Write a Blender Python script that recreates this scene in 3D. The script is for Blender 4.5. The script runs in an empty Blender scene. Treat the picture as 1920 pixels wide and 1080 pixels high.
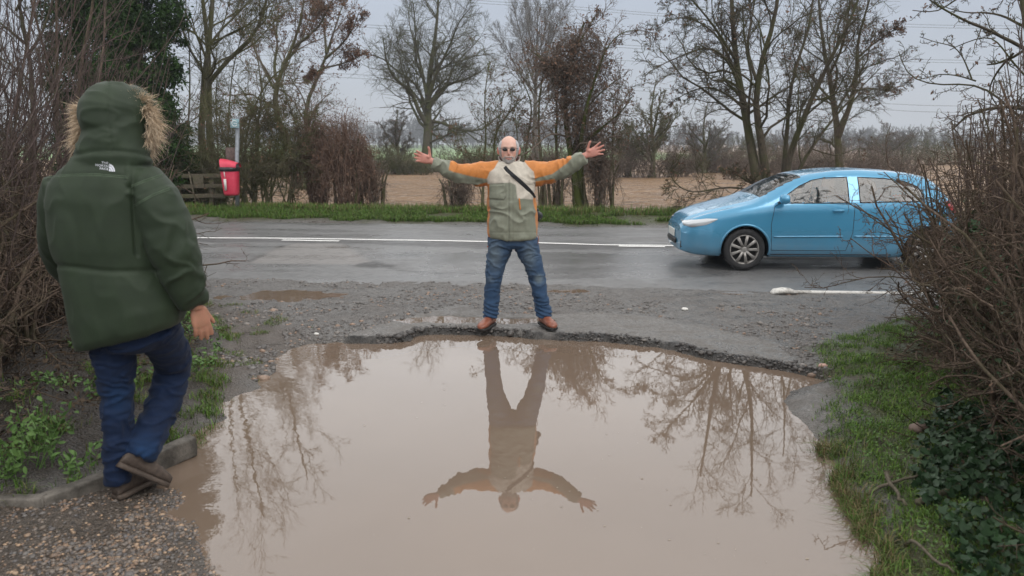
import bpy, bmesh, math, random
import numpy as np
from mathutils import Vector, Matrix
from mathutils.bvhtree import BVHTree

SC = bpy.context.scene
COL = SC.collection
R = math.radians

# ------------------------------------------------------------------ camera
CAM_H, FPX = 1.60, 1413.0
PITCH = math.atan(265.0 / FPX)
cd = bpy.data.cameras.new('camera')
cam = bpy.data.objects.new('camera', cd)
COL.objects.link(cam)
cam.location = (0, 0, CAM_H)
cam.rotation_euler = (math.pi / 2 - PITCH, 0, 0)
cd.sensor_width = 36.0
cd.lens = FPX / 1920.0 * 36.0
cd.clip_start, cd.clip_end = 0.05, 3000
cd.dof.use_dof = True
cd.dof.focus_distance = 6.7
cd.dof.aperture_fstop = 3.2
SC.camera = cam

# ------------------------------------------------------------------ sky, sun, exposure
SUN_EL, SUN_AZ = R(48), R(150)      # azimuth measured from +Y towards +X: behind the camera, a little right
world = bpy.data.worlds.new('World')
SC.world = world
world.use_nodes = True
nt = world.node_tree
for n in list(nt.nodes):
    nt.nodes.remove(n)
out = nt.nodes.new('ShaderNodeOutputWorld')
bg = nt.nodes.new('ShaderNodeBackground')
bg.inputs['Strength'].default_value = 0.1
sky = nt.nodes.new('ShaderNodeTexSky')
sky.sky_type = 'NISHITA'
sky.sun_disc = False
sky.sun_elevation = SUN_EL
sky.sun_rotation = SUN_AZ
hsv = nt.nodes.new('ShaderNodeHueSaturation')
hsv.inputs['Saturation'].default_value = 0.35
nt.links.new(sky.outputs['Color'], hsv.inputs['Color'])
tc = nt.nodes.new('ShaderNodeTexCoord')
sep = nt.nodes.new('ShaderNodeSeparateXYZ')
nt.links.new(tc.outputs['Generated'], sep.inputs[0])
ramp = nt.nodes.new('ShaderNodeValToRGB')       # overcast: the zenith is brighter than the horizon
ramp.color_ramp.elements[0].position = 0.0
ramp.color_ramp.elements[0].color = (0.42, 0.44, 0.47, 1)
ramp.color_ramp.elements[1].position = 1.0
ramp.color_ramp.elements[1].color = (1.05, 1.05, 1.05, 1)
for pos, col in ((0.08, (0.39, 0.425, 0.48)), (0.18, (0.365, 0.41, 0.485)), (0.28, (1.22, 1.23, 1.24)), (0.55, (1.22, 1.22, 1.22))):
    e = ramp.color_ramp.elements.new(pos)
    e.color = (*col, 1)
nt.links.new(sep.outputs['Z'], ramp.inputs['Fac'])
cn = nt.nodes.new('ShaderNodeTexNoise')
cn.inputs['Scale'].default_value = 2.2
cn.inputs['Detail'].default_value = 4
cmap = nt.nodes.new('ShaderNodeMapping')
cmap.inputs['Scale'].default_value = (1, 1, 3.5)
nt.links.new(tc.outputs['Generated'], cmap.inputs['Vector'])
nt.links.new(cmap.outputs[0], cn.inputs['Vector'])
cm = nt.nodes.new('ShaderNodeMapRange')
cm.inputs['From Min'].default_value = 0.3
cm.inputs['From Max'].default_value = 0.7
cm.inputs['To Min'].default_value = 11.2
cm.inputs['To Max'].default_value = 13.0
nt.links.new(cn.outputs['Fac'], cm.inputs['Value'])
mul = nt.nodes.new('ShaderNodeVectorMath')
mul.operation = 'SCALE'
nt.links.new(ramp.outputs['Color'], mul.inputs[0])
nt.links.new(cm.outputs[0], mul.inputs['Scale'])
mix = nt.nodes.new('ShaderNodeMix')
mix.data_type = 'RGBA'
mix.inputs['Factor'].default_value = 0.9
nt.links.new(hsv.outputs['Color'], mix.inputs['A'])
nt.links.new(mul.outputs[0], mix.inputs['B'])
nt.links.new(mix.outputs['Result'], bg.inputs['Color'])
nt.links.new(bg.outputs[0], out.inputs['Surface'])

sd = bpy.data.lights.new('sun', 'SUN')
sd.energy = 1.0
sd.angle = R(28)
sd.color = (1.0, 0.97, 0.93)
sun = bpy.data.objects.new('sun', sd)
COL.objects.link(sun)
sdir = Vector((math.cos(SUN_EL) * math.sin(SUN_AZ), math.cos(SUN_EL) * math.cos(SUN_AZ), math.sin(SUN_EL)))
sun.rotation_euler = sdir.to_track_quat('Z', 'Y').to_euler()
sun.location = (0, 0, 30)

SC.view_settings.view_transform = 'Standard'
SC.view_settings.look = 'None'
SC.view_settings.exposure = 0.16
SC.view_settings.gamma = 1.0
SC.view_settings.use_curve_mapping = False

# ------------------------------------------------------------------ helpers: projection
FW = np.array([0, math.cos(PITCH), -math.sin(PITCH)])
UPV = np.array([0, math.sin(PITCH), math.cos(PITCH)])
CAMP = np.array([0, 0, CAM_H])

def ray(px, py):
    return FW * FPX + np.array([1.0, 0, 0]) * (px - 960.0) + UPV * (540.0 - py)

def G(px, py, z=0.0):               # pixel -> point on the level z
    r = ray(px, py)
    return CAMP + r * ((z - CAM_H) / r[2])

def W(px, py, Y):                   # pixel -> point at ground distance Y
    r = ray(px, py)
    return CAMP + r * (Y / r[1])

def proj(V):                        # points -> measured picture units, used to lay out garment panels
    d = np.asarray(V) - CAMP
    zc = d @ FW
    return 960 + FPX * d[:, 0] / zc, 540 - FPX * (d @ UPV) / zc

def mpp(px, py, Y):                 # metres per pixel at that place
    return (W(px, py, Y) - CAMP) @ FW / FPX

# ------------------------------------------------------------------ helpers: noise
def _hash(ix, iy, iz, seed):
    h = (ix.astype(np.int64) * 374761393 + iy.astype(np.int64) * 668265263 + iz.astype(np.int64) * 2147483647 + seed * 974711) & 0xffffffff
    h = ((h ^ (h >> 13)) * 1274126177) & 0xffffffff
    h = (h ^ (h >> 16)) & 0xffffffff
    return h / 4294967295.0

def vnoise(x, y, z=None, seed=0):
    x = np.asarray(x, float); y = np.asarray(y, float)
    z = np.zeros_like(x) if z is None else np.asarray(z, float)
    x0, y0, z0 = np.floor(x), np.floor(y), np.floor(z)
    fx, fy, fz = x - x0, y - y0, z - z0
    fx = fx * fx * (3 - 2 * fx); fy = fy * fy * (3 - 2 * fy); fz = fz * fz * (3 - 2 * fz)
    r = 0
    for dx in (0, 1):
        for dy in (0, 1):
            for dz in (0, 1):
                w = (fx if dx else 1 - fx) * (fy if dy else 1 - fy) * (fz if dz else 1 - fz)
                r = r + w * _hash(x0 + dx, y0 + dy, z0 + dz, seed)
    return r

def fbm(x, y, z=None, oct=4, seed=0):
    a, s, r = 0.5, 0, 0
    for o in range(oct):
        f = 2.0 ** o
        r = r + a * vnoise(np.asarray(x) * f, np.asarray(y) * f, None if z is None else np.asarray(z) * f, seed + o * 17)
        s += a; a *= 0.5
    return r / s

def smooth(a, b, x):
    t = np.clip((np.asarray(x, float) - a) / (b - a), 0, 1)
    return t * t * (3 - 2 * t)

def in_poly(x, y, poly):
    x = np.asarray(x); y = np.asarray(y)
    c = np.zeros(x.shape, bool)
    n = len(poly)
    for i in range(n):
        x1, y1 = poly[i]; x2, y2 = poly[(i + 1) % n]
        if y1 == y2: continue
        cond = ((y1 > y) != (y2 > y)) & (x < (x2 - x1) * (y - y1) / (y2 - y1) + x1)
        c ^= cond
    return c

def seg_dist(x, y, poly, closed=True):
    d = np.full(np.shape(x), 1e9)
    n = len(poly)
    for i in range(n if closed else n - 1):
        ax, ay = poly[i]; bx, by = poly[(i + 1) % n]
        vx, vy = bx - ax, by - ay
        t = np.clip(((x - ax) * vx + (y - ay) * vy) / (vx * vx + vy * vy + 1e-12), 0, 1)
        d = np.minimum(d, np.hypot(x - ax - t * vx, y - ay - t * vy))
    return d

def sdist(x, y, poly):
    d = seg_dist(x, y, poly)
    return np.where(in_poly(x, y, poly), -d, d)

# ------------------------------------------------------------------ helpers: objects
def mesh_data(name, V, F, smooth_=True, attrs=None):
    """F: a list of (n, k) index arrays; attrs: {name: (nv, 3) colours}"""
    me = bpy.data.meshes.new(name)
    V = np.asarray(V, np.float32)
    F = [np.asarray(f, np.int32) for f in (F if isinstance(F, list) else [F]) if len(f)]
    me.vertices.add(len(V))
    me.vertices.foreach_set('co', V.ravel())
    lv = np.concatenate([f.ravel() for f in F])
    cnt = np.concatenate([np.full(len(f), f.shape[1], np.int32) for f in F])
    st = np.concatenate([[0], np.cumsum(cnt)[:-1]]).astype(np.int32)
    me.loops.add(len(lv))
    me.loops.foreach_set('vertex_index', lv)
    me.polygons.add(len(cnt))
    me.polygons.foreach_set('loop_start', st)
    if smooth_:
        me.polygons.foreach_set('use_smooth', np.ones(len(cnt), bool))
    me.update(calc_edges=True)
    for k, c in (attrs or {}).items():
        a = me.color_attributes.new(k, 'FLOAT_COLOR', 'POINT')
        c4 = np.ones((len(V), 4), np.float32)
        c4[:, :3] = c
        a.data.foreach_set('color', c4.ravel())
    return me

def add(name, V, F, mat, parent=None, smooth_=True, attrs=None, loc=None):
    """one mesh object; parent at loc means vertices are given in world space"""
    V = np.asarray(V, float)
    o = bpy.data.objects.new(name, None if len(V) == 0 else mesh_data(name, V, F, smooth_, attrs))
    COL.objects.link(o)
    if mat: o.data.materials.append(mat)
    if parent is not None:
        o.parent = parent
        o.matrix_parent_inverse = Matrix.Translation(parent.location).inverted() if parent.rotation_euler[2] == 0 else parent_matrix(parent).inverted()
    return o

def parent_matrix(p):
    return Matrix.Translation(p.location) @ p.rotation_euler.to_matrix().to_4x4()

def thing(name, label, cat, loc=(0, 0, 0), group=None):
    o = bpy.data.objects.new(name, None)
    COL.objects.link(o)
    o.location = loc
    o.empty_display_size = 0.1
    return tag(o, label, cat, group)

def tag(o, label, cat, group=None, kind=None):
    o['label'] = label
    o['category'] = cat
    if group: o['group'] = group
    if kind: o['kind'] = kind
    return o

def struct(o, label=None, cat=None, kind='structure'):
    o['kind'] = kind
    if label: o['label'] = label
    if cat: o['category'] = cat
    return o

class MB:
    """collects vertices and faces of one mesh"""
    def __init__(s): s.V, s.F, s.n = [], {}, 0
    def put(s, V, F):
        V = np.asarray(V, float)
        for f in (F if isinstance(F, list) else [F]):
            f = np.asarray(f, int)
            if len(f): s.F.setdefault(f.shape[1], []).append(f + s.n)
        s.V.append(V); s.n += len(V)
        return s
    def get(s): return np.concatenate(s.V), [np.concatenate(v) for v in s.F.values()]
    def build(s, name, mat, parent=None, smooth_=True):
        V, F = s.get()
        return add(name, V, F, mat, parent, smooth_)
    def box(s, c, size, rot=None, bev=0.0):
        c = np.asarray(c, float); hx, hy, hz = [q / 2 for q in size]
        b = min(bev, hx * .9, hy * .9, hz * .9)
        if b <= 0:
            V = np.array([(x, y, z) for x in (-hx, hx) for y in (-hy, hy) for z in (-hz, hz)])
            F = [(0, 1, 3, 2), (4, 6, 7, 5), (0, 4, 5, 1), (2, 3, 7, 6), (0, 2, 6, 4), (1, 5, 7, 3)]
        else:
            bm = bmesh.new()
            bmesh.ops.create_cube(bm, size=1)
            for v in bm.verts: v.co = Vector((v.co.x * 2 * hx, v.co.y * 2 * hy, v.co.z * 2 * hz))
            bmesh.ops.bevel(bm, geom=bm.edges[:], offset=b, segments=2, affect='EDGES', profile=.6)
            bm.verts.index_update()
            V = np.array([v.co[:] for v in bm.verts])
            Fs = {}
            for f in bm.faces: Fs.setdefault(len(f.verts), []).append([v.index for v in f.verts])
            bm.free()
            F = [np.array(v) for v in Fs.values()]
        if rot is not None: V = V @ np.asarray(rot.to_matrix()).T
        return s.put(V + c, F if isinstance(F, list) and isinstance(F[0], np.ndarray) else np.array(F))
    def tube(s, pts, rad, sides=8, cap=True):
        P = np.asarray(pts, float)[None]
        Rr = np.broadcast_to(np.asarray(rad, float), (len(pts),))[None]
        V, F = tubes(P, Rr, sides)
        s.put(V, F)
        if cap:
            n = len(pts)
            s.F.setdefault(sides, []).append(np.array([list(range(sides))[::-1]]) + s.n - n * sides)
            s.F.setdefault(sides, []).append(np.array([list(range((n - 1) * sides, n * sides))]) + s.n - n * sides)
        return s
    def loft(s, C, rx, ry, X, Y=None, n=24, p=2.0):
        """elliptical rings at centres C, half widths rx along X and ry along Y"""
        C = np.asarray(C, float); K = len(C)
        rx = np.broadcast_to(np.asarray(rx, float), (K,)); ry = np.broadcast_to(np.asarray(ry, float), (K,))
        if Y is None:                                   # frame follows the path; X is a reference for the rx axis
            T = np.gradient(C, axis=0); T /= np.linalg.norm(T, axis=1, keepdims=True)
            Xr = np.broadcast_to(np.asarray(X, float), (K, 3))
            Yv = np.cross(T, Xr); Yv /= np.linalg.norm(Yv, axis=1, keepdims=True)
            Xv = np.cross(Yv, T)
        else:
            Xv = np.broadcast_to(np.asarray(X, float), (K, 3)); Yv = np.broadcast_to(np.asarray(Y, float), (K, 3))
        a = np.linspace(0, 2 * np.pi, n, endpoint=False)
        ca, sa = np.cos(a), np.sin(a)
        ca = np.sign(ca) * np.abs(ca) ** (2 / p); sa = np.sign(sa) * np.abs(sa) ** (2 / p)
        V = C[:, None] + Xv[:, None] * (rx[:, None] * ca)[..., None] + Yv[:, None] * (ry[:, None] * sa)[..., None]
        V = V.reshape(-1, 3)
        i = np.arange(K - 1)[:, None] * n; j = np.arange(n)[None]; j2 = (j + 1) % n
        F = np.stack([i + j, i + j2, i + n + j2, i + n + j], -1).reshape(-1, 4)
        s.put(V, F)
        b = s.n - len(V)
        s.F.setdefault(n, []).append(np.array([list(range(n))[::-1]]) + b)
        s.F.setdefault(n, []).append(np.array([list(range((K - 1) * n, K * n))]) + b)
        return s
    def ball(s, c, r, n=20, m=14):
        r = np.broadcast_to(np.asarray(r, float), (3,))
        th = np.linspace(0, np.pi, m + 1)[1:-1]; ph = np.linspace(0, 2 * np.pi, n, endpoint=False)
        V = np.stack([np.outer(np.sin(th), np.cos(ph)), np.outer(np.sin(th), np.sin(ph)), np.outer(np.cos(th), np.ones(n))], -1).reshape(-1, 3)
        V = np.concatenate([V, [[0, 0, 1], [0, 0, -1]]])
        i = np.arange(m - 2)[:, None] * n; j = np.arange(n)[None]; j2 = (j + 1) % n
        F = np.stack([i + j, i + n + j, i + n + j2, i + j2], -1).reshape(-1, 4)
        t = len(V) - 2
        jj = np.arange(n)
        T = np.concatenate([np.stack([np.full(n, t), jj, (jj + 1) % n], -1), np.stack([np.full(n, t + 1), (m - 2) * n + (jj + 1) % n, (m - 2) * n + jj], -1)])
        return s.put(V * r + np.asarray(c, float), [F, T])

def tubes(P, Rr, sides=4):
    """P (N, K, 3) polylines, Rr (N, K) radii -> vertices, quads"""
    N, K, _ = P.shape
    T = np.gradient(P, axis=1) if K > 2 else np.repeat((P[:, 1:] - P[:, :1]), 2, 1)
    T /= np.linalg.norm(T, axis=2, keepdims=True) + 1e-9
    mean = T.mean(1)
    ref = np.where(np.abs(mean[:, 2:3]) > 0.8, np.array([[1.0, 0, 0]]), np.array([[0, 0, 1.0]]))[:, None]
    U = np.cross(T, np.broadcast_to(ref, T.shape)); U /= np.linalg.norm(U, axis=2, keepdims=True) + 1e-9
    Vv = np.cross(T, U)
    a = np.linspace(0, 2 * np.pi, sides, endpoint=False)
    V = P[:, :, None] + Rr[:, :, None, None] * (U[:, :, None] * np.cos(a)[:, None] + Vv[:, :, None] * np.sin(a)[:, None])
    V = V.reshape(-1, 3)
    b = (np.arange(N) * K * sides)[:, None, None]
    i = (np.arange(K - 1) * sides)[None, :, None]
    j = np.arange(sides)[None, None]; j2 = (j + 1) % sides
    F = np.stack([b + i + j, b + i + j2, b + i + sides + j2, b + i + sides + j], -1).reshape(-1, 4)
    return V, F

def remesh(V, F, voxel, smooth_it=2, fac=0.5):
    """joins overlapping closed pieces into one continuous skin; returns vertices and quads"""
    me = mesh_data('tmp', V, F)
    o = bpy.data.objects.new('tmp', me)
    COL.objects.link(o)
    m = o.modifiers.new('r', 'REMESH'); m.mode = 'VOXEL'; m.voxel_size = voxel; m.adaptivity = 0
    if smooth_it:
        s = o.modifiers.new('s', 'SMOOTH'); s.iterations = smooth_it; s.factor = fac
    dg = bpy.context.evaluated_depsgraph_get()
    ev = o.evaluated_get(dg).to_mesh()
    nv = len(ev.vertices)
    co = np.empty(nv * 3, np.float32); ev.vertices.foreach_get('co', co)
    Vn = co.reshape(-1, 3).astype(float)
    li = np.empty(len(ev.loops), np.int32); ev.loops.foreach_get('vertex_index', li)
    tot = np.empty(len(ev.polygons), np.int32); ev.polygons.foreach_get('loop_total', tot)
    st = np.empty(len(ev.polygons), np.int32); ev.polygons.foreach_get('loop_start', st)
    Fs = []
    for k in np.unique(tot):
        s0 = st[tot == k]
        Fs.append(li[s0[:, None] + np.arange(k)[None]])
    no = np.empty(nv * 3, np.float32); ev.vertices.foreach_get('normal', no)
    o.evaluated_get(dg).to_mesh_clear()
    bpy.data.objects.remove(o); bpy.data.meshes.remove(me)
    return Vn, Fs, no.reshape(-1, 3).astype(float)

def laplace(V, F, it=1, fac=0.5):
    E = np.concatenate([np.stack([f[:, i], f[:, (i + 1) % f.shape[1]]], -1) for f in F for i in range(f.shape[1])])
    E = np.concatenate([E, E[:, ::-1]])
    cnt = np.bincount(E[:, 0], minlength=len(V))[:, None]
    for _ in range(it):
        S = np.stack([np.bincount(E[:, 0], weights=V[E[:, 1], k], minlength=len(V)) for k in range(3)], -1)
        V = V + fac * (S / np.maximum(cnt, 1) - V)
    return V

# ------------------------------------------------------------------ helpers: materials
class NB:
    def __init__(s, name):
        s.m = bpy.data.materials.new(name); s.m.use_nodes = True
        s.t = s.m.node_tree
        s.b = s.t.nodes['Principled BSDF']
    def n(s, ty, **kw):
        x = s.t.nodes.new('ShaderNode' + ty)
        for k, v in kw.items(): setattr(x, k, v)
        return x
    def l(s, a, b): s.t.links.new(a, b)
    def co(s, kind='Object', scale=(1, 1, 1)):
        t = s.n('TexCoord'); m = s.n('Mapping'); m.inputs['Scale'].default_value = scale
        s.l(t.outputs[kind], m.inputs[0]); return m.outputs[0]
    def noise(s, vec, scale, detail=4, rough=.55, dist=0.0):
        x = s.n('TexNoise'); x.inputs['Scale'].default_value = scale; x.inputs['Detail'].default_value = detail
        x.inputs['Roughness'].default_value = rough; x.inputs['Distortion'].default_value = dist
        s.l(vec, x.inputs['Vector']); return x.outputs['Fac']
    def ramp(s, fac, stops):
        x = s.n('ValToRGB'); e = x.color_ramp.elements
        while len(e) < len(stops): e.new(.5)
        for q, (p, c) in zip(e, stops): q.position = p; q.color = (*c, 1) if len(c) == 3 else c
        s.l(fac, x.inputs[0]); return x.outputs[0]
    def rng(s, fac, a, b, c, d):
        x = s.n('MapRange'); s.l(fac, x.inputs['Value'])
        for k, v in zip(('From Min', 'From Max', 'To Min', 'To Max'), (a, b, c, d)): x.inputs[k].default_value = v
        return x.outputs[0]
    def math(s, op, a, b=None):
        x = s.n('Math', operation=op)
        for i, q in enumerate((a, b)):
            if q is None: continue
            if isinstance(q, (int, float)): x.inputs[i].default_value = q
            else: s.l(q, x.inputs[i])
        return x.outputs[0]
    def mix(s, fac, a, b, blend='MIX'):
        x = s.n('Mix', data_type='RGBA', blend_type=blend)
        for k, q in (('Factor', fac), ('A', a), ('B', b)):
            i = [z for z in x.inputs if z.name == k and (z.type == ('VALUE' if k == 'Factor' else 'RGBA'))][0]
            if isinstance(q, (int, float)): i.default_value = q
            elif isinstance(q, tuple): i.default_value = (*q, 1)
            else: s.l(q, i)
        return [z for z in x.outputs if z.type == 'RGBA'][0]
    def attr(s, name):
        x = s.n('Attribute', attribute_name=name); return x.outputs['Color']
    def sepc(s, c):
        x = s.n('SeparateColor'); s.l(c, x.inputs[0]); return x.outputs
    def set(s, **kw):
        for k, v in kw.items():
            i = s.b.inputs[k.replace('_', ' ')]
            if isinstance(v, (int, float)): i.default_value = v
            elif isinstance(v, tuple): i.default_value = (*v, 1) if i.type == 'RGBA' and len(v) == 3 else v
            else: s.l(v, i)
        return s
    def bump(s, h, strength=.5, dist=.01, prev=None):
        x = s.n('Bump'); x.inputs['Strength'].default_value = strength; x.inputs['Distance'].default_value = dist
        s.l(h, x.inputs['Height'])
        if prev is not None: s.l(prev, x.inputs['Normal'])
        s.l(x.outputs[0], s.b.inputs['Normal']); return x.outputs[0]

def plain(name, col, rough=.6, var=.25, scale=20, bump=.0, spec=.5, metal=0.0, coat=0.0):
    b = NB(name); v = b.co(); f = b.noise(v, scale, 5)
    lo = tuple(c * (1 - var) for c in col); hi = tuple(min(1, c * (1 + var)) for c in col)
    b.set(Base_Color=b.ramp(f, [(.3, lo), (.7, hi)]), Roughness=rough, Metallic=metal, Coat_Weight=coat)
    b.b.inputs['Specular IOR Level'].default_value = spec
    if bump: b.bump(f, bump, .01)
    return b.m
# ================================================================== GROUND
rng = np.random.default_rng(7)
WATER_Z = -0.05
WPX = [(470, 1300), (455, 1180), (440, 1080), (415, 1035), (385, 985), (362, 940), (345, 905), (318, 893), (285, 893), (300, 872), (372, 838), (402, 806), (430, 770),
       (470, 742), (505, 702), (545, 668), (578, 650), (600, 646), (640, 643), (720, 645), (765, 642), (782, 632), (800, 628), (850, 627), (900, 629),
       (950, 632), (1000, 636), (1060, 640), (1130, 641), (1190, 648), (1260, 658), (1330, 675), (1400, 686), (1450, 694), (1500, 703),
       (1543, 713), (1535, 719), (1500, 723), (1476, 735), (1468, 752), (1480, 772), (1500, 793), (1532, 824), (1546, 850), (1562, 890), (1582, 930),
       (1602, 962), (1618, 1000), (1632, 1040), (1642, 1080), (1655, 1180), (1662, 1300)]
WPOLY = [tuple(G(x, y, WATER_Z)[:2]) for x, y in WPX]
SMALL = [  # small puddles: centre px, half sizes (m), depth
    (528, 553, .60, .30), (850, 598, .46, .16), (975, 601, .30, .12), (1066, 546, .24, .13), (655, 522, .45, .05), (1200, 537, .5, .07), (1375, 549, .25, .05)]
ROAD_N = [(-60, 16.6), (-20, 11.4), (-3.8, 9.30), (0.3, 8.95), (3.0, 8.38), (4.2, 8.25), (20, 6.0), (60, .6)]
ROAD_F = [(-60, 23.8), (-20, 18.3), (-7.1, 16.40), (3.1, 15.0), (20, 12.6), (60, 7.0)]
yn = lambda x: np.interp(x, [p[0] for p in ROAD_N], [p[1] for p in ROAD_N])
yf = lambda x: np.interp(x, [p[0] for p in ROAD_F], [p[1] for p in ROAD_F])

APX = [(628, 634), (700, 612), (790, 590), (860, 572), (960, 590), (1050, 588), (1200, 590), (1350, 618), (1450, 645), (1500, 680), (1498, 700),
       (1400, 684), (1330, 672), (1260, 656), (1190, 646), (1130, 639), (1000, 634), (850, 626), (800, 627), (782, 631), (765, 641), (720, 644), (640, 642)]
APRON = [tuple(G(x, y, 0)[:2]) for x, y in APX]
PATCH = [tuple(G(x, y, 0)[:2]) for x, y in [(1470, 752), (1482, 735), (1545, 722), (1560, 760), (1548, 800), (1535, 825), (1500, 795), (1480, 773)]]
RG = [tuple(G(x, y, 0)[:2]) for x, y in [(1516, 660), (1560, 635), (1640, 612), (1700, 592), (1790, 590), (2600, 560), (2600, 1300), (1670, 1300), (1640, 1080), (1632, 1030), (1600, 960),
                                         (1562, 885), (1540, 835), (1535, 800), (1556, 750), (1562, 715), (1530, 690)]]
KERB = [tuple(G(x, y, 0.03)[:2]) for x, y in [(-400, 950), (0, 938), (78, 936), (215, 886), (300, 852), (366, 826)]]
LB = [tuple(G(x, y, 0)[:2]) for x, y in [(-900, 960), (0, 938), (78, 936), (215, 886), (300, 852), (366, 826), (395, 790), (400, 740), (420, 700), (440, 640), (400, 600), (380, 560), (360, 530), (300, 520), (-900, 520)]]
LMUD = [tuple(G(x, y, 0)[:2]) for x, y in [(366, 826), (400, 806), (430, 770), (480, 735), (520, 690), (600, 645), (560, 610), (500, 590), (440, 570), (370, 540), (300, 520), (300, 700), (300, 850)]]
GRAV = [tuple(G(x, y, 0)[:2]) for x, y in [(-200, 960), (78, 940), (215, 900), (330, 870), (345, 905), (385, 985), (440, 1080), (470, 1300), (-200, 1300)]]

LIPL = [tuple(G(a, c, WATER_Z)[:2]) for a, c in [(705, 645), (735, 645), (765, 642), (782, 632), (800, 628), (850, 627), (900, 629), (950, 632), (1000, 636), (1060, 640), (1130, 641), (1190, 648), (1260, 658), (1330, 675), (1400, 686), (1450, 694), (1490, 700)]]
def axis(lo, hi, step, far_lo, far_hi, g):
    a = list(np.arange(lo, hi + 1e-6, step))
    s = step; x = hi
    while x < far_hi: s = min(s * g, 12); x += s; a.append(x)
    s = step; x = lo; pre = []
    while x > far_lo: s = min(s * g, 12); x -= s; pre.append(x)
    return np.array(pre[::-1] + a)

gx = axis(-4.6, 5.0, .026, -420, 420, 1.12)
gy = axis(2.0, 9.7, .024, -40, 760, 1.085)
X, Y = np.meshgrid(gx, gy)
x, y = X.ravel(), Y.ravel()
near = (x > -8) & (x < 9) & (y > -3) & (y < 12)

def ground_z(x, y, detail=True):
    x = np.asarray(x, float); y = np.asarray(y, float)
    z = np.zeros_like(x)
    n1 = fbm(x * .9, y * .9, oct=3, seed=1) - .5
    n2 = fbm(x * 5, y * 5, oct=4, seed=2) - .5
    n3 = fbm(x * 16, y * 16, oct=3, seed=3) - .5
    fore = smooth(-.25, .05, yn(x) - y)
    z = z + fore * (n1 * .030 + n2 * .042 + n3 * .022)
    ap = smooth(.10, -.05, sdist(x, y, APRON) + n2 * .25)
    z = z * (1 - .55 * ap) + ap * (.004 + n3 * .008)
    rg = smooth(.08, -.30, sdist(x, y, RG) + n2 * .25)
    z += rg * (.030 + n2 * .05)
    hx = smooth(-.3, -2.0, sdist(x, y, RG))
    z += hx * (.10 + n1 * .1)
    lb = smooth(0, -.12, sdist(x, y, LB)) * smooth(7.8, 6.0, y)
    z += lb * .05 + smooth(-.3, -1.5, sdist(x, y, LB)) * smooth(8.3, 7.0, y) * (.16 + n2 * .12)
    # the big puddle's basin: a broken asphalt lip on the far side, soft shores at the sides
    s = sdist(x, y, WPOLY)
    s = s + n2 * (.07 + .14 * smooth(-1.2, -1.7, x)) - .05 * smooth(-1.3, -1.8, x) * smooth(4.6, 4.0, y) + n3 * .03
    farside = smooth(.42, .22, seg_dist(x, y, LIPL, False))
    wsh = .45 * (1 - farside) + (.035 + .035 * smooth(.2, 1.0, x)) * farside
    s = s + farside * (fbm(x * 22, y * 22, oct=2, seed=6) - .5) * .03
    wsh = np.where(x > 1.6, np.minimum(wsh, .16), wsh)
    t = np.clip(s / wsh, 0, 1)
    t = t * t * (3 - 2 * t) * farside + t ** .75 * (1 - farside)
    zb = WATER_Z - .012 + (z - WATER_Z + .012) * t
    z = np.where(s > 0, np.minimum(zb, z + .02), WATER_Z - .012 - .12 * smooth(0, .5, -s))
    for px, py, a, b in SMALL:
        c = G(px, py, 0)
        q = np.hypot((x - c[0]) / a, (y - c[1]) / b) + n2 * 1.1
        z = z * (1 - .6 * smooth(1.5, .9, q)) - .034 * smooth(1.25, .6, q)
    # under the road sheet, then the far verge, then the fields
    onroad = smooth(.12, -.03, yn(x) - y - n2 * .25) * smooth(-.02, .1, yf(x) - y)
    z = z * (1 - onroad) - .05 * onroad
    v = y - yf(x)
    z += smooth(-.05, .25, v) * (.03 + n2 * .03) + smooth(.3, 1.3, v) * .12 * smooth(4, 2, v) - smooth(2.4, 5.0, v) * .10
    fld = smooth(2.2, 3.0, v)
    z += fld * ((fbm(x * .5, y * 2.2, oct=3, seed=5) - .5) * .16) * smooth(120, 40, y)
    z += smooth(300, 600, y) * 3.0
    return z

z = np.zeros_like(x)
z[near] = ground_z(x[near], y[near])
z[~near] = ground_z(x[~near], y[~near])
V = np.stack([x, y, z], -1)
nx = len(gx)
ii, jj = np.meshgrid(np.arange(len(gy) - 1), np.arange(nx - 1), indexing='ij')
b0 = (ii * nx + jj).ravel()
F = np.stack([b0, b0 + 1, b0 + 1 + nx, b0 + nx], -1)
nz = (fbm(x * 2.5, y * 2.5, oct=4, seed=9) - .5)
v = y - yf(x)
grass_m = np.maximum(smooth(.05, -.25, sdist(x, y, RG) + nz * .7) * smooth(.30, .45, fbm(x * 3, y * 3, oct=3, seed=33) + .18),
                     smooth(.30, .50, v + nz * .5) * smooth(2.6, 2.0, v + nz))
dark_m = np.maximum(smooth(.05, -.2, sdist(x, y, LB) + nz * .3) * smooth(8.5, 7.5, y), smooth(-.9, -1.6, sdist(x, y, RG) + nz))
asph_m = np.maximum(smooth(.06, -.03, sdist(x, y, APRON) + nz * .3), smooth(.05, -.05, sdist(x, y, PATCH)))
stub_m = smooth(2.0, 2.8, v + nz)
fx = x * .9
green_m = smooth(0, 1, (y - (96 + .05 * x)) / 6) * smooth(60, 20, x) * (1 - 0)
mud_m = smooth(.1, -.3, sdist(x, y, LMUD) + nz * .6)
grav_m = smooth(.15, -.1, sdist(x, y, GRAV) + nz * .4)
z_w = smooth(WATER_Z + .035, WATER_Z + .004, z) * near
A1 = np.stack([grass_m, dark_m, asph_m], -1)
A2 = np.stack([stub_m, green_m, mud_m], -1)
sw = sdist(x, y, WPOLY) + (fbm(x * 5, y * 5, oct=4, seed=2) - .5) * .07
lip_m = smooth(-.06, -.02, sw) * smooth(.075 + .055 * smooth(.2, .9, x), .025 + .04 * smooth(.2, .9, x), sw + (fbm(x * 14, y * 14, oct=2, seed=14) - .5) * .10) * smooth(.34, .20, seg_dist(x, y, LIPL, False))
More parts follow.
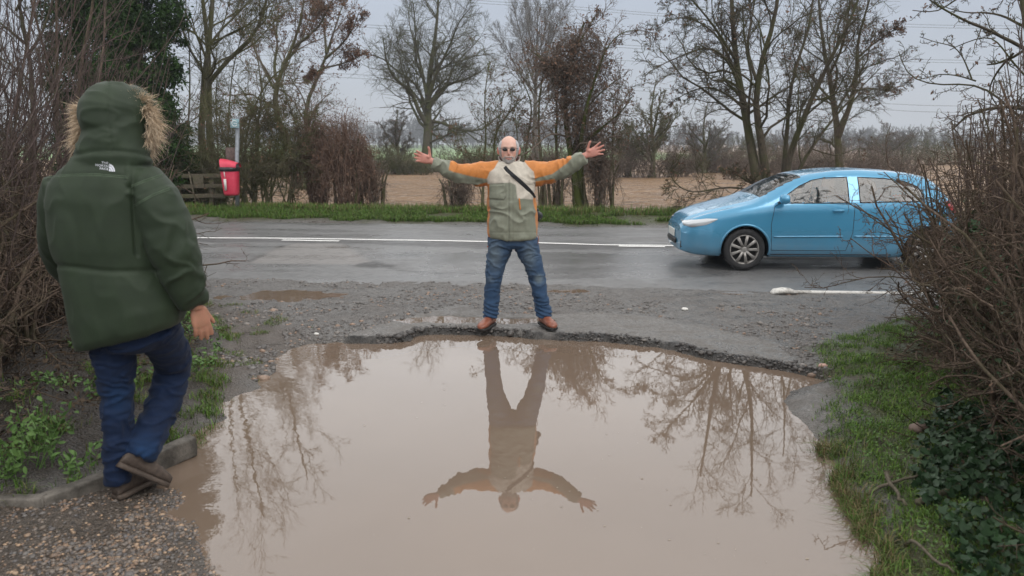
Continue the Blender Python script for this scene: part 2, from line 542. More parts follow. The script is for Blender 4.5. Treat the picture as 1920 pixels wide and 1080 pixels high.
A3 = np.stack([grav_m, z_w, lip_m], -1)

b = NB('wet_ground')
co = b.co()
c1 = b.sepc(b.attr('zone_a')); c2 = b.sepc(b.attr('zone_b')); c3 = b.sepc(b.attr('zone_c'))
nf = b.noise(co, 38, 6, .65); nm = b.noise(co, 5.5, 5, .6); nl = b.noise(co, 1.1, 4)
vor = b.n('TexVoronoi'); vor.inputs['Scale'].default_value = 75; b.l(co, vor.inputs['Vector'])
vs = b.ramp(vor.outputs['Color'], [(.0, (.085, .08, .075)), (.55, (.16, .15, .142)), (.85, (.21, .195, .18)), (1, (.36, .33, .29))])
fore = b.mix(b.rng(nm, .35, .65, 0, 1), (.082, .076, .071), (.190, .182, .175))
fore = b.mix(.45, fore, vs)
fore = b.mix(b.rng(nl, .47, .64, 0, .5), fore, (.105, .086, .072))
nh = b.noise(co, 16, 5, .75)
fore = b.mix(b.rng(nh, .5, .68, 0, .65), fore, (.048, .044, .041))
fore = b.mix(b.rng(nh, .30, .42, .5, 0), fore, (.27, .26, .25))
asp = b.mix(b.rng(nf, .35, .65, 0, 1), (.105, .098, .092), (.215, .202, .190))
asp = b.mix(b.rng(nm, .3, .7, 0, .6), asp, (.125, .112, .098))
asp = b.mix(b.rng(nh, .52, .70, 0, .5), asp, (.060, .055, .051))
mud = b.mix(b.rng(nm, .35, .7, 0, 1), (.075, .060, .050), (.155, .132, .115))
mud = b.mix(b.rng(nf, .4, .7, 0, .5), mud, (.09, .075, .06))
grv = b.mix(b.rng(nf, .3, .7, 0, 1), (.040, .034, .029), (.125, .098, .076))
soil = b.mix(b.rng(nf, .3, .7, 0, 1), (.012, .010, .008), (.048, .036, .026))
gro = b.mix(b.rng(nf, .35, .65, 0, 1), (.030, .042, .013), (.085, .092, .03))
gro = b.mix(b.rng(nm, .45, .62, 0, .8), gro, (.075, .055, .038))
col = b.mix(c2[2], fore, mud)
col = b.mix(c3[0], col, grv)
col = b.mix(c1[2], col, asp)
col = b.mix(b.math('MULTIPLY', c3[2], .92), col, b.mix(b.rng(nf, .35, .65, 0, 1), (.008, .008, .008), (.034, .032, .031)))
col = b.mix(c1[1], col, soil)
col = b.mix(c1[0], col, gro)
cs = b.co('Object', (.35, 2.6, 1)); ns = b.noise(cs, 1.3, 6, .7); ns2 = b.noise(b.co('Object', (3, 8, 1)), 1.6, 5, .7)
stub = b.mix(b.rng(ns, .38, .62, 0, 1), (.085, .048, .026), (.38, .225, .105))
stub = b.mix(b.rng(ns2, .3, .7, 0, .6), stub, (.150, .098, .060))
col = b.mix(c2[0], col, stub)
grn = b.mix(b.rng(ns, .3, .7, 0, 1), (.10, .18, .035), (.15, .24, .06))
col = b.mix(c2[1], col, grn)
rough = b.rng(nm, .35, .65, .22, .70)
rough = b.math('MULTIPLY', rough, b.rng(c2[0], 0, 1, 1, 1.4))
col = b.mix(b.math('MULTIPLY', c3[1], .6), col, b.mix(.5, col, (.09, .075, .06)))
b.set(Base_Color=col, Roughness=rough)
b.b.inputs['Specular IOR Level'].default_value = .42
h = b.math('ADD', b.math('ADD', b.math('MULTIPLY', nf, .6), b.math('MULTIPLY', nm, 1.0)), b.math('MULTIPLY', nh, b.math('SUBTRACT', 1.1, c1[2])))
vd = b.math('MULTIPLY', vor.outputs['Distance'], b.math('SUBTRACT', .9, b.math('MULTIPLY', c1[2], .5)))
b.bump(b.math('SUBTRACT', h, vd), .8, .022)
M_GROUND = b.m
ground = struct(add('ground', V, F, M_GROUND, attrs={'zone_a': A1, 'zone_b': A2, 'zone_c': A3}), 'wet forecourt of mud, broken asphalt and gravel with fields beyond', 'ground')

# ------------------------------------------------------------------ road
rx = np.concatenate([np.linspace(-60, -12, 30), np.linspace(-11.7, 11.7, 300), np.linspace(12, 60, 30)])
tt = np.linspace(0, 1, 96)
YN, YF = yn(rx)[:, None], yf(rx)[:, None]
RYm = YN - .35 + (YF - YN + .38) * tt[None]
RXm = np.repeat(rx[:, None], len(tt), 1)
crown_ = .05 * (1 - (2 * tt - 1) ** 2)[None]
RZ = .004 + crown_ + (fbm(RXm * .7, RYm * .7, oct=3, seed=21) - .5) * .022
RZ = RZ - .03 * smooth(.04, 0, tt)[None]
def road_z(xx, yy):
    t = np.clip((yy - yn(xx) + .35) / (yf(xx) - yn(xx) + .38), 0, 1)
    return .004 + .05 * (1 - (2 * t - 1) ** 2) + (fbm(np.asarray(xx) * .7, np.asarray(yy) * .7, oct=3, seed=21) - .5) * .022
V = np.stack([RXm, RYm, RZ], -1).reshape(-1, 3)
nt_ = len(tt)
ii, jj = np.meshgrid(np.arange(len(rx) - 1), np.arange(nt_ - 1), indexing='ij')
b0 = (ii * nt_ + jj).ravel()
F = np.stack([b0, b0 + nt_, b0 + nt_ + 1, b0 + 1], -1)
vx, vy = V[:, 0], V[:, 1]
P1 = [tuple(G(a, c, 0)[:2]) for a, c in [(465, 498), (520, 470), (560, 461), (640, 462), (700, 500)]]   # a patched area
P2 = [tuple(G(a, c, 0)[:2]) for a, c in [(660, 502), (700, 494), (740, 504), (700, 507)]]               # dark worn hole
P3 = [tuple(G(a, c, 0)[:2]) for a, c in [(350, 452), (1260, 466), (1260, 476), (900, 472), (640, 462), (350, 459)]]
nn = fbm(vx * 3, vy * 3, oct=3, seed=4) - .5
CR = [[tuple(G(a, c, 0)[:2]) for a, c in q] for q in ([(465, 499), (490, 484), (520, 470), (545, 464)], [(380, 456), (420, 462), (470, 464)], [(1180, 470), (1215, 474), (1260, 472)], [(700, 500), (760, 512), (850, 517), (900, 516)])]
crk = np.max([smooth(.05, .02, seg_dist(vx, vy, q, False) + np.abs(nn) * .05) for q in CR], 0)
ra = np.stack([smooth(.05, -.03, sdist(vx, vy, P1)), np.maximum(smooth(.05, -.05, sdist(vx, vy, P2) + nn * .2), crk * .8), smooth(.08, -.05, sdist(vx, vy, P3) + nn * .3)], -1)
W1 = [tuple(G(a, c, 0)[:2]) for a, c in [(820, 478), (1100, 478), (1290, 484), (1340, 520), (1150, 532), (900, 520), (780, 512)]]
W2 = [tuple(G(a, c, 0)[:2]) for a, c in [(620, 466), (900, 474), (880, 484), (700, 492)]]
wt = np.maximum(smooth(.25, -.2, sdist(vx, vy, W1) + nn * .9), .8 * smooth(.2, -.2, sdist(vx, vy, W2) + nn * .7))
b = NB('wet_asphalt')
co = b.co(); nf = b.noise(co, 55, 5, .7); nm = b.noise(co, 2.2, 5, .6, .5); nl = b.noise(b.co('Object', (.16, .9, 1)), 1.2, 5, .6)
ca = b.sepc(b.attr('worn'))
col = b.mix(b.rng(nf, .3, .7, 0, 1), (.085, .085, .087), (.175, .173, .172))
col = b.mix(b.rng(nl, .4, .62, 0, .7), col, (.155, .152, .15))
col = b.mix(b.math('MULTIPLY', ca[0], .75), col, (.200, .185, .175))
col = b.mix(ca[1], col, (.035, .034, .033))
col = b.mix(b.math('MULTIPLY', ca[2], .75), col, (.055, .053, .053))
wet = b.rng(nl, .40, .60, .26, .62)
wet = b.math('MULTIPLY', wet, b.rng(b.sepc(b.attr('wet'))[0], 0, 1, 1, .38))
mq = b.noise(co, 7, 5, .75)
col = b.mix(b.rng(mq, .52, .70, 0, .55), col, (.052, .052, .053))
col = b.mix(b.rng(mq, .30, .44, .35, 0), col, (.22, .215, .21))
b.set(Base_Color=col, Roughness=b.math('ADD', wet, b.rng(nm, .3, .7, -.08, .12)))
b.bump(nf, .5, .008)
road = struct(add('road', V, F, b.m, attrs={'worn': ra, 'wet': np.repeat(wt[:, None], 3, 1)}), 'wet two lane asphalt road crossing behind the forecourt', 'road')

# ------------------------------------------------------------------ road paint
b = NB('road_paint')
co = b.co(); f = b.noise(co, 30, 5, .7); f2 = b.noise(co, 3, 4)
b.set(Base_Color=b.mix(b.rng(b.math('ADD', f, b.math('MULTIPLY', f2, .5)), .85, 1.05, 0, 1), (.80, .79, .76), (.25, .245, .24)), Roughness=.5)
b.bump(f, .3, .004)
M_PAINT = b.m
def stripe(name, pts, w, label, lift=.006):
    P = np.array([G(*p, .05) for p in pts])
    n = 60
    s = np.linspace(0, 1, n); k = np.linspace(0, 1, len(P))
    C = np.stack([np.interp(s, k, P[:, 0]), np.interp(s, k, P[:, 1])], -1)
    T = np.gradient(C, axis=0); T /= np.linalg.norm(T, axis=1, keepdims=True)
    N = np.stack([-T[:, 1], T[:, 0]], -1)
    mb = MB(); rows = []
    wob = (fbm(C[:, 0] * 6, C[:, 1] * 3, oct=2, seed=5) - .5) * .025
    for o in (-w / 2, 0, w / 2):
        q = C + N * (o + (wob[:, None] if o else 0))
        rows.append(np.stack([q[:, 0], q[:, 1], road_z(q[:, 0], q[:, 1]) + lift], -1))
    Vv = np.concatenate(rows)
    i = np.arange(n - 1)
    Ff = np.concatenate([np.stack([r * n + i, r * n + i + 1, (r + 1) * n + i + 1, (r + 1) * n + i], -1) for r in range(2)])
    return struct(add(name, Vv, Ff, M_PAINT), label, 'road marking')
stripe('road_marking', [(-900, 428), (345, 446), (660, 449), (1250, 461.5), (1500, 467), (2600, 490)], .11, 'long unbroken white centre line along the road')
stripe('road_marking', [(529, 451), (636, 452.5)], .11, 'short white dash beside the solid line behind the red bin')
stripe('road_marking', [(1160, 461.5), (1247, 464)], .11, 'short white dash beside the solid line near the car bonnet')

# white kerb edging with a rounded end at the near side of the road
mb = MB()
p0, p1 = G(1452, 545, .03), G(1690, 547, .02)
mb.loft([p0 + (np.array([-.04, 0, -.03])), p0 + np.array([0, 0, -.01]), p0 + np.array([.1, 0, .0]), p0 + np.array([.18, 0, -.005]), p0 + np.array([.25, 0, -.02])],
        [.03, .085, .095, .085, .04], [.02, .03, .036, .03, .015], (0, 1, 0), (0, 0, 1), n=14)
mb.loft([p0 + np.array([.2, .02, -.02]), p0 * .7 + p1 * .3 + np.array([0, .02, -.02]), p1 + np.array([0, 0, -.02]), p1 + np.array([2, -.1, -.03])], .045, .022, (0, 1, 0), (0, 0, 1), n=10)
b = NB('dirty_white'); co = b.co(); f = b.noise(co, 14, 5, .65)
b.set(Base_Color=b.mix(b.rng(f, .45, .7, 0, 1), (.62, .60, .56), (.20, .18, .155)), Roughness=.6)
struct(mb.build('kerb_edging', b.m), 'low white painted kerb edging with a rounded end', 'kerb')

# ------------------------------------------------------------------ water
def water_mat(name, tint, rip):
    b = NB(name)
    co = b.co(); n1 = b.noise(co, 7, 3, .5); n2 = b.noise(co, 1.4, 2); n3 = b.noise(co, .6, 3)
    b.set(Base_Color=b.mix(b.rng(n3, .35, .65, 0, 1), tuple(c * .94 for c in tint), tuple(c * 1.05 for c in tint)), Roughness=.012, IOR=1.74)
    b.b.inputs['Specular IOR Level'].default_value = .5
    # wind ripples are stronger over the shallow water by the gravel
    s = b.n('SeparateXYZ'); b.l(co, s.inputs[0])
    k = b.rng(s.outputs[0], -2.1, -1.1, 1.0, .10)
    h = b.math('MULTIPLY', b.math('ADD', b.math('MULTIPLY', n1, .6), n2), k)
    b.bump(h, .30 * rip, .012)
    return b.m
M_WATER = water_mat('muddy_water', (.170, .124, .092), 1.0)
def water(poly, zlev, label, grow=.12):
    P = np.array(poly); c = P.mean(0)
    n = len(P)
    e = np.roll(P, -1, 0) - np.roll(P, 1, 0)
    nrm = np.stack([e[:, 1], -e[:, 0]], -1); nrm /= np.linalg.norm(nrm, axis=1, keepdims=True)
    area = .5 * np.sum(P[:, 0] * np.roll(P[:, 1], -1) - np.roll(P[:, 0], -1) * P[:, 1])
    P = P + nrm * grow * (1 if area > 0 else -1)
    bm = bmesh.new()
    vs = [bm.verts.new((p[0], p[1], zlev)) for p in P]
    f = bm.faces.new(vs)
    bmesh.ops.triangulate(bm, faces=[f])
    bmesh.ops.recalc_face_normals(bm, faces=bm.faces[:])
    if bm.faces[0].normal.z < 0 if hasattr(bm.faces, 'ensure_lookup_table') and not bm.faces.ensure_lookup_table() else False:
        bmesh.ops.reverse_faces(bm, faces=bm.faces[:])
    me = bpy.data.meshes.new('puddle'); bm.to_mesh(me); bm.free()
    me.materials.append(M_WATER)
    o = bpy.data.objects.new('puddle', me); COL.objects.link(o)
    return struct(o, label, 'puddle')
water(WPOLY, WATER_Z, 'large brown flooded pothole reflecting the man and trees', .22)
wl = ['muddy puddle across the churned mud behind the walker', 'shallow pale puddle behind the standing man', 'small brown pool between the feet of the standing man', 'small brown oval pool right of the jeans',
      'thin wet streak along the near road edge', 'faint wet streak at the road edge right of the man', 'narrow wet streak left of the white kerb']
for (px, py, a, c_), lab in zip(SMALL, wl):
    c = G(px, py, 0)
    an = np.linspace(0, 2 * np.pi, 28, endpoint=False)
    zc = float(ground_z(np.array([c[0]]), np.array([c[1]]))[0])
    zr = ground_z(c[0] + 1.25 * a * np.cos(an), c[1] + 1.25 * c_ * np.sin(an))
    lev = zc + .023
    water([(c[0] + 1.25 * a * math.cos(t), c[1] + 1.25 * c_ * math.sin(t)) for t in an], lev, lab, 0)

# ------------------------------------------------------------------ stones and gravel
def stones(name, P, size, mats_, label):
    n = len(P)
    base = np.array([(1, 0, 0), (-1, 0, 0), (0, 1, 0), (0, -1, 0), (0, 0, 1), (0, 0, -1)], float)
    bm = bmesh.new(); bmesh.ops.create_icosphere(bm, subdivisions=1, radius=1); bm.verts.index_update()
    base = np.array([v_.co[:] for v_ in bm.verts]); tri = np.array([[v_.index for v_ in f.verts] for f in bm.faces]); bm.free()
    k = len(base)
    q = base[None] * (1 + rng.uniform(-.28, .28, (n, k, 1)))
    sc = size[:, None, None] * np.stack([rng.uniform(.8, 1.3, n), rng.uniform(.7, 1.1, n), rng.uniform(.45, .75, n)], -1)[:, None]
    q = q * sc
    a = rng.uniform(0, 6.28, n); ca, sa = np.cos(a)[:, None], np.sin(a)[:, None]
    q = np.stack([q[..., 0] * ca - q[..., 1] * sa, q[..., 0] * sa + q[..., 1] * ca, q[..., 2]], -1)
    Vv = (q + P[:, None]).reshape(-1, 3)
    Ff = (tri[None] + (np.arange(n) * k)[:, None, None]).reshape(-1, 3)
    pal = np.array(mats_)
    cidx = rng.integers(0, len(pal), n)
    cc = np.repeat(pal[cidx] * rng.uniform(.75, 1.25, (n, 1)), k, 0)
    b = NB(name + '_stone'); f = b.noise(b.co(), 60, 4)
    b.set(Base_Color=b.mix(b.rng(f, .3, .7, 0, .5), b.attr('tone'), (.12, .1, .09)), Roughness=.48)
    o = add(name, Vv, Ff, b.m, smooth_=True, attrs={'tone': cc})
    return struct(o, label, 'gravel', 'stuff')
pal_g = [(.20, .125, .078), (.25, .165, .108), (.13, .10, .075), (.17, .14, .115), (.10, .09, .085), (.17, .14, .115), (.09, .085, .085), (.13, .12, .11), (.40, .27, .17)]
pts = []
while len(pts) < 3300:
    px = rng.uniform(-60, 470); py = rng.uniform(868, 1085)
    p = G(px, py, 0)
    dn = fbm(np.array([p[0] * 2.2]), np.array([p[1] * 2.2]), oct=3, seed=70)[0]
    dens = math.exp(-((px - 270) / 190) ** 2) * (.25 + 1.3 * smooth(.40, .62, dn))
    if rng.random() < dens and in_poly(np.array([p[0]]), np.array([p[1]]), GRAV)[0]:
        pts.append(p)
pts = np.array(pts)
pts[:, 2] = ground_z(pts[:, 0], pts[:, 1]) + .001
pts = pts[pts[:, 2] > WATER_Z - .004]
stones('gravel', pts, rng.gamma(3.0, .0016, len(pts)) + .0018, pal_g, 'loose tan gravel in front of the concrete kerb')
pal_r = [(.10, .095, .09), (.13, .12, .115), (.16, .15, .14), (.09, .085, .08), (.12, .11, .1), (.14, .13, .12), (.20, .18, .16), (.11, .1, .095), (.30, .2, .14)]
n = 15000
px = rng.uniform(380, 1560, n); py = 520 + 185 * rng.random(n) ** 1.0
p = np.array([G(a, c, 0) for a, c in zip(px, py)])
keep = (fbm(p[:, 0] * 2.3, p[:, 1] * 2.3, oct=3, seed=55) + (.11 * (px < 1250) * (px > 560)) > .555) & (sdist(p[:, 0], p[:, 1], APRON) > .0) & (sdist(p[:, 0], p[:, 1], WPOLY) > -.05)
p = p[keep]
p[:, 2] = ground_z(p[:, 0], p[:, 1])
kk = (p[:, 2] > WATER_Z) & (p[:, 1] < yn(p[:, 0]) + .05)
p = p[kk]
stones('gravel', p, rng.gamma(2.0, .0042, len(p)) + .004, pal_r, 'broken asphalt rubble between road and puddle')
# crumbled dark asphalt along the broken lip
ll = np.array(LIPL); n = 1500
i_ = rng.integers(0, len(ll) - 1, n); t_ = rng.random((n, 1))
q = ll[i_] * (1 - t_) + ll[i_ + 1] * t_
e_ = unit2 = (ll[i_ + 1] - ll[i_]); e_ = e_ / np.linalg.norm(e_, axis=1, keepdims=True)
q = q + np.stack([-e_[:, 1], e_[:, 0]], -1) * rng.normal(.035, .035, (n, 1))
q = np.concatenate([q, np.zeros((n, 1))], 1); q[:, 2] = ground_z(q[:, 0], q[:, 1])
q = q[(q[:, 2] > WATER_Z - .01) & (fbm(q[:, 0] * 3, q[:, 1] * 3, seed=12) > .38)]
stones('gravel', q, rng.gamma(2.0, .0038, len(q)) + .004, [(.03, .029, .028), (.05, .047, .045), (.08, .075, .07), (.04, .038, .036), (.12, .11, .1)], 'crumbled dark asphalt bits along the broken lip of the puddle')
# a few countable pale lumps of rubble
for (px, py, s_, lab) in [(1284, 580, .035, 'bright white stone lying on the forecourt right of the man'), (1398, 682, .05, 'pale chalky lump at the right end of the asphalt lip'), (1543, 687, .035, 'pink stone at the tip of the grass verge'),
                          (593, 620, .022, 'small white pebble left of the asphalt lip'), (1722, 818, .06, 'brown clod of earth at the foot of the ivy'), (648, 842, .0, '')]:
    if s_ == 0: continue
    c = G(px, py, .01); mb = MB(); mb.ball((0, 0, 0), (s_, s_ * .7, s_ * .55), 18, 12)
    Vv, Ff = mb.get()
    Vv = Vv * (1 + .5 * (fbm(Vv[:, 0] / s_ * 1.5, Vv[:, 1] / s_ * 1.5, Vv[:, 2] / s_ * 1.5, seed=int(px)) - .5))[:, None]
    tone = (.66, .64, .60) if 'white' in lab else (.42, .40, .37) if 'pale' in lab else (.48, .30, .24) if 'pink' in lab else (.14, .095, .075)
    c[2] = float(ground_z(c[:1], c[1:2])[0]) + s_ * .3
    o = add('stone', Vv + c, Ff, plain('stone_%d' % px, tone, .7, .25, 40, .3))
    tag(o, lab, 'stone')
# ------------------------------------------------------------------ concrete kerb on the left
b = NB('old_concrete'); co = b.co(); f = b.noise(co, 9, 6, .65); f2 = b.noise(co, 60, 3)
b.set(Base_Color=b.mix(b.rng(f, .38, .68, 0, 1), (.060, .053, .044), (.175, .155, .132)), Roughness=.75)
b.bump(b.math('ADD', f, b.math('MULTIPLY', f2, .4)), .6, .015)
M_CONC = b.m
klab = ['concrete kerb stone under the nettles at the frame edge', 'longest sunken concrete kerb stone beside the gravel', 'raised concrete kerb stone dipping into the puddle']
for (a, c), lab in zip([((-300, 948), (76, 936)), ((82, 934), (222, 884)), ((228, 881), (368, 826))], klab):
    pa, pb = G(*a, .035), G(*c, .040)
    if c[0] == 368: pa[2] += .0; pb[2] += .02
    mb = MB(); n = 24
    L = [pa + (pb - pa) * t for t in np.linspace(0, 1, n)]
    dirv = (pb - pa) / np.linalg.norm(pb - pa); side = np.cross(dirv, (0, 0, 1)); side /= np.linalg.norm(side)
    mb.loft([q + np.array([0, 0, -.05]) - side * .03 for q in L], .034, .055, side, (0, 0, 1), n=28, p=8)
    Vv, Ff = mb.get()
    Vv = Vv + ((fbm(Vv[:, 0] * 14, Vv[:, 1] * 14, Vv[:, 2] * 14, seed=3) - .5) * .016)[:, None]
    struct(add('kerb', Vv, Ff, M_CONC), lab, 'kerb')

# bits floating on the puddle
q = np.stack([rng.uniform(-1.3, 2.0, 260), rng.uniform(2.6, 6.2, 260), np.full(260, WATER_Z + .002)], -1)
q = q[(sdist(q[:, 0], q[:, 1], WPOLY) < -.02) & (fbm(q[:, 0] * 2, q[:, 1] * 2, seed=88) > .52)]
m = MB()
for p_ in q:
    a_ = rng.uniform(0, 6.28, 5) ; a_.sort(); r_ = rng.uniform(.002, .006)
    m.put(p_ + np.stack([r_ * np.cos(a_) * 1.5, r_ * np.sin(a_), 0 * a_], -1), np.array([[0, 1, 2, 3, 4]]))
struct(m.build('floating_debris', plain('bleached_bits', (.30, .25, .19), .7, .3, 40), None, False), 'tiny bits of leaf floating on the brown puddle', 'debris', 'stuff')
# ================================================================== PEOPLE
def nrm(v): v = np.asarray(v, float); return v / np.linalg.norm(v)

def head_mesh(mb, C, fwd=(0, -1, 0), s=1.0):
    """skull, jaw, brow, nose, lips, ears; C is the middle of the head, face along fwd"""
    n, m = 96, 72
    th = np.linspace(0, np.pi, m + 1)[1:-1]; ph = np.linspace(0, 2 * np.pi, n, endpoint=False)
    D = np.stack([np.outer(np.sin(th), np.cos(ph)), np.outer(np.sin(th), np.sin(ph)), np.outer(np.cos(th), np.ones(n))], -1).reshape(-1, 3)
    D = np.concatenate([D, [[0, 0, 1], [0, 0, -1]]])
    x, y, z = D[:, 0] * .077, D[:, 1] * .098, D[:, 2] * .120
    jaw = smooth(-.005, -.115, z)
    z = np.where(z > 0, z * .945, z)
    x = x * (1 - .17 * jaw) * (1 + .085 * np.exp(-((z - .045) / .055) ** 2))
    y = np.where(y > 0, y * (1 - .45 * smooth(-.02, -.11, z)), y)
    y = np.where(y < 0, y * (1 - .10 * np.exp(-((z) / .05) ** 2)), y)
    y = np.where((y < 0), y - .022 * jaw * smooth(-.2, -.9, D[:, 1]), y)
    fr = smooth(0, -.05, y)
    g = lambda cx, cz, sx, sz: np.exp(-((x - cx) / sx) ** 2 - ((z - cz) / sz) ** 2)
    nose = np.exp(-(x / (.009 + .09 * np.clip(.015 - z, 0, .04) * .22)) ** 2) * smooth(.028, -.022, z) * smooth(-.048, -.030, z)
    y = y - fr * (.028 * nose + .006 * (g(-.03, .024, .025, .010) + g(.03, .024, .025, .010)) + .006 * (g(-.045, -.022, .018, .02) + g(.045, -.022, .018, .02))
                  + .005 * g(0, -.058, .022, .006) + .005 * g(0, -.070, .020, .006) + .009 * g(0, -.098, .024, .016))
    y = y + fr * (.010 * (g(-.031, .006, .017, .010) + g(.031, .006, .017, .010)) + .005 * g(0, -.064, .024, .0025) + .003 * g(0, -.083, .02, .006))
    P = np.stack([x, y, z], -1) * s
    i = np.arange(m - 2)[:, None] * n; j = np.arange(n)[None]; j2 = (j + 1) % n
    F = np.stack([i + j, i + n + j, i + n + j2, i + j2], -1).reshape(-1, 4)
    t = len(P) - 2; jj = np.arange(n)
    T = np.concatenate([np.stack([np.full(n, t), jj, (jj + 1) % n], -1), np.stack([np.full(n, t + 1), (m - 2) * n + (jj + 1) % n, (m - 2) * n + jj], -1)])
    f = nrm([fwd[0], fwd[1], 0]); rt = np.array([-f[1], f[0], 0])      # x axis when -y is forward
    B = np.stack([rt, -f, [0, 0, 1]], 0)
    tr = lambda q: q @ B + C
    mb.put(tr(P), [F, T])
    for sgn in (-1, 1):
        e = MB(); e.ball((0, 0, 0), (.010, .019, .034), 14, 10)
        q, Fe = e.get(); q = q + np.array([sgn * .080, .012, -.004])
        q[:, 0] += sgn * .010 * smooth(.0, .02, q[:, 1] - .005)
        mb.put(tr(q * s), Fe)
    return tr, P, [F, T]

def hand(mb, wr, d, pn, curl=(18, 20, 15), splay=11, thumb_out=60, s=1.0, thumb_side=None, thumb_curl=15):
    """wrist point, finger direction, palm normal; thumb on the side thumb_side"""
    d = nrm(d); pn = nrm(np.asarray(pn) - d * np.dot(pn, d)); sd = np.cross(d, pn)
    if thumb_side is not None and np.dot(sd, thumb_side) < 0: sd = -sd
    wr = np.asarray(wr, float)
    L = .100 * s
    mb.loft([wr - d * .03, wr + d * .012, wr + d * L * .40, wr + d * L * .78, wr + d * L * 1.0], np.array([.026, .028, .038, .043, .040]) * s, np.array([.020, .019, .0165, .0145, .011]) * s, sd, pn, n=20, p=2.6)
    mb.ball(wr + d * L * .35 + sd * .026 * s + pn * .006, np.array([.019, .019, .019]) * s, 12, 8)
    lens = (.072, .080, .074, .058); offs = (.030, .010, -.011, -.030); rads = (.0108, .0112, .0106, .0095)
    for k in range(4):
        a0 = R((1.5 - k) * splay)
        f = nrm(d * math.cos(a0) + sd * math.sin(a0))
        p = wr + d * (L * (.93 if k in (1, 2) else .86)) + sd * offs[k] * s - pn * .001
        pts = [p - f * .02, p]; rr = [rads[k] * 1.02, rads[k] * 1.05]
        cur = f; seg = (.45, .31, .24)
        for q in range(3):
            c = R(curl[q] * (1 + .22 * (k - 1)))
            cur = nrm(cur * math.cos(c) + pn * math.sin(c))
            e = pts[-1] + cur * lens[k] * s * seg[q]
            pts.append((pts[-1] + e) / 2); rr.append(rads[k] * (.96 - .06 * q))
            pts.append(e); rr.append(rads[k] * (.98 - .10 * q))
        pts.append(pts[-1] + cur * .004); rr.append(rads[k] * .45)
        mb.tube(pts, np.array(rr) * s, 12)
    a = R(thumb_out)
    t = nrm(d * math.cos(a) + sd * math.sin(a) + pn * .22)
    p = wr + d * L * .22 + sd * .020 * s
    p1 = p + t * .040 * s; c = R(thumb_curl)
    t2 = nrm(t * math.cos(c) + d * math.sin(c)); p2 = p1 + t2 * .032 * s
    p3 = p2 + nrm(t2 + d * .25) * .026 * s
    mb.tube([p, (p + p1) / 2, p1, (p1 + p2) / 2, p2, (p2 + p3) / 2, p3, p3 + t2 * .004], np.array([.017, .0155, .0120, .0110, .0108, .0104, .0088, .004]) * s, 12)

def shoe_parts(heel, toe, up, ln=.29, w=1.0):
    """upper and sole lofted from heel to toe"""
    heel = np.asarray(heel, float); toe = np.asarray(toe, float)
    d = nrm(toe - heel); up = nrm(np.asarray(up) - d * np.dot(up, d)); sd = np.cross(d, up)
    t = np.array([0, .03, .12, .28, .45, .62, .78, .90, .97, 1.0])
    hw = np.array([.020, .030, .036, .037, .038, .046, .049, .042, .028, .012]) * w
    ht = np.array([.045, .075, .098, .105, .088, .066, .054, .046, .036, .022])
    C = heel + d * (t[:, None] * ln)
    u = MB(); u.loft(C + up * (ht / 2 + .018)[:, None], hw, ht / 2, sd, up, n=22, p=2.4)
    s = MB(); s.loft(C + up * .013, hw + .005, .013, sd, up, n=22, p=4)
    return u, s

def wrinkle(V, N, amp, f, seed=1, stretch=(1, 1, 1), pw=2.0):
    q = V * np.asarray(stretch)
    w = fbm(q[:, 0] * .8 * f, q[:, 1] * .8 * f, q[:, 2] * .8 * f, oct=2, seed=seed + 40) - .5
    n = vnoise(q[:, 0] * f + 2.5 * w, q[:, 1] * f + 2.5 * w, q[:, 2] * f + 2.5 * w, seed=seed)
    rdg = 1 - np.abs(2 * n - 1)
    m = fbm(V[:, 0] * 4, V[:, 1] * 4, V[:, 2] * 4, oct=2, seed=seed + 9)
    return V + N * (amp * rdg ** pw * (.4 + 1.2 * m))[:, None]

def cloth_mat(name, attr=None, col=(.1, .1, .1), rough=.75, weave=900, sheen=.2, spec=.3, var=.15):
    b = NB(name); co = b.co(); f = b.noise(co, 30, 5, .6); w = b.noise(co, weave, 2)
    base = b.attr(attr) if attr else None
    if base is None:
        rgb = b.n('RGB'); rgb.outputs[0].default_value = (*col, 1); base = rgb.outputs[0]
    hs = b.n('HueSaturation'); b.l(base, hs.inputs['Color']); b.l(b.rng(f, .25, .75, 1 - var, 1 + var), hs.inputs['Value'])
    b.set(Base_Color=hs.outputs[0], Roughness=rough, Sheen_Weight=sheen)
    b.b.inputs['Specular IOR Level'].default_value = spec
    b.bump(b.math('ADD', f, b.math('MULTIPLY', w, .3)), .25, .004)
    return b.m

def skin_mat(name, base, red):
    b = NB(name); co = b.co(); f = b.noise(co, 45, 4, .6)
    b.set(Base_Color=b.mix(b.rng(f, .35, .7, 0, .35), b.attr('tone'), red), Roughness=.5)
    b.b.inputs['Subsurface Weight'].default_value = .12
    b.b.inputs['Subsurface Radius'].default_value = (.01, .004, .002)
    b.bump(f, .15, .002)
    return b.m

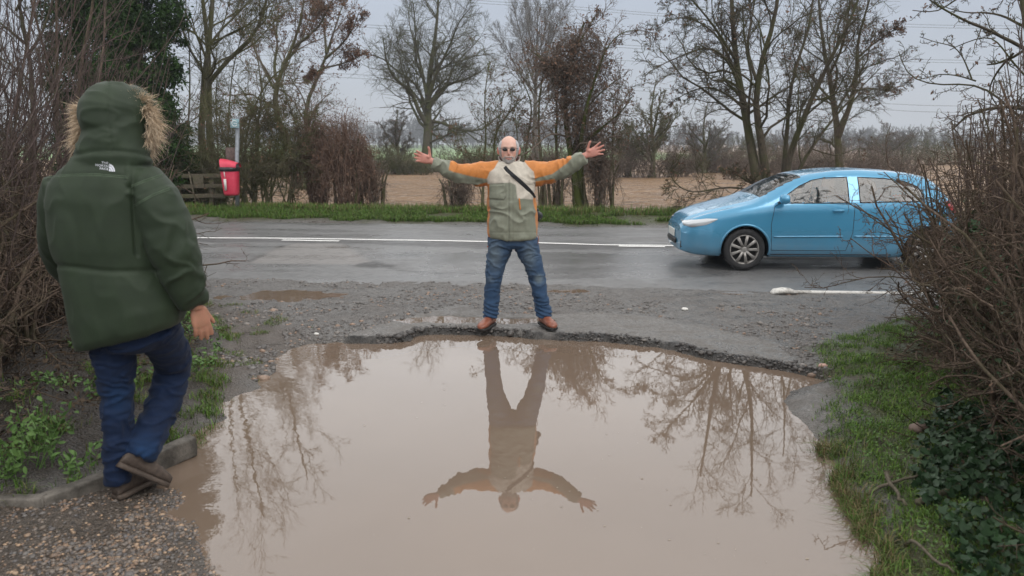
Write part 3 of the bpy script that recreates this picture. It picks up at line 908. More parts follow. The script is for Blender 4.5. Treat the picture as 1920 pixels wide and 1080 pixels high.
# ------------------------------------------------------------------ the man with outstretched arms
Y0 = 6.62
M = lambda px, py, dy=0.0: W(px, py, Y0 + dy)
k = float(mpp(955, 400, Y0))                 # metres per unit of the measured picture
feet = M(962, 606); feet[2] = 0.0
man = thing('person', 'bearded bald man in orange and khaki jacket, arms outstretched behind the flooded pothole', 'person', tuple(feet))
HC = M(954, 282.0, -.02)
HC[2] += .002
body = MB()
head_tr, HP, HF = head_mesh(body, HC, (0, -1, 0), 1.05)
X_, Y_, Z_ = np.eye(3)
body.loft([M(955, 325, .03), M(955, 306, .02), M(954, 290, .015)], [.075, .060, .060], [.07, .062, .06], X_, Y_, n=24)
tz = [(962, 450, 38), (961, 430, 42), (961, 400, 41), (959, 365, 39), (957, 335, 38), (956, 322, 38), (955, 312, 28), (955, 306, 15)]
body.loft([M(a, c) for a, c, _ in tz], [w * k for _, _, w in tz], [.11, .12, .12, .115, .11, .10, .085, .06], X_, Y_, n=28, p=2.3)
armL = [(935, 322, 0), (905, 324, .0), (880, 325, -.01), (857, 321, -.03), (836, 313, -.06), (820, 307, -.08), (809, 302, -.09)]
armR = [(983, 322, 0), (1010, 326, .0), (1036, 322, -.01), (1058, 315, -.03), (1076, 306, -.06), (1090, 297, -.08), (1099, 291, -.09)]
for arm in (armL, armR):
    body.loft([M(a, c, d) for a, c, d in arm], np.array([.068, .062, .055, .047, .042, .034, .027]), np.array([.068, .062, .055, .047, .042, .034, .024]), Z_, n=18)
legL = [(945, 440, 0), (938, 480, 0), (930, 515, -.02), (925, 555, 0), (921, 585, .01), (920, 600, 0)]
legR = [(980, 440, 0), (995, 480, 0), (1007, 520, -.02), (1014, 555, 0), (1019, 583, .01), (1021, 600, .0)]
for leg in (legL, legR):
    body.loft([M(a, c, d) for a, c, d in leg], [.075, .062, .045, .040, .038, .042], [.08, .065, .045, .042, .040, .046], X_, Y_, n=18)
hL, hR = M(809, 302, -.09), M(1099, 291, -.09)
dL = nrm(M(782, 293, -.10) - hL); dR = nrm(M(1127, 279, -.10) - hR)
hand(body, hL, dL, (0, -1, 0), curl=(22, 26, 20), splay=9, thumb_out=72, s=.99, thumb_side=(.3, 0, 1), thumb_curl=5)
hand(body, hR, dR, (0, -1, 0), curl=(8, 10, 8), splay=13, thumb_out=62, s=.99, thumb_side=(-.3, 0, 1), thumb_curl=12)
V, F, N = remesh(*body.get(), .0046, 1, .5)
lh = (V - HC) / 1.05                       # head-local: x right, y front negative, z up
tone = np.tile([.50, .265, .195], (len(V), 1))
hd = smooth(-.16, -.13, lh[:, 2])[:, None] * (np.abs(lh[:, 0]) < .12)[:, None]
tone = tone * (1 - hd) + np.array([.66, .42, .33]) * hd
def spot(cx, cz, sx, sz, c, a=1.0, front=True):
    global tone
    w = a * np.exp(-((lh[:, 0] - cx) / sx) ** 2 - ((lh[:, 2] - cz) / sz) ** 2) * (smooth(-.03, -.06, lh[:, 1]) if front else 1)
    tone = tone * (1 - w[:, None]) + np.array(c) * w[:, None]
spot(0, -.025, .014, .018, (.58, .26, .20), .7)
for q in (-1, 1):
    spot(q * .045, -.022, .02, .02, (.60, .27, .21), .6)
    spot(q * .031, .024, .018, .006, (.16, .13, .11), .8)          # eyebrows
    w = smooth(.074, .082, q * lh[:, 0]) * (lh[:, 2] > -.05) * (lh[:, 2] < .05) * (np.abs(lh[:, 1]) < .05); tone = tone * (1 - w[:, None]) + np.array([.58, .20, .15]) * w[:, None]
    spot(q * .031, .004, .014, .006, (.10, .07, .06), .9)          # closed-in eyes behind the lenses
spot(0, -.0665, .024, .0075, (.46, .13, .12), 1.0)
spot(0, -.0640, .019, .0028, (.62, .55, .50), .7)                  # teeth of the smile
palm = (np.abs(V[:, 0] - feet[0]) > .55)[:, None]
tone = np.where(palm, np.array([.52, .235, .185]) * (1 + .35 * (fbm(V[:, 0] * 40, V[:, 1] * 40, V[:, 2] * 40, oct=2, seed=3)[:, None] - .5)), tone)
M_SKIN = skin_mat('skin', None, (.50, .20, .15))
o = add('body', V, F, M_SKIN, man, attrs={'tone': tone})
bodyman = o

# jacket
jk = MB()
jr = [(961, 447, 44, .150), (961.5, 442, 47, .162), (961.5, 425, 47, .165), (961, 395, 46, .165), (959, 365, 44.5, .160), (957.5, 340, 44.5, .150), (956.5, 326, 45, .138), (955.5, 314, 40, .118), (955, 307, 29, .098), (955, 303, 19, .085)]
jk.loft([M(a, c) for a, c, _, _ in jr], [w * k for _, _, w, _ in jr], [d for *_, d in jr], X_, Y_, n=36, p=2.4)
sl_r = np.array([24, 22.5, 19.5, 17, 14.5, 12.5, 11.5]) * k
slL = [(938, 323, 0), (908, 326, .0), (882, 326.5, -.01), (858, 323, -.03), (836, 314.5, -.06), (822, 309, -.08), (813, 305, -.09)]
slR = [(980, 323, 0), (1008, 327, .0), (1036, 322.5, -.01), (1058, 315, -.03), (1076, 306.5, -.06), (1089, 299, -.08), (1096.5, 294.5, -.09)]
for a in (slL, slR):
    jk.loft([M(*q) for q in a], sl_r, sl_r * .86, Z_, n=26)
V, F, N = remesh(*jk.get(), .0075, 3, .5)
px, py = proj(V)
arm_m = smooth(42, 60, np.abs(px - 957))
V = wrinkle(V, N, .019, 13, 3, (1, 1, .55), 2.2) * arm_m[:, None] + (1 - arm_m[:, None]) * wrinkle(V, N, .015, 9, 5, (.75, 1, 1), 2.2)
V = V - N * (.007 + .001 * arm_m)[:, None]
front = smooth(-.02, -.05, V[:, 1] - Y0)
cl = lambda d: np.exp(-(d / 1.1) ** 2)
# pressed seams: centre zip, pocket flap, hem channel
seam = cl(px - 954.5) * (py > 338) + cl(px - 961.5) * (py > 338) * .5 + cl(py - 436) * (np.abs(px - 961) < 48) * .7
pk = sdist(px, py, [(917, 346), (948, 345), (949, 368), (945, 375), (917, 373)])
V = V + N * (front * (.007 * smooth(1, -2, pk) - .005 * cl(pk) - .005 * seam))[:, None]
ORA, CRE, OLI = np.array([.50, .185, .045]), np.array([.50, .455, .385]), np.array([.205, .215, .165])
colr = np.tile(OLI, (len(V), 1))
def panel(poly, c, soft=.8):
    global colr
    w = smooth(soft, -soft, sdist(px, py, poly))[:, None]
    colr = colr * (1 - w) + np.asarray(c) * w
panel([(890, 346), (918, 342), (919, 380), (917, 410), (919, 470), (890, 470)], ORA)
panel([(1004, 340), (1040, 335), (1030, 470), (1001, 470), (1006, 440), (1004, 400), (1000, 372)], ORA)
panel([(955, 290), (935, 300), (900, 296), (845, 300), (841, 318), (850, 322), (880, 330), (913, 336), (924, 330), (955, 330)], ORA)
panel([(955, 290), (978, 298), (1010, 290), (1068, 285), (1073, 298), (1055, 312), (1036, 326), (1006, 334), (1000, 340), (955, 330)], ORA)
panel([(1020, 345), (1040, 338), (1046, 342), (1024, 349)], ORA)
panel([(936, 300), (978, 296), (990, 312), (1001, 322), (1004, 345), (1003, 360), (1000, 374), (970, 372), (967, 347), (957, 342), (914, 345), (913, 335), (918, 323), (926, 316)], CRE)
back = smooth(.03, .06, V[:, 1] - Y0)[:, None] * (np.abs(px - 957) < 44)[:, None]
colr = colr * (1 - back) + back * np.where((py < 345)[:, None], ORA, OLI)
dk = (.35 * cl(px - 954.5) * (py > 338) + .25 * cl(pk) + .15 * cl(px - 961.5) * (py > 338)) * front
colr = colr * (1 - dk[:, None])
M_JACKET = cloth_mat('jacket_fabric', 'tone', rough=.6, sheen=.1)
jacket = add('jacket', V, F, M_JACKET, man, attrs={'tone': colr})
jb = BVHTree.FromPolygons([tuple(v) for v in V], [tuple(q) for f in F for q in f])
def on_front(bvh, px, py, lift=.003, Ys=5.0):
    o_ = CAMP; r_ = nrm(ray(px, py))
    h = bvh.ray_cast(Vector(o_), Vector(r_))
    return None if h[0] is None else np.array(h[0]) - r_ * lift
def ribbon(bvh, pts, w, th=.003, sub=24, lift=.004):
    """a band laid on a garment along measured points"""
    P = np.array(pts, float); s = np.linspace(0, len(P) - 1, sub)
    Q = np.stack([np.interp(s, range(len(P)), P[:, 0]), np.interp(s, range(len(P)), P[:, 1])], -1)
    C = [on_front(bvh, a, c, lift) for a, c in Q]
    C = np.array([c for c in C if c is not None])
    for _ in range(2): C[1:-1] = .5 * C[1:-1] + .25 * (C[2:] + C[:-2])
    T = np.gradient(C, axis=0); T /= np.linalg.norm(T, axis=1, keepdims=True)
    vw = C - CAMP; vw /= np.linalg.norm(vw, axis=1, keepdims=True)
    Sd = np.cross(T, vw); Sd /= np.linalg.norm(Sd, axis=1, keepdims=True)
    m = MB(); m.loft(C, w / 2, th, Sd, np.cross(Sd, T), n=10, p=4); return m
ribbon(jb, [(973.5, 372), (974.5, 382), (975.5, 393)], .011, .003).build('chest_zip', cloth_mat('orange_trim', None, (.55, .19, .04)), jacket)
# standing collar, open at the front, dark lining
cm = MB()
an = np.linspace(R(-60), R(240), 40)
rows = []
for z_, rr, dy in ((0, .092, .0), (.03, .090, .005), (.058, .094, .010), (.060, .086, .010), (.03, .080, .005), (0, .082, 0)):
    c = M(955, 306)
    rows.append(np.stack([c[0] + rr * np.cos(an) * 1.02, c[1] + .015 + rr * np.sin(an) * .95 + dy, c[2] + z_ * (1 - .75 * smooth(.2, -.9, np.sin(an))) + 0 * an], -1))
K_ = len(an)
Vc = np.concatenate(rows); i = np.arange(K_ - 1)
Fc = np.concatenate([np.stack([r * K_ + i, r * K_ + i + 1, (r + 1) * K_ + i + 1, (r + 1) * K_ + i], -1) for r in range(5)])
tone_c = np.concatenate([np.tile(CRE * .8, (3 * K_, 1)), np.tile([.10, .03, .022], (3 * K_, 1))])
add('collar', Vc, Fc, M_JACKET, jacket, attrs={'tone': tone_c})
# hem cords
for px_, py_ in ((917, 444), (1009, 446)):
    m = MB(); a_ = M(px_, py_ - 4, -.02); m.tube([a_, a_ + [0.004, 0, -.03], a_ + [-.002, -.01, -.07], a_ + [-.010, -.01, -.10]], .003, 6); m.ball(a_ + [-.010, -.01, -.105], .008, 8, 6)
    m.build('drawcord', cloth_mat('cord_red', None, (.28, .06, .03)), jacket)

# jeans
jn = MB()
jn.loft([M(961, 434), M(961, 446), M(961, 458), M(962, 466)], np.array([44, 46, 46, 30]) * k, [.125, .13, .13, .09], X_, Y_, n=30, p=2.4)
jl = [(939, 446, 23.5, .118), (939, 462, 24, .115), (934, 480, 21.5, .105), (929.5, 500, 18, .095), (926, 520, 15.6, .088), (923.5, 545, 14.5, .082), (921.5, 570, 14.0, .078), (920, 586, 14.4, .078), (919.5, 594, 13.5, .075)]
jr_ = [(984, 446, 24, .118), (986, 462, 23.5, .115), (993, 480, 21, .105), (1001, 500, 18.3, .095), (1007, 520, 16, .088), (1011.5, 545, 14.3, .082), (1016, 568, 14.0, .078), (1019, 584, 14.4, .078), (1020, 592, 13.5, .075)]
for L in (jl, jr_):
    jn.loft([M(a, c) for a, c, _, _ in L], [w * k for *_, w, _ in L], [d for *_, d in L], X_, Y_, n=26)
V, F, N = remesh(*jn.get(), .0075, 2, .5)
px, py = proj(V)
V = wrinkle(V, N, .012, 15, 12, (.6, .8, 1.3), 2.7) - N * .003
stack = smooth(560, 590, py); V = V + N * (stack * .006 * np.sin(V[:, 2] * 170 + 3 * V[:, 0] * 20))[:, None]
fade = np.zeros(len(V))
for cx, cy, sx, sy, a in ((928, 478, 14, 30, .8), (993, 480, 13, 28, .7), (1010, 523, 8, 9, 1.2), (920, 523, 8, 8, .5), (962, 450, 60, 8, .25)):
    fade = np.maximum(fade, a * np.exp(-((px - cx) / sx) ** 2 - ((py - cy) / sy) ** 2))
fade = np.clip(fade * smooth(.02, -.03, V[:, 1] - Y0), 0, 1)[:, None]
wh = fbm(V[:, 0] * 30, V[:, 1] * 30, V[:, 2] * 110, oct=2, seed=8)[:, None]
tone = (np.array([.028, .062, .125]) * (1 - fade) + np.array([.115, .150, .175]) * fade) * (.75 + .5 * wh)
M_DENIM = cloth_mat('denim', 'tone', rough=.85, weave=1400, sheen=.04)
add('jeans', V, F, M_DENIM, man, attrs={'tone': tone})

# shoes
b = NB('tan_leather'); f = b.noise(b.co(), 35, 5)
b.set(Base_Color=b.mix(b.rng(f, .3, .7, 0, 1), (.17, .052, .030), (.30, .105, .062)), Roughness=.38); b.bump(f, .2, .004)
M_TAN = b.m
M_SOLE = plain('dark_sole', (.018, .016, .015), .7, .3, 30, .3)
for (hx, hy), (tx, ty), lift in (((924, 592), (908, 613), .0), ((1017, 590), (1033, 609), .005)):
    h_, t_ = G(hx, hy, .0), G(tx, ty, .0)
    d_ = nrm((t_ - h_) * [1, 1, 0]); mid = M((hx + tx) / 2, 606); mid[2] = 0.0
    gz = float(ground_z(np.array([mid[0]]), np.array([mid[1]]))[0])
    c_ = M(919.5 if hx < 950 else 1020, 600); c_[2] = gz + .004 + lift
    d_ = nrm([(-.42 if hx < 950 else .42), -1, 0])
    heel_ = c_ - d_ * .07
    u, s = shoe_parts(heel_, heel_ + d_ * .29, (0, 0, 1))
    sh = u.build('shoe', M_TAN, man)
    s.build('sole', M_SOLE, sh)

# beard, hair, sunglasses
x_, y_, z_ = HP[:, 0] / 1.05, HP[:, 1] / 1.05, HP[:, 2] / 1.05
chin = np.array([0, -.015, -.07])
def shell(name, mask, lift, mat, nse=.004, f=220):
    keepf = []
    Fq = HF[0]
    ok = mask[Fq].mean(1) > .5
    Fq = Fq[ok]
    ids = np.unique(Fq); mp = -np.ones(len(HP), int); mp[ids] = np.arange(len(ids))
    q = HP[ids]; dirn = q - np.array([0, .01, 0]); dirn /= np.linalg.norm(dirn, axis=1, keepdims=True)
    lf = lift[ids] + nse * (fbm(q[:, 0] * f, q[:, 1] * f, q[:, 2] * f * .4, oct=2, seed=4) - .4)
    n_ = len(ids)
    outer = q + dirn * lf[:, None]; inner = q - dirn * .004
    Vs = np.concatenate([outer, inner]); Ff = mp[Fq]
    E = {}
    for f_ in Ff:
        for a_, b_ in zip(f_, np.roll(f_, -1)):
            E[(a_, b_)] = 1
    side = [(a_, a_ + n_, b_ + n_, b_) for (a_, b_) in E if (b_, a_) not in E]
    return add(name, head_tr(Vs), [np.concatenate([Ff, Ff[:, ::-1] + n_, np.array(side)])], mat, man)
def hair_mat(name, c1, c2):
    b = NB(name); f = b.noise(b.co('Object', (1, 1, .35)), 260, 4, .7)
    b.set(Base_Color=b.mix(b.rng(f, .35, .65, 0, 1), c1, c2), Roughness=.7); b.bump(f, .8, .006); return b.m
fr = y_ < .035
jawline = (z_ < -.045 + .35 * np.clip(-y_ - .05, 0, .1) * 0) & fr
side_b = (np.abs(x_) > .058) & (z_ < .012) & (y_ < .02) & (y_ > -.075)
mouth = (np.abs(x_) < .027) & (z_ > -.078 + .25 * np.abs(x_)) & (z_ < -.0585 + .15 * np.abs(x_))
must = (np.abs(x_) < .036) & (z_ < -.046) & (z_ > -.058)
cheek = (np.abs(x_) < .056) & (z_ > -.058) & ~must
bm_ = ((jawline | side_b | must) & ~mouth & ~cheek & fr)
lift = .003 + .009 * smooth(-.06, -.10, z_) * smooth(.06, .03, np.abs(x_))
shell('beard', bm_, lift, hair_mat('grey_beard', (.18, .165, .155), (.52, .50, .48)))
hm = (np.abs(x_) > .058) & (z_ > .0) & (z_ < .075) & (y_ > -.055) | (y_ > .045) & (z_ < .075) & (z_ > -.07)
hm = hm & ~((np.abs(x_) > .070) & (z_ < .03) & (y_ < .03) & (y_ > -.01) & False)
shell('hair', hm, np.full(len(HP), .006), hair_mat('white_hair', (.32, .32, .33), (.62, .62, .63)), .004)
sg = MB()
M_FRAME = plain('glasses_frame', (.03, .028, .026), .3)
b = NB('dark_lens'); b.set(Base_Color=(.012, .010, .009), Roughness=.06); M_LENS = b.m
hl = lambda p: head_tr(np.array([p]) * 1.05)[0]
sg.tube([hl((-.058, -.088, .016)), hl((-.03, -.105, .020)), hl((0, -.110, .016)), hl((.03, -.105, .020)), hl((.058, -.088, .016))], .0022, 6)
for q in (-1, 1):
    sg.tube([hl((q * .058, -.088, .016)), hl((q * .076, -.05, .014)), hl((q * .080, .012, .010))], .0022, 6)
gl = sg.build('sunglasses', M_FRAME, man)
for q in (-1, 1):
    m = MB()
    m.loft([hl((q * .031, -.108, .004)), hl((q * .031, -.106, .004)), hl((q * .031, -.101, .004))], np.array([.019, .0225, .0225]), np.array([.009, .0128, .0128]), X_, Z_, n=20, p=2.6)
    m.build('lens', M_LENS, gl)

# camera hanging behind his hip on a black strap
campt = M(1006.5, 405, .07)
cam_t = thing('camera', 'black camera on a diagonal shoulder strap behind the hip of the bearded man', 'camera', tuple(campt))
M_BLK = cloth_mat('black_webbing', None, (.012, .013, .015), .6)
M_BLP = plain('black_plastic', (.015, .015, .016), .4, .2, 50)
ribbon(jb, [(946, 313), (952, 320), (962, 329), (975, 340), (988, 352), (997, 362), (1002, 371)], .034, .003, 30, .006).build('strap', M_BLK, cam_t)
m = MB(); m.box(campt + [0, .0, 0], (.05, .12, .085), None, .012); m.box(campt + [0, 0, .05], (.035, .05, .03), None, .008); m.build('camera_body', M_BLP, cam_t)
m = MB(); m.loft([campt + [.0, .05, -.003], campt + [.012, .075, -.003], campt + [.025, .105, -.006]], [.032, .034, .036], [.032, .034, .036], Z_, n=18); m.build('camera_lens', M_BLP, cam_t)

# ------------------------------------------------------------------ the walker in the green parka
Y1 = 3.30
Q = lambda px, py, dy=0.0: W(px, py, Y1 + dy)
k1 = float(mpp(210, 400, Y1))
ft = G(235, 922, 0); 
walker = thing('person', 'walker from behind in dark green parka with raised fur trimmed hood', 'person', (float(ft[0]), float(ft[1]), 0.0))
body = MB()
head_mesh(body, Q(214, 222, .02), (.42, 1, 0), 1.0)
body.loft([Q(208, 300), Q(210, 275, .01), Q(213, 245, .02)], [.075, .06, .058], [.07, .06, .06], X_, Y_, n=20)
body.loft([Q(235, 640), Q(225, 560), Q(200, 480), Q(190, 400), Q(190, 350), Q(196, 320), Q(204, 302)], [.15, .155, .15, .155, .15, .115, .06], [.10, .11, .11, .11, .10, .08, .06], X_, Y_, n=26, p=2.3)
aR = [(270, 335, 0), (298, 385, -.02), (318, 440, -.03), (336, 490, -.03), (352, 535, -.01), (364, 563, .0), (370, 580, .005)]
aL = [(128, 348, 0), (108, 392, .02), (98, 440, .06), (108, 480, .14), (122, 505, .24), (140, 520, .34), (150, 525, .38)]
for a in (aR, aL):
    body.loft([Q(*p) for p in a], [.065, .058, .052, .045, .038, .030, .026], [.065, .058, .052, .045, .038, .030, .024], Y_, n=18)
lgL = [(212, 610, 0), (214, 680, .02), (220, 760, .03), (222, 830, .0), (223, 885, .0), (226, 905, .02)]
lgR = [(285, 600, .0), (308, 650, .18), (322, 695, .30), (302, 765, .20), (276, 822, .08), (260, 850, .02), (258, 860, .02)]
body.loft([Q(*p) for p in lgL], [.08, .065, .048, .045, .038, .042], [.085, .07, .05, .046, .040, .046], X_, Y_, n=18)
body.loft([Q(*p) for p in lgR], [.08, .065, .048, .046, .042, .038, .038], [.08, .065, .05, .046, .042, .04, .04], X_, n=18)
hw = Q(368, 572, .005); hd_ = nrm(nrm(Q(379, 624, .0) - hw) + np.array([0, .15, 0]))
hand(body, hw, hd_, nrm([-.72, .70, 0]), curl=(6, 10, 8), splay=4, thumb_out=30, s=1.0, thumb_side=(-.6, .7, 0), thumb_curl=10)
hand(body, Q(150, 525, .38), nrm([.25, .9, -.2]), (0, 0, -1), curl=(20, 25, 20), splay=4, thumb_out=30, s=1.0, thumb_side=(1, 0, 0))
V, F, N = remesh(*body.get(), .0046, 1, .5)
tone = np.tile([.36, .185, .115], (len(V), 1)) * (.8 + .4 * fbm(V[:, 0] * 60, V[:, 1] * 60, V[:, 2] * 25, oct=3, seed=3)[:, None])
add('body', V, F, M_SKIN, walker, attrs={'tone': tone})

# parka
pk_ = MB()
hemx = nrm(Q(345, 596, .03) - Q(138, 648, 0))
pr = [(243, 628, 99, .160, 1), (243, 616, 102, .178, .95), (237, 585, 102, .185, .7), (228, 550, 98, .185, .4), (214, 510, 95, .180, .15), (204, 470, 96, .180, 0), (196, 420, 99, .182, 0), (192, 375, 100, .178, 0), (192, 348, 97, .165, 0), (194, 328, 88, .148, 0), (199, 310, 73, .128, 0), (205, 297, 62, .118, 0), (209, 284, 58, .115, 0)]
Xs = np.array([nrm(X_ * (1 - t) + hemx * t) for *_, t in pr])
pk_.loft([Q(a + 3, c) for a, c, *_ in pr], [w * .955 * k1 for _, _, w, _, _ in pr], [d for *_, d, _ in pr], Xs, np.tile(Y_, (len(pr), 1)), n=48, p=2.5)
sR = [(262, 338, 0), (292, 375, -.02), (304, 405, -.03), (316, 440, -.03), (328, 475, -.03), (341, 512, -.02), (352, 542, -.01), (359, 562, .0), (364, 572, 0)]
sL = [(122, 345, .0), (112, 385, .02), (111, 425, .05), (110, 465, .12), (120, 495, .20), (135, 515, .30), (146, 522, .35)]
pk_.loft([Q(*p) for p in sR], np.array([40, 45, 46, 46, 44, 40, 33, 26, 23]) * k1, np.array([40, 44, 45, 45, 42, 38, 32, 26, 23]) * k1, Y_, n=32)
pk_.loft([Q(*p) for p in sL], np.array([36, 36, 35, 33, 31, 28, 23]) * k1, np.array([36, 36, 35, 33, 31, 28, 23]) * k1, Y_, n=28)
HCt = Q(213, 222, .03)
hn = nrm([.36, 1, 0])                                   # the way the hood opens
hs = np.array([hn[1], -hn[0], 0])
# hood: rings from the back of the head to the fur edge
t = np.linspace(0, 1, 14)
prof = np.array([.020, .058, .082, .096, .105, .111, .115, .117, .119, .121, .124, .130, .136, .140])
C = HCt + hn * (-.145 + .265 * t)[:, None] + np.array([0, 0, 1]) * (.002 + .004 * t)[:, None]
pk_.loft(C, prof * 1.0, np.minimum(prof * 1.24, .146) - .012 * smooth(.6, 1, t), hs, (0, 0, 1), n=40, p=2.0)
pk_.loft([Q(209, 305), Q(210, 290, .0), Q(212, 274, .01), Q(215, 250, .02), Q(217, 225, .03), Q(217, 205, .03)], np.array([70, 66, 60, 54, 49, 36]) * k1, [.13, .135, .135, .13, .12, .08], X_, Y_, n=36)
V, F, N = remesh(*pk_.get(), .0085, 3, .5)
px, py = proj(V)
toR = np.array([p[:2] for p in sR]); dR_ = seg_dist(px, py, [tuple(p) for p in toR], closed=False)
armw = smooth(46, 30, dR_) * (px > 236)
hoodm = smooth(292, 278, py)
V1 = wrinkle(V, N, .017, 9.0, 31, (1, 1, 1.1), 2.4)
V2 = wrinkle(V, N, .0055, 7, 33, (1.8, 1.2, .7), 2.2)
V3 = wrinkle(V, N, .010, 10, 35, (.6, 1, 1.3), 2.4)
wA, wH = armw[:, None], (hoodm * (1 - armw))[:, None]
V = V1 * wA + V3 * wH + V2 * (1 - wA - wH)
ln = lambda d, w: np.exp(-(d / w) ** 2)
bk = smooth(.04, -.02, V[:, 1] - Y1) * (1 - hoodm)
yoke = ln(py - (327 + .0004 * (px - 150) ** 2 - 0), 3.0) * (px < 242) * (px > 84)
waist = ln(py - (503 + .00045 * (px - 215) ** 2 * -1 + 6 * smooth(120, 220, px)), 4.5) * (1 - armw) * (px > 100)
crease = ln(px - (247 + .06 * (py - 330)), 4.0) * (py > 318) * (py < 480) * smooth(318, 350, py)
a1 = ln(py - (352 - .34 * (px - 240)), 2.5) * armw + ln(py - (372 - .40 * (px - 250)), 2.5) * armw * .8
neck = ln(py - (283 + .0016 * (px - 205) ** 2), 4.5)
hseam = ln(px - (204 + .0002 * (py - 150) ** 2 * 1.0), 2.2) * hoodm
V = V - N * (bk * (.004 * yoke + .008 * waist + .012 * crease) + .005 * a1 + .009 * neck + .005 * hseam)[:, None]
puff = smooth(503, 470, py) * smooth(400, 470, py) * .005 + smooth(510, 540, py) * .004
V = V + N * (bk * puff * (1 - armw))[:, None]
b = NB('green_parka'); co = b.co(); f = b.noise(co, 9, 5, .6); w = b.noise(co, 1100, 2)
b.set(Base_Color=b.mix(b.rng(f, .3, .7, 0, 1), (.0120, .0225, .0090), (.0190, .0335, .0140)), Roughness=.66, Sheen_Weight=.05)
b.b.inputs['Specular IOR Level'].default_value = .4
b.bump(b.math('ADD', f, b.math('MULTIPLY', w, .25)), .25, .004)
M_PARKA = b.m
parka = add('parka', V, F, M_PARKA, walker)
pb = BVHTree.FromPolygons([tuple(v) for v in V], [tuple(q) for f in F for q in f])
M_STITCH = plain('green_stitching', (.075, .105, .065), .8)
m_all = MB()
for pts in ([(88, 331), (130, 327), (180, 326), (240, 331)], [(246, 348), (270, 338), (305, 326)], [(252, 384), (285, 365), (318, 352)]):
    for off in (0, 3.2):
        try:
            q = ribbon(pb, [(a, c + off) for a, c in pts], .0040, .0010, 40, .0016); v_, f_ = q.get(); m_all.put(v_, f_)
        except Exception: pass
m_all.build('stitching', M_STITCH, parka)
# tab on the cuff
m = MB(); c = Q(379, 541, .0); m.box(c, (.012, .03, .035), None, .003); m.build('cuff_tab', M_BLK, parka)

# embroidered back mark: three right-aligned lines of lettering beside a quarter dome with two arcs
def text_mesh(s, size):
    cu = bpy.data.curves.new('t', 'FONT'); cu.body = s; cu.size = size; cu.extrude = 0; cu.resolution_u = 3; cu.offset = size * .012
    o = bpy.data.objects.new('t', cu); COL.objects.link(o)
    me = o.evaluated_get(bpy.context.evaluated_depsgraph_get()).to_mesh()
    Vt = np.array([v.co[:] for v in me.vertices]); Fs = {}
    for p in me.polygons: Fs.setdefault(len(p.vertices), []).append(list(p.vertices))
    o.to_mesh_clear() if hasattr(o, 'to_mesh_clear') else None
    bpy.data.objects.remove(o); bpy.data.curves.remove(cu)
    return Vt, [np.array(v) for v in Fs.values()]
lg = MB()
for s, zz in (('THE', 9.0), ('NORTH', 3.4), ('FACE', -2.2)):
    Vt, Ft = text_mesh(s, 5.6)
    Vt = Vt.copy(); Vt[:, 0] *= 1.25; Vt[:, 0] -= Vt[:, 0].max()
    lg.put(np.stack([203.0 + Vt[:, 0], 316.5 - (zz + Vt[:, 1]), np.zeros(len(Vt))], -1), Ft)
for r0, r1 in ((0, 4.6), (5.6, 9.2), (10.2, 13.5)):
    a = np.linspace(0, np.pi / 2, 14); n_ = len(a)
    rr = np.concatenate([np.stack([204.5 + r * np.sin(a) * .82, 320.5 - r * np.cos(a) * 1.02, 0 * a], -1) for r in (r0 + .01, r1)])
    i = np.arange(n_ - 1); lg.put(rr, np.stack([i, i + 1, n_ + i + 1, n_ + i], -1))
Vl, Fl = lg.get()
sk = Vl.copy(); Vl[:, 1] = sk[:, 1] + (sk[:, 0] - 200) * .10
Pl = [on_front(pb, a, c, .0035) for a, c, _ in Vl]
fb = next(p for p in Pl if p is not None)
Pl = np.array([p if p is not None else fb for p in Pl])
lo = add('logo', Pl, Fl, plain('white_embroidery', (.62, .63, .68), .7, .1), parka, smooth_=False)

# fur round the hood opening
r2 = np.random.default_rng(11)
nf_ = 9000
a = r2.uniform(0, 2 * np.pi, nf_)
rim = HCt + hn * .085 + np.array([0, 0, -.022]) - hs * .028
rad = hs[None] * np.cos(a)[:, None] + Z_[None] * np.sin(a)[:, None]
base = rim + (hs[None] * (.158 * np.cos(a))[:, None] + Z_[None] * (.120 * np.sin(a))[:, None]) + hn * r2.uniform(-.028, .02, nf_)[:, None]
hv = V[(px > 146) & (px < 178) & (py > 205) & (py < 268) & (V[:, 1] > Y1 + .02)]
if len(hv):
    e0 = nf_ - 2600
    base[e0:] = hv[r2.integers(0, len(hv), nf_ - e0)] + r2.normal(0, .006, (nf_ - e0, 3))
    rad[e0:] = nrm([-1, .12, .02])
    rad[e0:] += np.array([0, 0, 1.0]) * ((base[e0:, 2] - hv[:, 2].mean()) / .06 * .35)[:, None]
clump = np.stack([fbm(a * 7, a * 0 + q, oct=2, seed=60 + q) - .5 for q in range(3)], -1)
dirf = rad * 1.0 - hn * r2.uniform(-.25, .95, nf_)[:, None] + r2.normal(0, .30, (nf_, 3)) + clump * 1.5 - np.array([0, 0, .18])
dirf /= np.linalg.norm(dirf, axis=1, keepdims=True)
Lf = r2.uniform(.040, .088, nf_)[:, None]
mid = base + dirf * Lf * .55; tip = base + (dirf + np.array([0, 0, -.25]) + r2.normal(0, .15, (nf_, 3))) * Lf
sdv = np.cross(dirf, r2.normal(0, 1, (nf_, 3))); sdv /= np.linalg.norm(sdv, axis=1, keepdims=True)
wv = .0013
Vf = np.stack([base - sdv * wv, base + sdv * wv, mid - sdv * wv * .8, mid + sdv * wv * .8, tip], 1).reshape(-1, 3)
ix = np.arange(nf_)[:, None] * 5
Ff = [ix + np.array([[0, 1, 3, 2]]), ix + np.array([[2, 3, 4]])]
ct = r2.uniform(0, 1, nf_)[:, None]
root = np.array([.40, .29, .19]) * (1 - ct) + np.array([.62, .49, .35]) * ct
tipc = np.array([.80, .69, .54]) * (1 - ct) + np.array([.55, .41, .27]) * ct
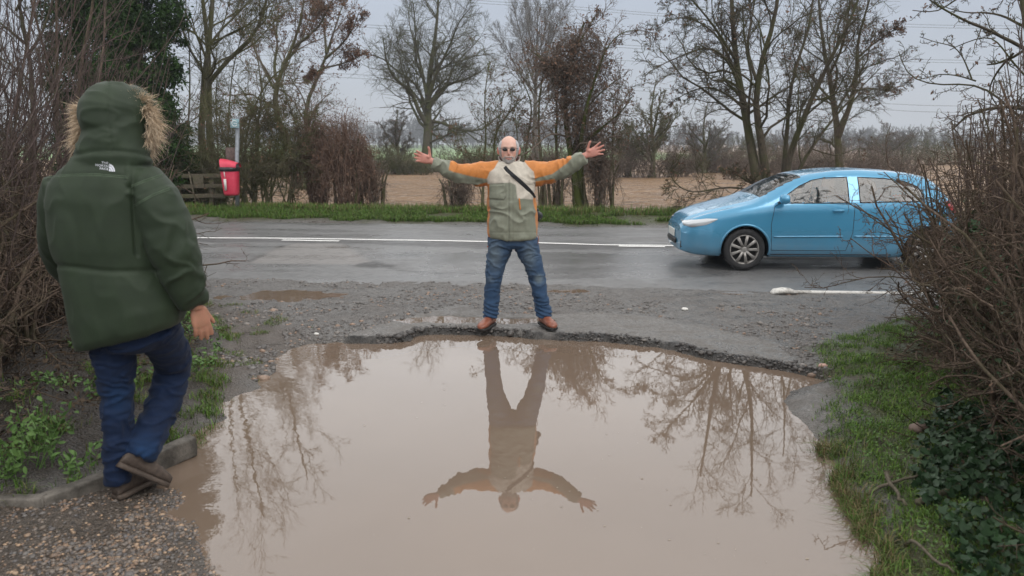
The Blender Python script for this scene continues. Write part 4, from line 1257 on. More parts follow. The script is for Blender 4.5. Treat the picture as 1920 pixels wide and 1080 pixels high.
cf = np.stack([root * .7, root * .7, root, root, tipc], 1).reshape(-1, 3)
b = NB('fur'); b.set(Base_Color=b.attr('tone'), Roughness=.8); b.b.inputs['Specular IOR Level'].default_value = .2
fur = add('fur_trim', Vf, Ff, b.m, parka, attrs={'tone': cf})
fur['kind'] = 'stuff'

# jeans of the walker
jn = MB()
jn.loft([Q(238, 590), Q(238, 615), Q(240, 640), Q(242, 655)], [.175, .178, .17, .11], [.125, .13, .13, .1], X_, Y_, n=30, p=2.3)
L1 = [(214, 610, 0, 41, .115), (214, 650, .01, 39.5, .108), (216, 690, .02, 34, .097), (220, 740, .03, 28.5, .086), (221, 790, .02, 26, .079), (220, 840, .0, 24.5, .074), (220, 885, .0, 23.5, .070), (221, 905, .0, 23, .066)]
jn.loft([Q(a, c, d) for a, c, d, _, _ in L1], [w * k1 for *_, w, _ in L1], [q for *_, q in L1], X_, Y_, n=28)
L2 = [(287, 600, .0, 43, .11), (306, 635, .13, 41, .102), (323, 668, .25, 36.5, .090), (325, 695, .29, 34, .083), (314, 735, .24, 33.5, .080), (298, 778, .17, 33, .078), (280, 815, .09, 32.5, .076), (264, 846, .03, 31.5, .074), (258, 858, .01, 29, .068)]
jn.loft([Q(a, c, d) for a, c, d, _, _ in L2], [w * k1 for *_, w, _ in L2], [q for *_, q in L2], X_, n=28)
V, F, N = remesh(*jn.get(), .0075, 3, .5)
px, py = proj(V)
V = wrinkle(V, N, .012, 16, 52, (.6, .8, 1.4), 2.8) - N * .005
wh = fbm(V[:, 0] * 25, V[:, 1] * 25, V[:, 2] * 90, oct=2, seed=8)[:, None]
fd = np.maximum(np.exp(-((px - 222) / 25) ** 2 - ((py - 745) / 30) ** 2), np.exp(-((px - 270) / 30) ** 2 - ((py - 845) / 25) ** 2))[:, None]
tone = (np.array([.0035, .0125, .040]) + fd * np.array([.002, .012, .030])) * (.7 + .6 * wh)
add('jeans', V, F, M_DENIM, walker, attrs={'tone': tone})
b = NB('brown_suede'); f = b.noise(b.co(), 50, 5)
b.set(Base_Color=b.mix(b.rng(f, .3, .7, 0, 1), (.040, .028, .021), (.085, .062, .048)), Roughness=.75); b.bump(f, .4, .004)
M_SUEDE = b.m
M_SOLE2 = plain('brown_sole', (.075, .055, .042), .75, .3, 30, .3)
c_ = G(216, 930, 0); c_[2] = float(ground_z(c_[:1], c_[1:2])[0]) + .003
d_ = nrm([.34, 1, 0])
u, s = shoe_parts(c_, c_ + d_ * .3, (0, 0, 1), .29, .98)
sh = u.build('shoe', M_SUEDE, walker); s.build('sole', M_SOLE2, sh)
an_ = Q(257, 858, .01)
d_ = nrm([.55, .52, -.62]); upv = nrm([.32, .45, .80])
hl_ = an_ - d_ * .075 - upv * .070
u, s = shoe_parts(hl_, hl_ + d_ * .3, upv, .275, .95)
sh = u.build('shoe', M_SUEDE, walker); s.build('sole', M_SOLE2, sh)
# ================================================================== TREES, HEDGES, GRASS
rt = np.random.default_rng(21)

def unit(v): return v / (np.linalg.norm(v, axis=-1, keepdims=True) + 1e-9)

def resample(pts, K):
    P = np.asarray(pts, float)
    s = np.concatenate([[0], np.cumsum(np.linalg.norm(np.diff(P, axis=0), axis=1))]); s /= s[-1]
    t = np.linspace(0, 1, K)
    Q = np.stack([np.interp(t, s, P[:, i]) for i in range(3)], -1)
    for _ in range(2): Q[1:-1] = .5 * Q[1:-1] + .25 * (Q[2:] + Q[:-2])
    return Q

def plen(P): return np.linalg.norm(np.diff(P, axis=1), axis=2).sum(1)

def children(P, Rr, n, tr=(.25, 1.0), ang=(45, 12), lenf=.55, K=6, wig=.25, trop=.05, rf=.6, taper=.35, minr=.004, lo=.6, hi=1.2, fall=.5, out=None, lens=None):
    """n children for every polyline of (P, Rr)"""
    N, Kp, _ = P.shape
    L = plen(P) if lens is None else lens
    idx = np.repeat(np.arange(N), n)
    t = np.tile((np.arange(n) + .5) / n, N) + rt.uniform(-.5, .5, N * n) / n
    t = tr[0] + (tr[1] - tr[0]) * np.clip(t, 0, .999)
    f = t * (Kp - 1); i0 = np.minimum(f.astype(int), Kp - 2); w = (f - i0)[:, None]
    p0 = P[idx, i0] * (1 - w) + P[idx, i0 + 1] * w
    T = unit(P[idx, i0 + 1] - P[idx, i0])
    r0 = (Rr[idx, i0] * (1 - w[:, 0]) + Rr[idx, i0 + 1] * w[:, 0]) * rf
    q = rt.normal(0, 1, (N * n, 3))
    if out is not None:                        # prefer growing away from an axis
        q = q + out * unit((p0 - P[idx, 0]) * [1, 1, 0] + rt.normal(0, .1, (N * n, 3)))
    perp = unit(q - (q * T).sum(1, keepdims=True) * T)
    a = np.radians(rt.normal(ang[0], ang[1], N * n))[:, None]
    d = unit(np.cos(a) * T + np.sin(a) * perp)
    Ls = L[idx] * lenf * rt.uniform(lo, hi, N * n) * (1 - fall * (t - tr[0]) / (tr[1] - tr[0] + 1e-6))
    pts = [p0]
    for k in range(K - 1):
        d = unit(d + rt.normal(0, wig, (N * n, 3)) + np.array([0, 0, trop]))
        pts.append(pts[-1] + d * (Ls / (K - 1))[:, None])
    Pn = np.stack(pts, 1)
    Rn = np.maximum(r0, minr)[:, None] * np.linspace(1, taper, K)[None]
    return Pn, np.maximum(Rn, minr * .55)

class Wood:
    def __init__(s): s.levels = []
    def put(s, P, Rr, sides): s.levels.append((P, Rr, sides)); return P, Rr
    def mb(s, sel):
        m = MB()
        for P, Rr, sd in sel:
            V, F = tubes(P, Rr, sd); m.put(V, F)
        return m

def bark(name, dark, light, moss=None, moss_amt=.5, scale=6):
    b = NB(name); co = b.co(); f = b.noise(b.co('Object', (1, 1, .25)), scale * 5, 5, .65); f2 = b.noise(co, scale * .35, 4, .6)
    c = b.mix(b.rng(f, .3, .7, 0, 1), dark, light)
    if moss: c = b.mix(b.rng(f2, .62 - moss_amt * .4, .75 - moss_amt * .3, 0, .85), c, moss)
    b.set(Base_Color=c, Roughness=.9); b.b.inputs['Specular IOR Level'].default_value = .2
    b.bump(f, .5, .02)
    return b.m
MOSS = (.060, .066, .022)
B_OAK = bark('oak_bark', (.045, .041, .031), (.120, .108, .080), (.075, .083, .032), .5)
B_ASH = bark('ash_bark', (.055, .051, .038), (.150, .138, .105), (.092, .096, .042), .55)
B_WILLOW = bark('dark_bark', (.036, .030, .021), (.105, .085, .062), (.066, .068, .028), .45)
B_TWIG = bark('twig_bark', (.078, .060, .048), (.195, .150, .120))
B_TWIGG = bark('mossy_twig', (.062, .056, .034), (.140, .125, .075), (.088, .094, .036), .45)
B_RED = bark('reddish_bramble', (.100, .064, .048), (.235, .155, .118))
B_FAR = bark('far_twig', (.090, .085, .076), (.175, .162, .142))

def cards(P, size, nrm_bias=None, shape='leaf', fold=.25, tint=None):
    """small leaf polygons at points P; each a folded six sided leaf"""
    n = len(P)
    if shape == 'ivy':
        o = np.array([(0, -.5), (.34, -.42), (.52, -.05), (.26, .02), (.16, .34), (0, .62), (-.16, .34), (-.26, .02), (-.52, -.05), (-.34, -.42)])
    else:
        o = np.array([(0, -.5), (.22, -.2), (.20, .18), (0, .55), (-.20, .18), (-.22, -.2)])
    m = len(o)
    u = unit(rt.normal(0, 1, (n, 3)))
    nn = rt.normal(0, 1, (n, 3)) + (0 if nrm_bias is None else np.asarray(nrm_bias))
    nn = unit(nn)
    u = unit(u - (u * nn).sum(1, keepdims=True) * nn); v = np.cross(nn, u)
    s = size[:, None, None] if np.ndim(size) else size
    V = P[:, None] + s * (o[None, :, :1] * u[:, None] + o[None, :, 1:] * v[:, None] + (fold * np.abs(o[None, :, :1])) * nn[:, None])
    ctr = P[:, None]
    V = np.concatenate([V, ctr], 1).reshape(-1, 3)
    j = np.arange(m); F = np.stack([j, (j + 1) % m, np.full(m, m)], -1)
    F = (F[None] + (np.arange(n) * (m + 1))[:, None, None]).reshape(-1, 3)
    return V, F

def leaf_mat(name, a, c, rough=.45, spec=.5, back=.3):
    b = NB(name); f = b.noise(b.co(), 3.5, 4, .7); f2 = b.noise(b.co(), 40, 2)
    b.set(Base_Color=b.mix(b.rng(b.math('ADD', f, b.math('MULTIPLY', f2, .4)), .5, .9, 0, 1), a, c), Roughness=rough)
    b.b.inputs['Specular IOR Level'].default_value = spec
    return b.m
L_IVY = leaf_mat('ivy_leaf', (.010, .026, .011), (.028, .062, .022), .48, .3)
L_FIR = leaf_mat('evergreen_leaf', (.012, .028, .008), (.038, .078, .018), .8, .12)
L_DEAD = leaf_mat('dead_leaf', (.105, .060, .042), (.200, .120, .080), .85, .2)
L_FRESH = leaf_mat('nettle_leaf', (.045, .10, .022), (.11, .19, .05), .6, .3)

def on_twigs(P, n, t0=.3, jitter=.02):
    N, K, _ = P.shape
    i = rt.integers(0, N, n); f = rt.uniform(t0, 1, n) * (K - 1); a = np.minimum(f.astype(int), K - 2); w = (f - a)[:, None]
    return P[i, a] * (1 - w) + P[i, a + 1] * w + rt.normal(0, jitter, (n, 3))

def tree(name, label, base, limbs, trunk_mat, twig_mat, spec, leaves=None, group=None, trunk_sides=10, cat='tree'):
    """limbs: list of (polyline, r0, r1); spec: list of dicts for children levels; leaves: (material, count, size)"""
    t = thing(name, label, cat, tuple(base), group)
    K = 14
    P = np.stack([resample(p, K) for p, *_ in limbs])
    P[:, 1:] += np.cumsum(rt.normal(0, .012, (len(limbs), K - 1, 3)), 1) * plen(P)[:, None, None] * .12
    Rr = np.stack([.80 * (r1 + (r0 - r1) * (1 - np.linspace(0, 1, K)) ** 1.25) for _, r0, r1 in limbs])
    flare = 1 + .5 * np.exp(-np.arange(K) / .9)
    for i, (p, r0, r1) in enumerate(limbs):
        if abs(p[0][2] - base[2]) < .25 and r0 > .04: Rr[i] *= flare
    w = Wood(); w.put(P, Rr, trunk_sides)
    cur = [(P, Rr)]
    crown = []
    for sp in spec:
        sp = dict(sp); sides = sp.pop('sides', 4); frm = sp.pop('frm', -1); trunkpart = sp.pop('trunk', False)
        Pn, Rn = children(*cur[frm], **sp)
        cur.append((Pn, Rn))
        (w.levels if trunkpart else crown).append((Pn, Rn, sides))
    w.mb(w.levels).build('trunk', trunk_mat, t)
    cr = w.mb(crown).build('crown', twig_mat, t)
    if leaves:
        mt, cnt, size, jit = leaves[:4]
        src = cur[leaves[4]] if len(leaves) > 4 else cur[-1]
        V, F = cards(on_twigs(src[0], cnt, .3, jit), rt.uniform(.6, 1.3, cnt) * size)
        add('leaves', V, F, mt, cr, smooth_=False)
    return t

def Wg(px, py, Y): return W(px, py, Y)
def jit(v): return rt.normal(0, v, 3)
def path(pts, Y, dy=None):
    """measured outline points at ground distance Y, with its own depth for every point"""
    n = len(pts); dy = np.zeros(n) if dy is None else np.interp(np.linspace(0, 1, n), np.linspace(0, 1, len(dy)), dy)
    return [W(px, py, Y + d) for (px, py), d in zip(pts, dy)]
def gnd(px, Y):
    X = (px - 960) / FPX * (Y * math.cos(PITCH) + CAM_H * math.sin(PITCH))
    return np.array([X, Y, float(ground_z(np.array([X]), np.array([Y]))[0]) - .03])

LV = lambda n1, n2, n3, a=42, minr=.005, wig=.22, trop=.06, lf=(.6, .5, .5), t0=.25: [
    dict(n=int(n1 * 1.25), tr=(t0, 1), ang=(a, 12), lenf=lf[0] * 1.12, K=7, wig=wig, trop=trop, rf=.42, minr=minr * 1.5, sides=5, lo=.45, hi=1.25),
    dict(n=int(n2 * 1.15), tr=(.15, 1), ang=(42, 14), lenf=lf[1] * 1.1, K=6, wig=wig, trop=trop, rf=.5, minr=minr * 1.05, sides=4),
    dict(n=int(n3 * 1.3), tr=(.1, 1), ang=(38, 14), lenf=lf[2] * 1.12, K=4, wig=wig, trop=trop, rf=.6, minr=minr * .8, sides=3)]

# T1 twin stemmed ash at the left behind the fence
Y = 22.0
b0 = gnd(383, Y)
tree('bare_tree', 'tall twin stemmed bare tree behind the wooden fence', b0, [
    ([b0, *path([(378, 300), (374, 240), (376, 180), (388, 110), (398, 20), (402, -120), (410, -300)], Y, (0, -.3, -.6, -.8))], .150, .03),
    ([b0 + [.35, .1, 0], *path([(394, 300), (392, 230), (394, 180), (392, 110), (384, 40), (372, -80), (360, -260)], Y, (0, .3, .8, 1.2))], .145, .03),
    (path([(393, 155), (415, 125), (440, 100), (470, 78), (492, 45), (503, 0), (508, -60), (520, -200)], Y, (0, -.3, -.5, -1.2)), .085, .02),
    (path([(390, 90), (410, 60), (440, 30), (470, 0), (520, -70)], Y, (0, .6, 1.4)), .05, .012),
    (path([(380, 130), (358, 100), (342, 60), (330, 0), (322, -100)], Y, (0, -.5, -1.0)), .05, .012),
    (path([(398, 85), (430, 62), (470, 45), (500, 30)], Y, (0, -.6, -1.4)), .045, .010)],
    B_ASH, B_TWIGG, LV(11, 8, 7, 46, .0055, lf=(.34, .5, .5), t0=.30))
# thin stems round it
for i, (bx, Yb, pts, lab) in enumerate([
        (352, 20.5, [(350, 300), (353, 220), (356, 150), (352, 60), (345, -20)], 'thin upright sapling left of the twin stemmed tree'),
        (420, 21, [(425, 300), (428, 220), (430, 150), (446, 90), (460, 40)], 'thin pale sapling just right of the twin stemmed tree'),
        (403, 24, [(408, 300), (405, 230), (402, 170), (412, 100)], 'thin sapling close behind the twin stemmed tree')]):
    b_ = gnd(bx, Yb)
    tree('sapling', lab, b_, [([b_, *path(pts, Yb, (0, .3, -.4))], .05, .012)], B_ASH, B_TWIGG, LV(14, 6, 5, 40, .005, lf=(.30, .5, .5)), cat='sapling')

# thicket behind the bin
th = [(455, 18.6, [(462, 330), (455, 270), (470, 210), (500, 150), (540, 120)], 'mossy many branched thorn bush just right of the red bin'),
      (478, 18.9, [(470, 330), (490, 260), (480, 210), (455, 160), (432, 140)], 'thorn bush leaning left above the red bin'),
      (505, 18.8, [(495, 340), (475, 290), (480, 240), (492, 190), (486, 120), (470, 60)], 'slender mossy thorn bush in the middle of the thicket'),
      (540, 18.6, [(548, 340), (560, 290), (562, 240), (545, 200), (530, 150)], 'crooked thorn bush left of the reddish bramble')]
for bx, Yb, pts, lab in th:
    b_ = gnd(bx, Yb)
    lim = [([b_, *path(pts, Yb, (0, .3, -.3))], .055, .012)]
    for q in range(5):
        s = rt.uniform(-1, 1)
        lim.append(([b_ + [rt.uniform(-.25, .25), rt.uniform(-.2, .2), 0], b_ + [s * .3 + rt.uniform(-.2, .2), 0, .7], b_ + [s * .8, rt.uniform(-.4, .4), 1.6], b_ + [s * 1.1 + rt.uniform(-.3, .3), rt.uniform(-.6, .6), rt.uniform(2.2, 3.0)]], rt.uniform(.022, .04), .008))
    tree('thorn_bush', lab, b_, lim, B_TWIGG, B_TWIGG, LV(9, 7, 5, 50, .005, .35, .0, (.42, .5, .5), .1), (L_DEAD, 250, .06, .03), 'thorn bushes of the thicket behind the bin', cat='bush')

# T2 leaning tree with brown seed clusters, T2b its slim neighbour: both a little back in the field
Y = 31.0
b0 = gnd(568, Y)
tree('leaning_tree', 'crooked leaning bare tree hung with brown seed clusters', b0, [
    ([b0, *path([(566, 320), (556, 290), (535, 262), (515, 225), (509, 195), (513, 165), (522, 138), (540, 105), (556, 65), (566, 20), (570, -20)], Y, (0, .2, -.5, -.9))], .25, .03),
    (path([(518, 150), (512, 120), (520, 90), (518, 50), (526, 0)], Y, (0, .6, 1.2)), .09, .016),
    (path([(545, 92), (575, 70), (600, 48), (618, 15), (630, -15)], Y, (0, -.6, -1.4)), .09, .016),
    (path([(530, 120), (560, 90), (575, 50), (588, 0)], Y, (0, .5, 1.5)), .075, .016),
    (path([(513, 165), (490, 120), (470, 80), (455, 40), (450, 0)], Y, (0, .8, 1.5)), .075, .016),
    (path([(508, 190), (480, 215), (465, 225), (440, 230)], Y, (0, -.6)), .07, .016)],
    B_ASH, B_TWIG, LV(11, 8, 6, 42, .0075, lf=(.36, .52, .5)), (L_DEAD, 3000, .11, .06))
b0 = gnd(590, 32)
tree('seed_hung_tree', 'slim forked bare tree dotted with seed clusters above the bramble', b0, [
    ([b0, *path([(585, 300), (572, 240), (567, 195), (590, 150), (606, 128), (612, 100), (620, 65), (635, 25), (645, -5)], 32, (0, .2, .6, 1.0))], .18, .025),
    (path([(606, 128), (590, 138), (578, 150)], 32, (0, -.3)), .07, .03),
    (path([(610, 110), (640, 85), (662, 55), (674, 25)], 32, (0, -.5, -1.2)), .075, .016),
    (path([(612, 100), (608, 60), (602, 20), (598, -15)], 32, (0, .6, 1.4)), .075, .016),
    (path([(606, 128), (640, 120), (665, 112), (682, 100)], 32, (0, -.4)), .06, .014)],
    B_ASH, B_TWIG, LV(10, 8, 6, 42, .0075, lf=(.34, .52, .5)), (L_DEAD, 2600, .11, .06))

# reddish brambles: curtains of hanging stems over a post of dead wood
def bramble(bx, Y, top, hw_px, label, n=150, mat=B_RED, leaves=500, lsize=.055):
    b_ = gnd(bx, Y); tp = W(bx, top, Y); h = tp[2] - b_[2]; hw = hw_px * mpp(bx, 250, Y)
    t = thing('bramble', label, 'bramble', tuple(b_))
    lim = []
    for q in range(4):
        s = rt.uniform(-.35, .35)
        lim.append(([b_ + [s, rt.uniform(-.2, .2), 0], b_ + [s * 1.2, rt.uniform(-.2, .2), h * .5], b_ + [s * 1.6, rt.uniform(-.3, .3), h * .62]], .045, .015))
    P = np.stack([resample(p, 10) for p, *_ in lim]); Rr = np.stack([np.linspace(a, c, 10) for _, a, c in lim])
    m = MB(); V, F = tubes(P, Rr, 7); m.put(V, F); m.build('trunk', B_WILLOW, t)
    # arching stems: up from the ground, over, and hanging down
    a = rt.uniform(0, 6.283, n); rr = hw * np.sqrt(rt.uniform(0, 1, n))
    hh = h * rt.uniform(.55, 1.0, n) * (1 - .35 * (rr / hw) ** 2)
    p0 = b_ + np.stack([rr * .35 * np.cos(a), rr * .35 * np.sin(a) * .6, 0 * a], -1)
    p1 = b_ + np.stack([rr * .55 * np.cos(a), rr * .5 * np.sin(a), hh * .75], -1)
    p2 = b_ + np.stack([rr * .8 * np.cos(a), rr * .6 * np.sin(a), hh], -1)
    p3 = b_ + np.stack([rr * 1.05 * np.cos(a), rr * .8 * np.sin(a), hh * .72], -1)
    p4 = b_ + np.stack([rr * 1.1 * np.cos(a), rr * .9 * np.sin(a), hh * rt.uniform(.05, .5, n)], -1)
    P = np.stack([resample(q, 12) for q in np.stack([p0, p1, p2, p3, p4], 1)])
    P[:, 1:-1] += rt.normal(0, .04, P[:, 1:-1].shape)
    Rr = np.full((n, 12), .008) * np.linspace(1.2, .6, 12)
    c1 = children(P, Rr, 9, (.3, 1), (55, 20), .22, 5, .35, -.12, .7, .4, .004)
    c2 = children(*c1, 4, (.1, 1), (45, 20), .5, 4, .3, -.05, .8, .4, .0035)
    w = Wood(); cr = w.mb([(P, Rr, 4), (*c1, 3), (*c2, 3)]).build('crown', mat, t)
    V, F = cards(on_twigs(c1[0], leaves, .2, .04), rt.uniform(.6, 1.3, leaves) * lsize); add('leaves', V, F, L_DEAD, cr, smooth_=False)
    return t
bramble(655, 18.3, 158, 50, 'reddish brown bramble hanging in a curtain right of the thicket', 95, leaves=1500)
bramble(598, 18.9, 150, 45, 'tangled rusty bramble top between the slim trees', 90, leaves=900)
bramble(700, 18.8, 270, 28, 'low loose bramble at the right foot of the bramble curtain', 30, B_TWIG, 100)

# T3 the big oak in the field
Y = 50.0
b0 = gnd(798, Y)
tree('oak_tree', 'large bare oak with a rounded crown standing in the field', b0, [
    ([b0, *path([(799, 310), (800, 270), (802, 235), (800, 200), (801, 165), (806, 120), (816, 70), (820, 20), (822, -20)], Y, (0, .3, .5, -.5))], .46, .07),
    (path([(800, 232), (783, 210), (776, 180), (755, 160), (730, 140), (722, 110), (718, 70)], Y, (0, -1, -2.5)), .20, .04),
    (path([(801, 205), (820, 175), (842, 158), (870, 152), (900, 138), (915, 120)], Y, (0, 1, 2.5)), .21, .03),
    (path([(802, 190), (815, 145), (828, 115), (848, 80), (860, 40), (880, 20)], Y, (0, -1.2, -2.6)), .19, .03),
    (path([(801, 180), (790, 130), (785, 100), (770, 60), (765, 20)], Y, (0, 1.4, 2.6)), .17, .03),
    (path([(801, 210), (812, 190), (838, 165), (850, 120), (885, 90), (900, 70)], Y, (0, 2, 4)), .15, .03),
    (path([(800, 225), (790, 190), (765, 165), (750, 120), (745, 90)], Y, (0, 2, 4)), .15, .03),
    (path([(803, 270), (815, 262), (835, 255), (850, 246), (860, 250), (872, 246)], Y, (0, -.6, -1)), .10, .03)],
    B_OAK, B_OAK, LV(13, 9, 7, 46, .009, .24, .05, (.46, .56, .55), .16))
# T4 taller tree behind
Y = 85.0
b0 = gnd(1003, Y)
tree('distant_tree', 'tall pale bare tree far behind the vine covered tree', b0, [
    ([b0, *path([(1002, 250), (1002, 180), (1005, 120), (1008, 60), (1008, 0)], Y, (0, .5, -1))], .45, .06),
    (path([(1003, 160), (985, 110), (975, 60), (965, 20)], Y, (0, -2)), .18, .04), (path([(1004, 150), (1025, 100), (1040, 60), (1050, 20)], Y, (0, 2)), .18, .04),
    (path([(1003, 180), (970, 130), (950, 90), (940, 70)], Y, (0, 2)), .15, .04), (path([(1003, 170), (1035, 130), (1055, 100), (1062, 70)], Y, (0, -2)), .15, .04),
    (path([(1004, 130), (995, 80), (988, 30), (985, 0)], Y, (0, 2, 3)), .14, .03), (path([(1005, 120), (1018, 70), (1028, 30), (1030, 0)], Y, (0, -2, -3)), .14, .03)],
    B_FAR, B_FAR, LV(14, 9, 8, 36, .012, .16, .10, (.40, .55, .55), .2))

# T5 the vine clad tree behind the man, and its slender neighbours
Y = 18.0
b0 = gnd(1085, Y)
t5 = tree('vine_clad_tree', 'mossy tree smothered by a rusty mass of old vine behind the man', b0, [
    ([b0, *path([(1080, 330), (1068, 270), (1060, 210), (1062, 160), (1072, 120), (1082, 80), (1100, 40)], Y, (0, .2, .5, 0))], .13, .03),
    ([b0 + [.15, .1, 0], *path([(1088, 330), (1090, 270), (1098, 220), (1110, 170), (1128, 120), (1140, 90)], Y, (0, -.4, -.8))], .12, .02),
    ([b0 + [.05, -.1, 0], *path([(1075, 350), (1072, 300), (1084, 240), (1100, 200), (1130, 170), (1165, 145)], Y, (0, .5, 1.1))], .09, .015),
    (path([(1090, 270), (1110, 255), (1140, 230), (1165, 210), (1185, 180)], Y, (0, -.5, -1)), .06, .012),
    (path([(1110, 170), (1120, 130), (1140, 85), (1160, 62), (1195, 54), (1215, 60)], Y, (0, -.3, -.5)), .035, .008),
    (path([(1062, 170), (1030, 130), (1010, 105), (985, 88)], Y, (0, .5, .9)), .05, .012),
    (path([(1085, 80), (1105, 50), (1112, 32), (1120, 25)], Y, (0, .2)), .03, .01)],
    bark('mossy_trunk', (.030, .026, .014), (.075, .066, .035), (.060, .075, .016), .75), B_TWIG, LV(9, 7, 6, 46, .005, .3, .03, (.38, .5, .5), .2), (L_DEAD, 900, .06, .04))
def vine(parent, spots, n, mat, name='vine', leafn=2500, lsz=.07):
    """tangles of fine stems round given middles"""
    P0 = []
    for (px, py, rx_, ry_, Yv) in spots:
        c = W(px, py, Yv); s_ = mpp(px, py, Yv)
        q = unit(rt.normal(0, 1, (n, 3))) * rt.uniform(.1, 1, (n, 1)) ** .6
        P0.append(c + q * np.array([rx_ * s_, rx_ * s_ * .8, ry_ * s_]))
    P0 = np.concatenate(P0); N = len(P0)
    d = unit(rt.normal(0, 1, (N, 3)) + [0, 0, .2]); pts = [P0]
    for k in range(6):
        d = unit(d + rt.normal(0, .5, (N, 3)) + [0, 0, -.06]); pts.append(pts[-1] + d * rt.uniform(.05, .13, (N, 1)))
    P = np.stack(pts, 1); Rr = np.full(P.shape[:2], .0045)
    w = Wood(); o = w.mb([(P, Rr, 3)]).build(name, mat, parent)
    V, F = cards(on_twigs(P, leafn, 0, .03), rt.uniform(.6, 1.3, leafn) * lsz); add('leaves', V, F, L_DEAD, o, smooth_=False)
vine(t5, [(1088, 85, 45, 38, 18), (1080, 130, 62, 30, 18.1), (1110, 150, 55, 55, 17.9), (1060, 180, 25, 60, 18), (1100, 240, 40, 60, 18), (1040, 130, 30, 22, 18.2), (1120, 300, 26, 60, 18)], 300, B_TWIG, leafn=3400)
for bx, Yb, pts, lab, r_ in [
        (1015, 18.4, [(1018, 330), (1012, 270), (1008, 220), (1015, 160), (1020, 120), (1030, 90)], 'straight bramble wrapped stem just left of the vine clad tree', .07),
        (985, 18.8, [(980, 320), (988, 250), (1000, 200), (985, 160), (970, 140)], 'slender bare tree right behind the bald man', .06),
        (925, 19.0, [(930, 320), (925, 260), (940, 225), (965, 200), (985, 180)], 'mossy tree leaning right behind the left shoulder strap', .06),
        (905, 19.2, [(905, 320), (912, 250), (905, 200), (908, 150), (915, 110)], 'slim mossy tree rising above the orange sleeve', .05),
        (1045, 18.2, [(1048, 330), (1040, 260), (1046, 200), (1035, 150), (1020, 110), (1000, 90)], 'thick twiggy stem between man and vine clad tree', .07),
        (1150, 18.4, [(1140, 340), (1150, 290), (1145, 240), (1160, 200), (1180, 170)], 'twiggy small tree right of the vine clad tree', .05)]:
    b_ = gnd(bx, Yb); lim = [([b_, *path(pts, Yb, (0, .3, -.3, .2))], r_, .012)]
    for q in range(1):
        s = rt.uniform(-1, 1); lim.append(([b_ + [s * .2, 0, 0], b_ + [s * .4, rt.uniform(-.3, .3), .8], b_ + [s * .9, rt.uniform(-.5, .5), 2.0 + rt.uniform(0, .8)]], .03, .008))
    tree('slender_tree', lab, b_, lim, B_TWIGG, B_TWIGG if r_ < .07 else B_TWIG, LV(8, 6, 5, 46, .005, .3, .05, (.38, .5, .5), .32), (L_DEAD, 350, .06, .03), 'slender trees along the far verge')
bramble(1125, 17.8, 255, 40, 'dark low bramble at the foot of the vine clad tree', 26, B_TWIG, 90)
bramble(1048, 17.9, 265, 34, 'low bramble just right of the jacket', 16, B_TWIG, 50)
bramble(862, 17.6, 300, 42, 'sparse low bramble under the left sleeve', 40, B_TWIG, 80)

# T7 the many stemmed tree behind the car
Y = 17.6
b0 = gnd(1425, Y)
tree('many_stemmed_tree', 'dark many stemmed bare tree rising behind the blue car', b0, [
    ([b0, *path([(1422, 330), (1408, 270), (1398, 215), (1390, 165), (1378, 110), (1372, 50), (1368, -40), (1362, -160)], Y, (0, .3, .6, .9))], .155, .03),
    ([b0 + [.25, .1, 0], *path([(1438, 320), (1426, 250), (1418, 190), (1416, 150), (1440, 90), (1456, 30), (1468, -60), (1480, -180)], Y, (0, -.3, -.7))], .14, .025),
    ([b0 + [.65, .2, 0], *path([(1468, 330), (1485, 280), (1505, 230), (1520, 190), (1550, 130), (1590, 60), (1615, 0), (1640, -90)], Y, (0, -.4, -1))], .12, .02),
    ([b0 + [.6, .3, 0], *path([(1465, 320), (1480, 260), (1475, 200), (1490, 130), (1520, 60), (1530, -20), (1540, -120)], Y, (0, .8, 1.6))], .08, .018),
    ([b0 + [.8, .4, 0], *path([(1490, 330), (1525, 270), (1565, 220), (1610, 170), (1650, 130)], Y, (0, .5, 1.2))], .07, .014),
    (path([(1392, 190), (1375, 130), (1350, 95), (1325, 85), (1300, 95), (1270, 108), (1240, 118), (1215, 135)], Y, (0, -.4, -.9)), .055, .010),
    (path([(1398, 205), (1370, 180), (1330, 160), (1290, 170), (1260, 190)], Y, (0, .6, 1)), .045, .010),
    (path([(1385, 150), (1350, 70), (1310, 40), (1270, 30), (1240, 45)], Y, (0, .5, 1)), .05, .010),
    (path([(1378, 110), (1340, 50), (1300, 0), (1260, -30)], Y, (0, -.4, -1.2)), .05, .010),
    (path([(1445, 345), (1425, 350), (1400, 340), (1375, 322), (1365, 315)], Y, (0, -.5, -1)), .045, .018),
    (path([(1440, 362), (1390, 352), (1345, 350), (1300, 365), (1260, 345), (1252, 315), (1265, 300)], Y, (0, -.5, -1)), .035, .010),
    (path([(1418, 150), (1400, 90), (1410, 30), (1420, -40)], Y, (0, .6, 1.3)), .05, .012)],
    B_WILLOW, B_WILLOW, LV(13, 8, 7, 46, .005, .24, .02, (.33, .5, .5), .22), (L_DEAD, 1500, .065, .03))
